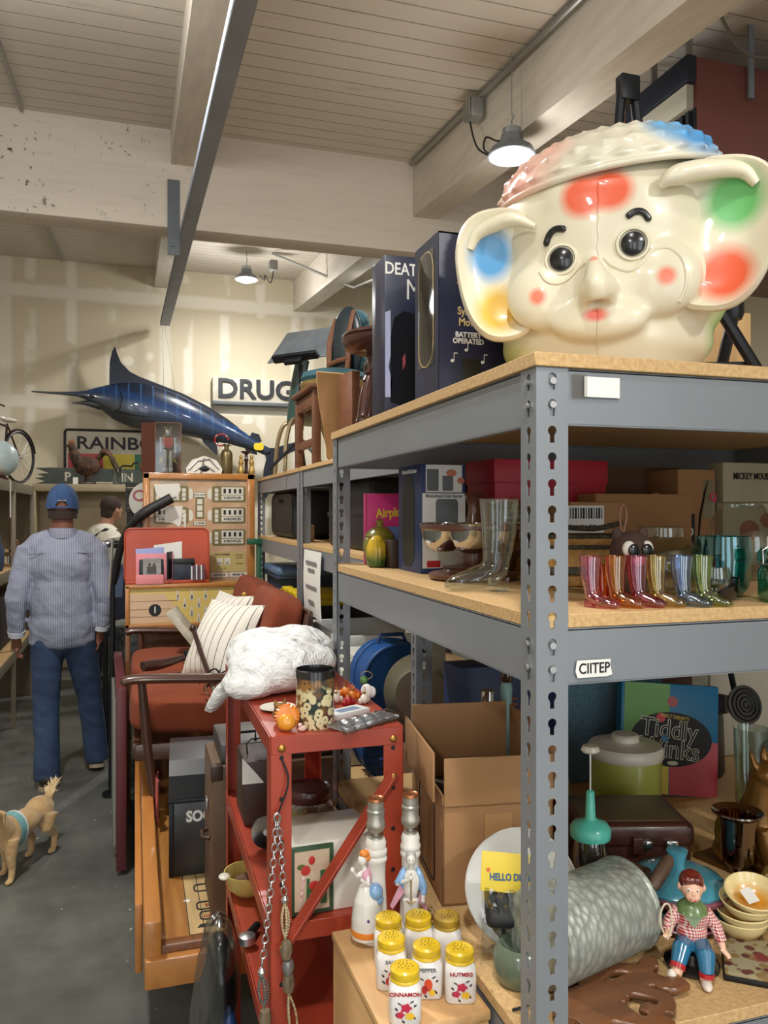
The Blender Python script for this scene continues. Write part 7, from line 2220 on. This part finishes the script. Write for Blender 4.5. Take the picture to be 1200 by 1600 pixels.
# second person, white shirt with a black strap, behind
p2 = thing('person', 'person in white t-shirt with black shoulder strap browsing beyond the capped man', 'person', (-.30, 8.1, 0), rz=-50)
JP = dict(head=(.02, .10, 1.66), neck=(.0, .03, 1.48), chest=(0, 0, 1.22), pelvis=(0, -.02, .92), sh_l=(-.18, .02, 1.40), el_l=(-.22, .06, 1.12), wr_l=(-.17, .25, 1.02), sh_r=(.18, .02, 1.40), el_r=(.22, .08, 1.12), wr_r=(.15, .28, 1.04),
          hip_l=(-.09, 0, .9), kn_l=(-.1, .02, .48), an_l=(-.1, -.02, .085), hip_r=(.09, 0, .9), kn_r=(.1, .05, .48), an_r=(.1, .02, .085))
human(p2, JP, m_skinl)
m_tee = mat('white_cotton', (216, 210, 194), .9, bump=.004, bs=18)
mb = MB().ell((0, 0.01, 1.34), (.21, .15, .19)).ell((0, 0, 1.08), (.20, .16, .28)).lathe([(.17, .80), (.18, .84), (.17, 1.0)], 24, T(s=(1.05, .8, 1)))
for s_ in 'lr':
    mb.tube([JP['sh_' + s_], V(JP['sh_' + s_]).lerp(V(JP['el_' + s_]), .95)], [.082, .075], 14)
part('shirt', blob(mb, .010, 3, disp=wrinkle(.010, 10)), m_tee, p2)
part('strap', MB().tube([(-.15, -.10, 1.10), (-.10, -.16, 1.22), (.02, -.15, 1.36), (.13, -.06, 1.46), (.16, .06, 1.44)], .020, 8, flat=.4).box((-.09, -.165, 1.23), (.09, .03, .07), .01), m_casebk, p2)
mb = MB()
for s_ in 'lr':
    mb.tube([JP['hip_' + s_], JP['kn_' + s_], JP['an_' + s_]], [.105, .085, .075], 14)
part('trousers', blob(mb, .012, 3), mat('dark_trousers', (40, 42, 50), .85), p2)
part('hair', blob(MB().ell((.02, .085, 1.69), (.088, .105, .10)).ell((.02, .04, 1.62), (.07, .05, .07)), .01, 2), mat('dark_brown_hair', (58, 44, 36), .9), p2)
for s_ in 'lr':
    a = V(JP['an_' + s_])
    part('shoe', MB().ell(a + V((0, .06, -.045)), (.05, .13, .045)), m_shoeb, p2)

# third person at the left edge, only a dark sleeve and hand in view
p3 = thing('person', 'person in navy sleeve at the left edge, mostly outside the photo', 'person', (-1.235, 4.62, 0), rz=-10)
JE = dict(JM)
JE.update(sh_r=(.20, 0, 1.42), el_r=(.245, .0, 1.13), wr_r=(.235, .06, .90), kn_r=(.1, .02, .48), an_r=(.1, -.02, .085), kn_l=(-.1, .02, .48), an_l=(-.1, -.02, .085), sh_l=(-.2, 0, 1.42), el_l=(-.25, 0, 1.13), wr_l=(-.24, .06, .9))
human(p3, JE, m_skinl)
mb = MB().ell((0, 0, 1.32), (.21, .15, .19)).ell((0, 0, 1.05), (.195, .15, .27))
for s_ in 'lr':
    mb.tube([JE['sh_' + s_], JE['el_' + s_], JE['wr_' + s_]], [.078, .064, .05], 14)
part('sweater', blob(mb, .012, 3), mat('navy_knit', (34, 42, 62), .9), p3)
mb = MB().ell((0, 0, .9), (.15, .11, .11))
for s_ in 'lr':
    mb.tube([JE['hip_' + s_], JE['kn_' + s_], JE['an_' + s_]], [.10, .08, .07], 14)
part('trousers', blob(mb, .012, 3), mat('grey_trousers', (70, 70, 72), .85), p3)
part('hair', MB().ell((.008, -.01, 1.70), (.085, .105, .10)), mat('dark_brown_hair', (58, 44, 36), .9), p3)
for s_ in 'lr':
    a = V(JE['an_' + s_])
    part('shoe', MB().ell(a + V((0, .06, -.045)), (.05, .13, .045)), m_shoeb, p3)

# the small tan dog; local +x is ahead
m_dog = mat('tan_fur', (190, 154, 104), .9, var=.4, vs=16, c2=(212, 184, 140), bump=.004, bs=90, sheen=.3)
dog = thing('dog', 'small tan dog with fluffy tail and harness on the concrete floor', 'dog', (-.425, 4.13, 0), rz=244)
mb = MB()
mb.ell((.02, 0, .215), (.085, .062, .066), 20, 14).ell((.13, 0, .205), (.10, .060, .058), 20, 14).ell((.25, 0, .205), (.095, .066, .078), 20, 14)
mb.tube([(.30, 0, .23), (.36, 0, .29), (.39, 0, .31)], [.058, .046, .042], 14)
mb.ell((.41, 0, .325), (.055, .048, .048)).tube([(.44, 0, .315), (.50, 0, .30)], [.032, .019], 12).ell((.505, 0, .305), (.012, .012, .01))
for s_ in (-1, 1):
    mb.tube([(.395, .035 * s_, .35), (.375, .06 * s_, .335), (.385, .066 * s_, .285)], [.018, .02, .008], 10, flat=.5)
    hx = -.01 if s_ > 0 else .045
    mb.tube([(hx + .02, .035 * s_, .20), (hx + .035, .042 * s_, .14), (hx - .035, .042 * s_, .085), (hx - .025, .042 * s_, .02)], [.052, .034, .017, .0145], 12)
    mb.ell((hx - .008, .042 * s_, .012), (.026, .016, .012))
    fx_ = .26 + .04 * s_
    mb.tube([(fx_ - .01, .038 * s_, .19), (fx_, .042 * s_, .11), (fx_ - .008, .042 * s_, .06), (fx_, .042 * s_, .018)], [.036, .022, .016, .014], 12)
    mb.ell((fx_ + .014, .042 * s_, .011), (.024, .016, .011))
mb.tube([(-.05, 0, .245), (-.085, .0, .27), (-.10, 0, .30)], [.022, .024, .014], 10)
part('body', blob(mb, .0052, 3, disp=lambda p: p + p.normalized() * noise.noise(p * 60) * .0025), m_dog, dog)
RR = random.Random(5)
mb = MB()
for k in range(90):
    u = RR.random()
    b = V((-.05 - .05 * u, RR.uniform(-.014, .014), .25 + .05 * u))
    d = V((-RR.uniform(.2, .8), RR.uniform(-.6, .6), RR.uniform(.3, 1.0))).normalized() * RR.uniform(.03, .055)
    mb.tube([b, b + d * .6 + V((0, 0, .004)), b + d], [.004, .003, .0005], 5)
part('tail_fur', mb, mat('cream_fur', (222, 198, 156), .9), dog)
part('harness', MB().lathe([(.072, -.025), (.073, 0), (.072, .025), (.070, .025), (.070, -.025)], 28, T(.235, 0, .205, ry=90, s=(1.1, .95, 1))), mat('teal_web', (120, 170, 172), .7), dog)
part('harness_trim', MB().lathe([(.0735, -.006), (.0745, 0), (.0735, .006)], 28, T(.215, 0, .205, ry=90, s=(1.1, .95, 1))), m_whp, dog)
for s_ in (-1, 1):
    part('eye', MB().ell((.446, .026 * s_, .337), (.006, .006, .006), 10, 8), m_blk, dog)
part('nose', MB().ell((.514, 0, .307), (.008, .010, .008), 10, 8), m_blk, dog)

# ---------------------------------------------------------------- marlin on the end wall
t_ = NT('painted_marlin')
t_.pr(.28)
t_.b.inputs['Coat Weight'].default_value = .6
uvx = t_.xyz()
v_lin = t_.math('ADD', uvx[2], t_.math('MULTIPLY', uvx[0], .27))
up = t_.ramp(t_.math('ADD', v_lin, t_.math('MULTIPLY', t_.noise(5, 3), .06)), -.04, .13)
c_ = t_.mix(up, lin((62, 66, 68)), lin((24, 52, 92)))
c_ = t_.mix(t_.ramp(v_lin, .13, .20), c_, lin((18, 28, 48)))
bars = t_.ramp(t_.math('ABSOLUTE', t_.math('SUBTRACT', t_.math('FRACT', t_.math('MULTIPLY', uvx[0], 8)), .5)), .09, .05)
c_ = t_.mix(t_.math('MULTIPLY', bars, t_.math('MULTIPLY', up, .3)), c_, lin((70, 110, 160)))
t_.base(c_)
m_mar2 = t_.m
m_fin = mat('dark_marlin_fin', (20, 28, 44), .4, var=.3, vs=20)
ml = thing('mounted_marlin', 'mounted blue marlin hanging on the end wall above shelves', 'mounted fish', (0, 8.98, 2.72))
# spine: x, z, half height, half depth (metres, z from the thing's origin)
sec = [(-1.02, .155, .006, .005), (-.80, .15, .012, .010), (-.58, .15, .022, .018), (-.50, .145, .040, .03), (-.42, .135, .075, .055), (-.30, .12, .125, .085), (-.17, .09, .180, .115), (.0, .055, .215, .13), (.18, .03, .215, .13),
       (.40, -.02, .190, .12), (.62, -.09, .160, .10), (.84, -.17, .125, .08), (1.05, -.245, .092, .06), (1.22, -.32, .062, .045), (1.34, -.375, .044, .034), (1.42, -.41, .045, .03), (1.45, -.43, .02, .02)]
NS = 28
P = []
for i, (x, z, h_, d_) in enumerate(sec):
    a, b = sec[max(0, i - 1)], sec[min(len(sec) - 1, i + 1)]
    tx, tz = b[0] - a[0], b[1] - a[1]
    n_ = V((-tz, 0, tx)).normalized()
    P += [V((x, 0, z)) + n_ * h_ * 1.14 * math.sin(2 * PI * k / NS) + V((0, d_ * math.cos(2 * PI * k / NS), 0)) for k in range(NS)]
fs = [(i * NS + k, i * NS + (k + 1) % NS, (i + 1) * NS + (k + 1) % NS, (i + 1) * NS + k) for i in range(len(sec) - 1) for k in range(NS)]
mb = MB().add(P, fs + [tuple(range(NS)), tuple((len(sec) - 1) * NS + k for k in range(NS))])
part('body', mb, m_mar2, ml, angle=80)
part('lower_jaw', MB().tube([(-.34, 0, .04), (-.50, 0, .06), (-.63, 0, .052)], [.055, .024, .006], 14), m_mar2, ml)
part('dorsal_fin', MB().prism([(-.26, .235), (-.255, .50), (-.23, .62), (-.20, .67), (-.18, .60), (-.14, .50), (-.05, .41), (.05, .36), (.25, .29), (.5, .20), (.75, .08), (.98, -.06), (1.1, -.15), (1.0, -.17), (.7, -.01), (.3, .17), (0, .25)], -.012, .012, FACE), m_fin, ml)
mb = MB()
for k in range(34):
    x = -.14 + 1.2 * k / 34
    mb.prism([(x, .0), (x + .022, .0), (x + .030, .03)], -.010, .010, Matrix.Translation((0, 0, .465 - .10 * (k / 3) ** .5 - (.0165 * k) + .02)) @ FACE) if False else None
part('pectoral_fin', MB().tube(spline([(-.18, -.10, -.03), (.0, -.145, -.07), (.24, -.13, -.085)], 5), [.028, .026, .024, .022, .020, .017, .014, .011, .008, .005, .003], 10, flat=.35), m_fin, ml)
part('anal_fin', MB().prism([(.68, -.24), (.72, -.33), (.86, -.46), (.875, -.45), (.865, -.35), (.90, -.30)], -.01, .01, FACE), m_fin, ml)
part('second_anal_fin', MB().prism([(1.17, -.37), (1.19, -.425), (1.31, -.45), (1.30, -.41)], -.008, .008, FACE), m_fin, ml)
part('second_dorsal_fin', MB().prism([(1.22, -.26), (1.25, -.20), (1.33, -.22), (1.36, -.30), (1.32, -.32)], -.008, .008, FACE), m_fin, ml)
part('tail_fin', MB().prism([(1.40, -.37), (1.50, -.37), (1.62, -.33), (1.80, -.28), (2.0, -.26), (1.85, -.35), (1.68, -.42), (1.56, -.50), (1.50, -.62), (1.47, -.78), (1.42, -.92), (1.38, -.95), (1.37, -.80), (1.38, -.62), (1.41, -.50), (1.40, -.45)], -.014, .014, FACE), m_fin, ml)
part('eye', MB().ell((-.43, -.058, .125), (.022, .015, .022), 14, 10), m_blk, ml)
part('gill_line', MB().tube([(-.16, -.09, .22), (-.12, -.128, .12), (-.15, -.118, .0), (-.22, -.085, -.04)], .005, 6), m_fin, ml)
part('yellow_tag', MB().prism(rrect(.11, .08, .03, 4), 0, .003, T(1.32, -.042, -.36) @ FACE), m_yel, ml)
part('hanging_wire', MB().cyl((.30, 0, .2), (.285, 0, .95), .003, n=6).cyl((.42, 0, .2), (.31, 0, .95), .003, n=6), m_zinc, ml)

# ---------------------------------------------------------------- signs on the end wall
m_agedw = mat('aged_white_sign', (206, 200, 184), .6, var=.5, vs=9, c2=(160, 150, 130))
t = thing('drug_sign', 'weathered white board sign with raised black letters on end wall', 'sign', (.84, 9.2, 2.87))
part('board', MB().span((0, .0, 0), (1.12, .095, .29), .008), m_agedw, t)
part('lower_strip', MB().span((0, -.01, -.02), (1.12, .09, .02), .004), m_greyp, t)
part('lettering', MB().text('DRUGS', .30, facing_front(.565, -.012, .155), sx=1.06, bold=.006, depth=.012), mat('black_letter', (32, 36, 42), .5, var=.4, vs=20), t)
t = thing('striped_tin_sign', 'framed tin sign, red yellow and green below large black letters', 'sign', (-.72, 9.24, 2.0))
part('panel', MB().span((0, .02, 0), (1.05, .05, .52)), m_agedw, t)
part('rim', MB().tube([(.525 + x, .02, .26 + z) for x, z in rrect(1.05, .52, .03, 4)], .014, 8, closed=True), mat('black_rim', (36, 34, 30), .5, var=.4, vs=20), t)
part('red_stripe', MB().span((.03, .016, .02), (.39, .02, .265)), mat('faded_red_enamel', (186, 66, 72), .5), t)
part('yellow_stripe', MB().span((.39, .016, .02), (.72, .02, .265)), mat('faded_yellow_enamel', (206, 186, 52), .5), t)
part('green_stripe', MB().span((.72, .016, .02), (1.03, .02, .265)), mat('faded_green_enamel', (40, 112, 84), .5), t)
part('lettering', MB().text('RAINBO', .19, facing_front(.53, .016, .375), sx=1.2, bold=.003, depth=.002), m_ink, t)
t = thing('green_arrow_sign', 'dark green sawtooth ended board sign behind the rooster', 'sign', (-1.0, 9.1, 1.925))
part('board', MB().prism([(0, .0), (.10, .03), (.0, .06), (.09, .075), (.02, .105), (.14, .115), (.0, .165), (.15, .175), (1.1, .165), (1.1, -.10), (.15, -.10)], -.012, .012, FACE), mat('dull_dark_green', (74, 82, 74), .7, var=.3, vs=8), t)
part('lettering', MB().text('P', .13, facing_front(.32, -.014, .075), bold=.003), m_agedw, t)
part('lettering', MB().text('IN', .13, facing_front(.92, -.014, .075), bold=.003), m_agedw, t)
t = thing('round_sign', 'round white sign with red letter standing beside the scoreboard', 'sign', (.12, 7.4, 1.73))
part('disc', MB().prism(circ(.17, 40), 0, .015, FACE), m_wht, t)
part('lettering', MB().text('CW', .14, facing_front(-.02, -.017, 0.04), bold=.003), m_redgl, t)
part('stand', MB().span((-.015, .0, -1.73), (.015, .02, -.1)), m_bar, t)

# ---------------------------------------------------------------- shelves at the far end
m_tan = mat('tan_shelf_paint', (168, 152, 122), .6, var=.2, vs=4)
t = thing('tan_display_shelf', 'tan painted shelf unit against end wall carrying the rooster', 'shelf', (-.98, 8.7, 0))
part('top_board', MB().span((0, 0, 1.84), (1.15, .36, 1.915), .004), m_tan, t)
part('middle_board', MB().span((0, 0, 1.20), (1.15, .36, 1.26), .004), m_tan, t)
part('lower_board', MB().span((0, 0, .5), (1.15, .36, .55), .004), m_tan, t)
part('side_panel', MB().span((0, 0, 0), (.03, .36, 1.84), .003), m_tan, t)
part('side_panel', MB().span((1.12, 0, 0), (1.15, .36, 1.84), .003), m_tan, t)
part('back_panel', MB().span((.03, .33, 0), (1.12, .35, 1.84)), m_tan, t)
t = thing('rooster_figure', 'rustic brown and black rooster figure on the tan shelf', 'rooster', (-.47, 8.85, 1.9155))
mb = MB().ell((0, 0, .19), (.13, .08, .10)).tube([(-.08, 0, .22), (-.13, 0, .32), (-.15, 0, .38)], [.07, .05, .036], 12).ell((-.155, 0, .40), (.04, .03, .035)).tube([(-.18, 0, .40), (-.23, 0, .385)], [.016, .003], 8)
for k in range(7):
    mb.tube(spline([(.08, 0, .22), (.14 + .01 * k, .01 * (k - 3), .33 + .02 * (k % 3)), (.22 + .014 * k, .015 * (k - 3), .30 - .02 * k), (.25 + .012 * k, .015 * (k - 3), .20 - .02 * k)], 4), .014, 8)
mb.tube([(-.02, .03, .12), (-.02, .03, .0)], .016, 8).tube([(.03, -.03, .12), (.03, -.03, .0)], .016, 8)
part('body', blob(mb, .010, 2, disp=lambda p: p + V((1, 1, 1)) * noise.noise(p * 34) * .010), mat('rustic_feathers', (92, 62, 40), .8, var=.9, vs=14, c2=(30, 26, 24)), t)
part('comb', MB().prism([(-.19, .43), (-.18, .47), (-.165, .445), (-.15, .475), (-.135, .445), (-.12, .46), (-.125, .425)], -.008, .008, FACE), mat('dull_comb', (150, 90, 50), .7), t)
part('base', MB().box((0, 0, .012), (.26, .14, .024), .004), m_mahog, t)
for k, (x, r, h_, nm) in enumerate(((-.185, .04, .22, 'clear glass bottle nearest the rooster tail on tan shelf'), (-.12, .05, .18, 'squat clear glass jar beside the iron pump handle'))):
    solo('glass_bottle', MB().lathe([(.001, .004), (r, .004), (r, h_ * .65), (r * .5, h_ * .8), (r * .45, h_), (r * .5, h_)], 24), m_clear, nm, 'bottle', (x, 8.82, 1.9155))
t = thing('pump_handle', 'old iron hand pump with brown wooden lever on the tan shelf', 'pump', (-.02, 8.86, 1.9155))
part('spout_pipe', MB().tube(spline([(-.12, 0, 0), (-.12, 0, .18), (-.06, 0, .20), (-.01, 0, .20), (.01, 0, .23), (.06, 0, .235)], 5), .009, 8), m_bar, t)
part('lever', MB().tube([(.06, 0, .235), (.10, 0, .12), (.14, 0, .0)], [.016, .020, .024], 10, flat=.5), m_walnut, t)
solo('white_card', MB().box((0, 0, .035), (.05, .004, .07)), m_paper, 'small white card standing at the rooster base', 'card', (-.58, 8.76, 1.9155))
solo('cream_book', MB().box((0, 0, .012), (.16, .1, .024), .003), m_cream, 'cream book lying flat beside the rooster base', 'book', (-.30, 8.76, 1.9155))
for k in range(6):
    solo('wire_tray', MB().span((-.13, -.11, 0), (.13, .11, .008)).span((-.13, -.114, 0), (.13, -.11, .03)).span((-.13, -.11, 0), (-.126, .11, .03)).span((.126, -.11, 0), (.13, .11, .03)).span((-.124, -.108, 0), (-.116, -.10, .0455)).span((.116, -.108, 0), (.124, -.10, .0455)).span((-.124, .10, 0), (-.116, .108, .0455)).span((.116, .10, 0), (.124, .108, .0455)), m_blkpl, '%s black letter tray in the tall stack beside the scoreboard' % ['lowest', 'second', 'third', 'fourth', 'fifth', 'topmost'][k], 'tray', (.05, 7.65, 1.63 + .046 * k), group='black letter trays in the tall stack')
t = thing('tray_stand', 'dark stand under the stack of black letter trays', 'stand', (.05, 7.65, 0))
part('column', MB().span((-.12, -.1, 0), (.12, .1, 1.629), .004), m_casebk, t)

# left shelf run with the bicycle
m_rackl = mat('beige_rack_steel', (128, 118, 100), .5, .2)
t = thing('aisle_shelf', 'beige steel shelf run on the left of the aisle carrying a bicycle', 'shelf', (-1.42, 5.45, 0))
for z in (1.83, 1.18, .55):
    part('shelf_board', MB().span((0, 0, z), (.55, 2.3, z + .03), .003), m_chip, t)
    part('shelf_beam', MB().span((.545, 0, z - .05), (.555, 2.3, z + .028), .002), m_rackl, t)
for y in (.0, 1.13, 2.26):
    for x in (.0, .53):
        part('post', MB().span((x, y, 0), (x + .03, y + .04, 1.86), .003), m_rackl, t)
part('end_panel', MB().span((.03, 2.29, 0), (.53, 2.3, 1.83)), mat('dim_back_board', (90, 80, 66), .8), t)
solo('price_strip', MB().box((0, 0, 0), (.002, .05, .26)), m_paper, 'long white price strip hanging on the left shelf front', 'tag', (-.862, 6.35, 1.72))
t = thing('bicycle', 'old dark bicycle with white saddle parked on top of left shelf', 'bicycle', (-.90, 7.1, 1.861), rz=65)
for nm, x in (('rear_wheel', 0), ('front_wheel', -.62)):
    w_ = part(nm, MB().tube([(x + .205 * math.cos(2 * PI * k / 40), 0, .215 + .205 * math.sin(2 * PI * k / 40)) for k in range(40)], .012, 8, closed=True), m_blkpl, t)
    mb = MB()
    for k in range(20):
        a = 2 * PI * k / 20
        mb.cyl((x, .012 * (1 if k % 2 else -1), .215), (x + .196 * math.cos(a + .2), 0, .215 + .196 * math.sin(a + .2)), .0012, n=5)
    part('spokes', mb, m_zinc, w_)
    part('hub', MB().cyl((x, -.03, .215), (x, .03, .215), .014, n=12), m_zinc, w_)
m_bikef = mat('dark_brown_frame', (52, 32, 28), .35, .3)
part('frame', MB().tube([(0, 0, .215), (-.20, 0, .20), (-.16, 0, .47)], .009, 8).tube([(0, 0, .215), (-.15, 0, .45)], .007, 8).tube([(-.20, 0, .20), (-.52, 0, .46)], .011, 8).tube([(-.16, 0, .45), (-.52, 0, .48)], .010, 8).tube([(-.52, 0, .52), (-.55, 0, .40), (-.62, 0, .215)], .010, 8), m_bikef, t)
part('saddle', MB().ell((-.14, 0, .50), (.10, .045, .022)).ell((-.22, 0, .505), (.05, .02, .018)), m_wht, t)
part('handlebar', MB().tube([(-.52, 0, .52), (-.52, 0, .57), (-.52, .12, .59), (-.44, .16, .57)], .008, 8).tube([(-.52, 0, .57), (-.52, -.12, .59), (-.44, -.16, .57)], .008, 8), m_chrome, t)
part('mudguard', MB().tube([(.225 * math.cos(a), 0, .215 + .225 * math.sin(a)) for a in [.2 + .2 * k for k in range(12)]], .014, 8, flat=.4), m_bikef, t)
t_ = patches('painted_globe', (176, 194, 196), [((.03, -.10, -.02), (.07, .08, .08), (110, 76, 50), .3), ((.09, -.08, -.05), (.04, .06, .03), (60, 44, 34), .3), ((-.05, -.12, .03), (.03, .05, .03), (40, 40, 40), .3)], r=.3, coat=.4)
t = thing('painted_globe', 'pale blue painted globe with brown patches on left shelf top', 'globe', (-.93, 6.28, 1.861))
part('ball', MB().ell((0, 0, .15), .135, 28, 18), t_, t)
part('foot', MB().lathe([(.07, 0), (.07, .012), (.03, .03)], 20), m_mahog, t)
for k, (x, y, r, h_, m, nm) in enumerate(((-.93, 6.2, .05, .28, m_tote, 'blue lantern on the left middle shelf near the price strip'), (-.93, 6.75, .07, .15, m_chrome, 'small silver pot on the left middle shelf'), (-.92, 7.05, .05, .20, m_walnut, 'brown wooden jug on the left middle shelf'), (-.93, 7.35, .06, .13, m_redgl, 'dull red canister on the left middle shelf far end'))):
    solo('shelf_vessel', MB().lathe([(r * .7, 0), (r, h_ * .15), (r, h_ * .55), (r * .5, h_ * .75), (r * .55, h_ * .9), (r * .3, h_)], 24), m, nm, 'vessel', (x, y, 1.2105))
solo('dark_hamper', MB().box((0, 0, .2), (.4, 1.8, .4), .02), mat('dark_hamper_card', (46, 34, 28), .8, var=.4, vs=6), 'long dark crate filling the low left shelf', 'crate', (-1.16, 6.6, .5805))

# ---------------------------------------------------------------- on top of the scoreboard
SZ = 1.8555
t = thing('boxed_robot', 'yellow and red robot toy in a window box on the scoreboard', 'boxed toy', (.11, 4.80, SZ), rz=0)
part('carton', MB().span((.0, .1, 0), (.15, .13, .295), .002).span((0, 0, 0), (.004, .13, .295)).span((.146, 0, 0), (.15, .13, .295)).span((0, 0, 0), (.15, .13, .004)).span((0, 0, .291), (.15, .13, .295)), mat('dark_red_toy_card', (96, 34, 30), .4, var=.5, vs=14, c2=(150, 110, 40)), t)
part('open_flap', MB().add([(0, 0, .0), (-.075, -.05, 0), (-.075, -.05, .28), (0, 0, .295), (.001, .004, .0), (-.074, -.046, 0), (-.074, -.046, .28), (.001, .004, .295)], [(0, 1, 2, 3), (7, 6, 5, 4), (0, 4, 5, 1), (1, 5, 6, 2), (2, 6, 7, 3)]), mat('brown_toy_flap', (84, 46, 32), .35), t)
m_rsil = mat('robot_silver', (150, 146, 142), .35, .5)
rb = part('robot', MB().box((.075, .05, .175), (.06, .035, .06), .006).box((.06, .05, .08), (.022, .03, .12), .005).box((.09, .05, .08), (.022, .03, .12), .005).box((.06, .04, .018), (.026, .045, .025), .004).box((.09, .04, .018), (.026, .045, .025), .004).box((.035, .05, .165), (.018, .025, .09), .005).box((.115, .05, .165), (.018, .025, .09), .005), m_rsil, t)
part('robot_chest', MB().prism([(.045, .165), (.05, .21), (.10, .21), (.105, .165), (.075, .14)], 0, .02, facing_front(0, .034, 0)), m_redgl, rb)
part('robot_helmet', MB().box((.075, .05, .235), (.034, .03, .04), .008).prism([(.06, .25), (.052, .285), (.066, .26)], 0, .012, facing_front(0, .05, 0)).prism([(.09, .25), (.098, .285), (.084, .26)], 0, .012, facing_front(0, .05, 0)), m_rsil, rb)
part('yellow_burst', MB().prism([(.02, .06), (.045, .12), (.015, .17), (.05, .22), (.075, .29), (.10, .22), (.135, .17), (.105, .12), (.13, .06), (.075, .09)], 0, .001, facing_front(0, .0985, 0)), m_yel, t)
part('window', MB().grid(lambda u, v: (.004 + .142 * u, -.0008 - .002 * math.sin(u * PI), .004 + .287 * v), 6, 4), m_ltfilm, t)
t = thing('white_toy_ship', 'white ribbed plastic toy craft between robot box and brass extinguisher', 'toy', (.39, 4.86, SZ))
mb = MB().prism([(-.10, 0), (-.105, .03), (-.07, .08), (0, .105), (.07, .08), (.105, .03), (.10, 0)], -.05, .05, FACE @ T(0, 0, 0))
part('hull', mb, m_wht, t)
part('ribs', MB().tube([(-.09, -.052, .02), (-.04, -.052, .075), (.03, -.052, .085), (.085, -.052, .03)], .006, 8).tube([(-.06, -.052, .015), (0, -.052, .05), (.06, -.052, .015)], .006, 8).tube([(-.02, -.052, .0), (0, -.052, .095)], .005, 8), m_rsil, t)
part('cockpit', MB().ell((0, -.05, .03), (.03, .012, .018), 14, 8), m_ink, t)
t = thing('brass_extinguisher', 'small old brass fire extinguisher standing on the scoreboard', 'extinguisher', (.525, 4.86, SZ))
part('cylinder', MB().lathe([(.032, 0), (.036, .006), (.036, .12), (.026, .145), (.014, .152), (.014, .17), (.018, .172), (.018, .182), (.001, .186)], 28), mat('tarnished_brass', (122, 108, 74), .35, .7), t)
part('pump_handle', MB().tube([(-.03, 0, .176), (.03, 0, .176)], .004, 8), m_brass, t)
part('hose_loop', MB().tube([(-.03 + .04 * math.cos(a), 0, .205 + .035 * math.sin(a)) for a in [.3 * k for k in range(18)]], .004, 8), m_redgl, t)
m_giltc = mat('gilt_plaster', (178, 146, 82), .4, .5)
t = thing('candle_holder', 'dark turned candle holder on the scoreboard between gilt figures', 'candle holder', (.645, 4.88, SZ))
part('stem', MB().lathe([(.025, 0), (.024, .01), (.010, .02), (.010, .08), (.016, .09), (.009, .10), (.010, .125), (.030, .135), (.032, .142), (.001, .143)], 24), m_mahog, t)
for k, (x, nm) in enumerate(((.608, 'gilt figure left of the dark candle holder on the scoreboard'), (.672, 'gilt figure right of the dark candle holder on the scoreboard'))):
    o = MB().lathe([(.018, 0), (.02, .02), (.012, .05), (.016, .075), (.009, .09), (.004, .095)], 18).ell((0, 0, .104), (.011, .011, .013), 12, 8)
    solo('gilt_figurine', blob(o, .003, 2), m_giltc, nm, 'figurine', (x, 4.84, SZ))

# ---------------------------------------------------------------- clutter between scoreboard and the far shelves
t = thing('golf_bag', 'dark navy golf bag with pale pocket beside the galvanised bin', 'golf bag', (-.12, 6.05, 0), rz=0)
part('tube', MB().lathe([(.11, 0), (.13, .03), (.13, .7), (.12, 1.05), (.135, 1.15), (.135, 1.22), (.12, 1.2), (.001, 1.1)], 24, T(ry=4)), mat('navy_nylon', (36, 42, 60), .6, var=.5, vs=8), t)
part('pocket', MB().box((.02, -.13, .6), (.15, .06, .34), .02, 3), mat('pale_nylon', (150, 146, 140), .7), t)
part('strap', MB().tube(spline([(.05, -.13, 1.1), (.14, -.18, .9), (.13, -.18, .7), (.05, -.14, .6)], 5), .014, 8, flat=.4), m_casebk, t)
for k, (x, y, a, c) in enumerate(((-.05, .03, -9, m_zinc), (.03, -.04, 5, m_bar), (.06, .05, 12, m_zinc), (-.02, -.06, -3, m_bar))):
    M = T(x, y, 1.1, ry=a)
    c_ = part('club', MB().cyl((0, 0, 0), (0, 0, .28), .006, n=8, M=M), m_zinc, t)
    part('club_head', MB().ell((.03, -.01, .30), (.05, .03, .028), M=M), c, c_)
t = thing('exercise_frame', 'black padded arm of an exercise frame rising beside the scoreboard', 'exercise frame', (-.10, 4.86, 0))
part('padded_arm', MB().tube(spline([(-.02, 0, 1.22), (.03, -.08, 1.45), (.12, -.16, 1.60), (.30, -.16, 1.71)], 6), [.022] * 12 + [.030] * 7, 12), m_casebk, t)
part('post', MB().cyl((-.03, 0, 0), (-.02, 0, 1.23), .016, n=12), m_bar, t)
part('silver_tube', MB().tube([(-.04, -.03, 1.15), (-.02, -.03, 1.48)], .009, 8), m_zinc, t)
part('guard', MB().prism([(-.03, 1.14), (-.02, 1.30), (.01, 1.36), (.04, 1.30), (.03, 1.14)], -.03, .01, FACE), m_tote, t)
part('foot_plate', MB().cyl((-.03, 0, 0), (-.03, 0, .02), .05, n=20), m_bar, t)
t = thing('green_post', 'dark green painted steel bracket post right of the scoreboard', 'post', (.70, 4.70, 0))
part('upright', MB().span((-.014, .0, 0), (.012, .05, 1.45), .003), mat('dark_green_enamel', (24, 86, 58), .4), t)
part('arm', MB().span((-.075, -.02, 1.44), (.012, .02, 1.475), .003), mat('dark_green_enamel', (24, 86, 58), .4), t)
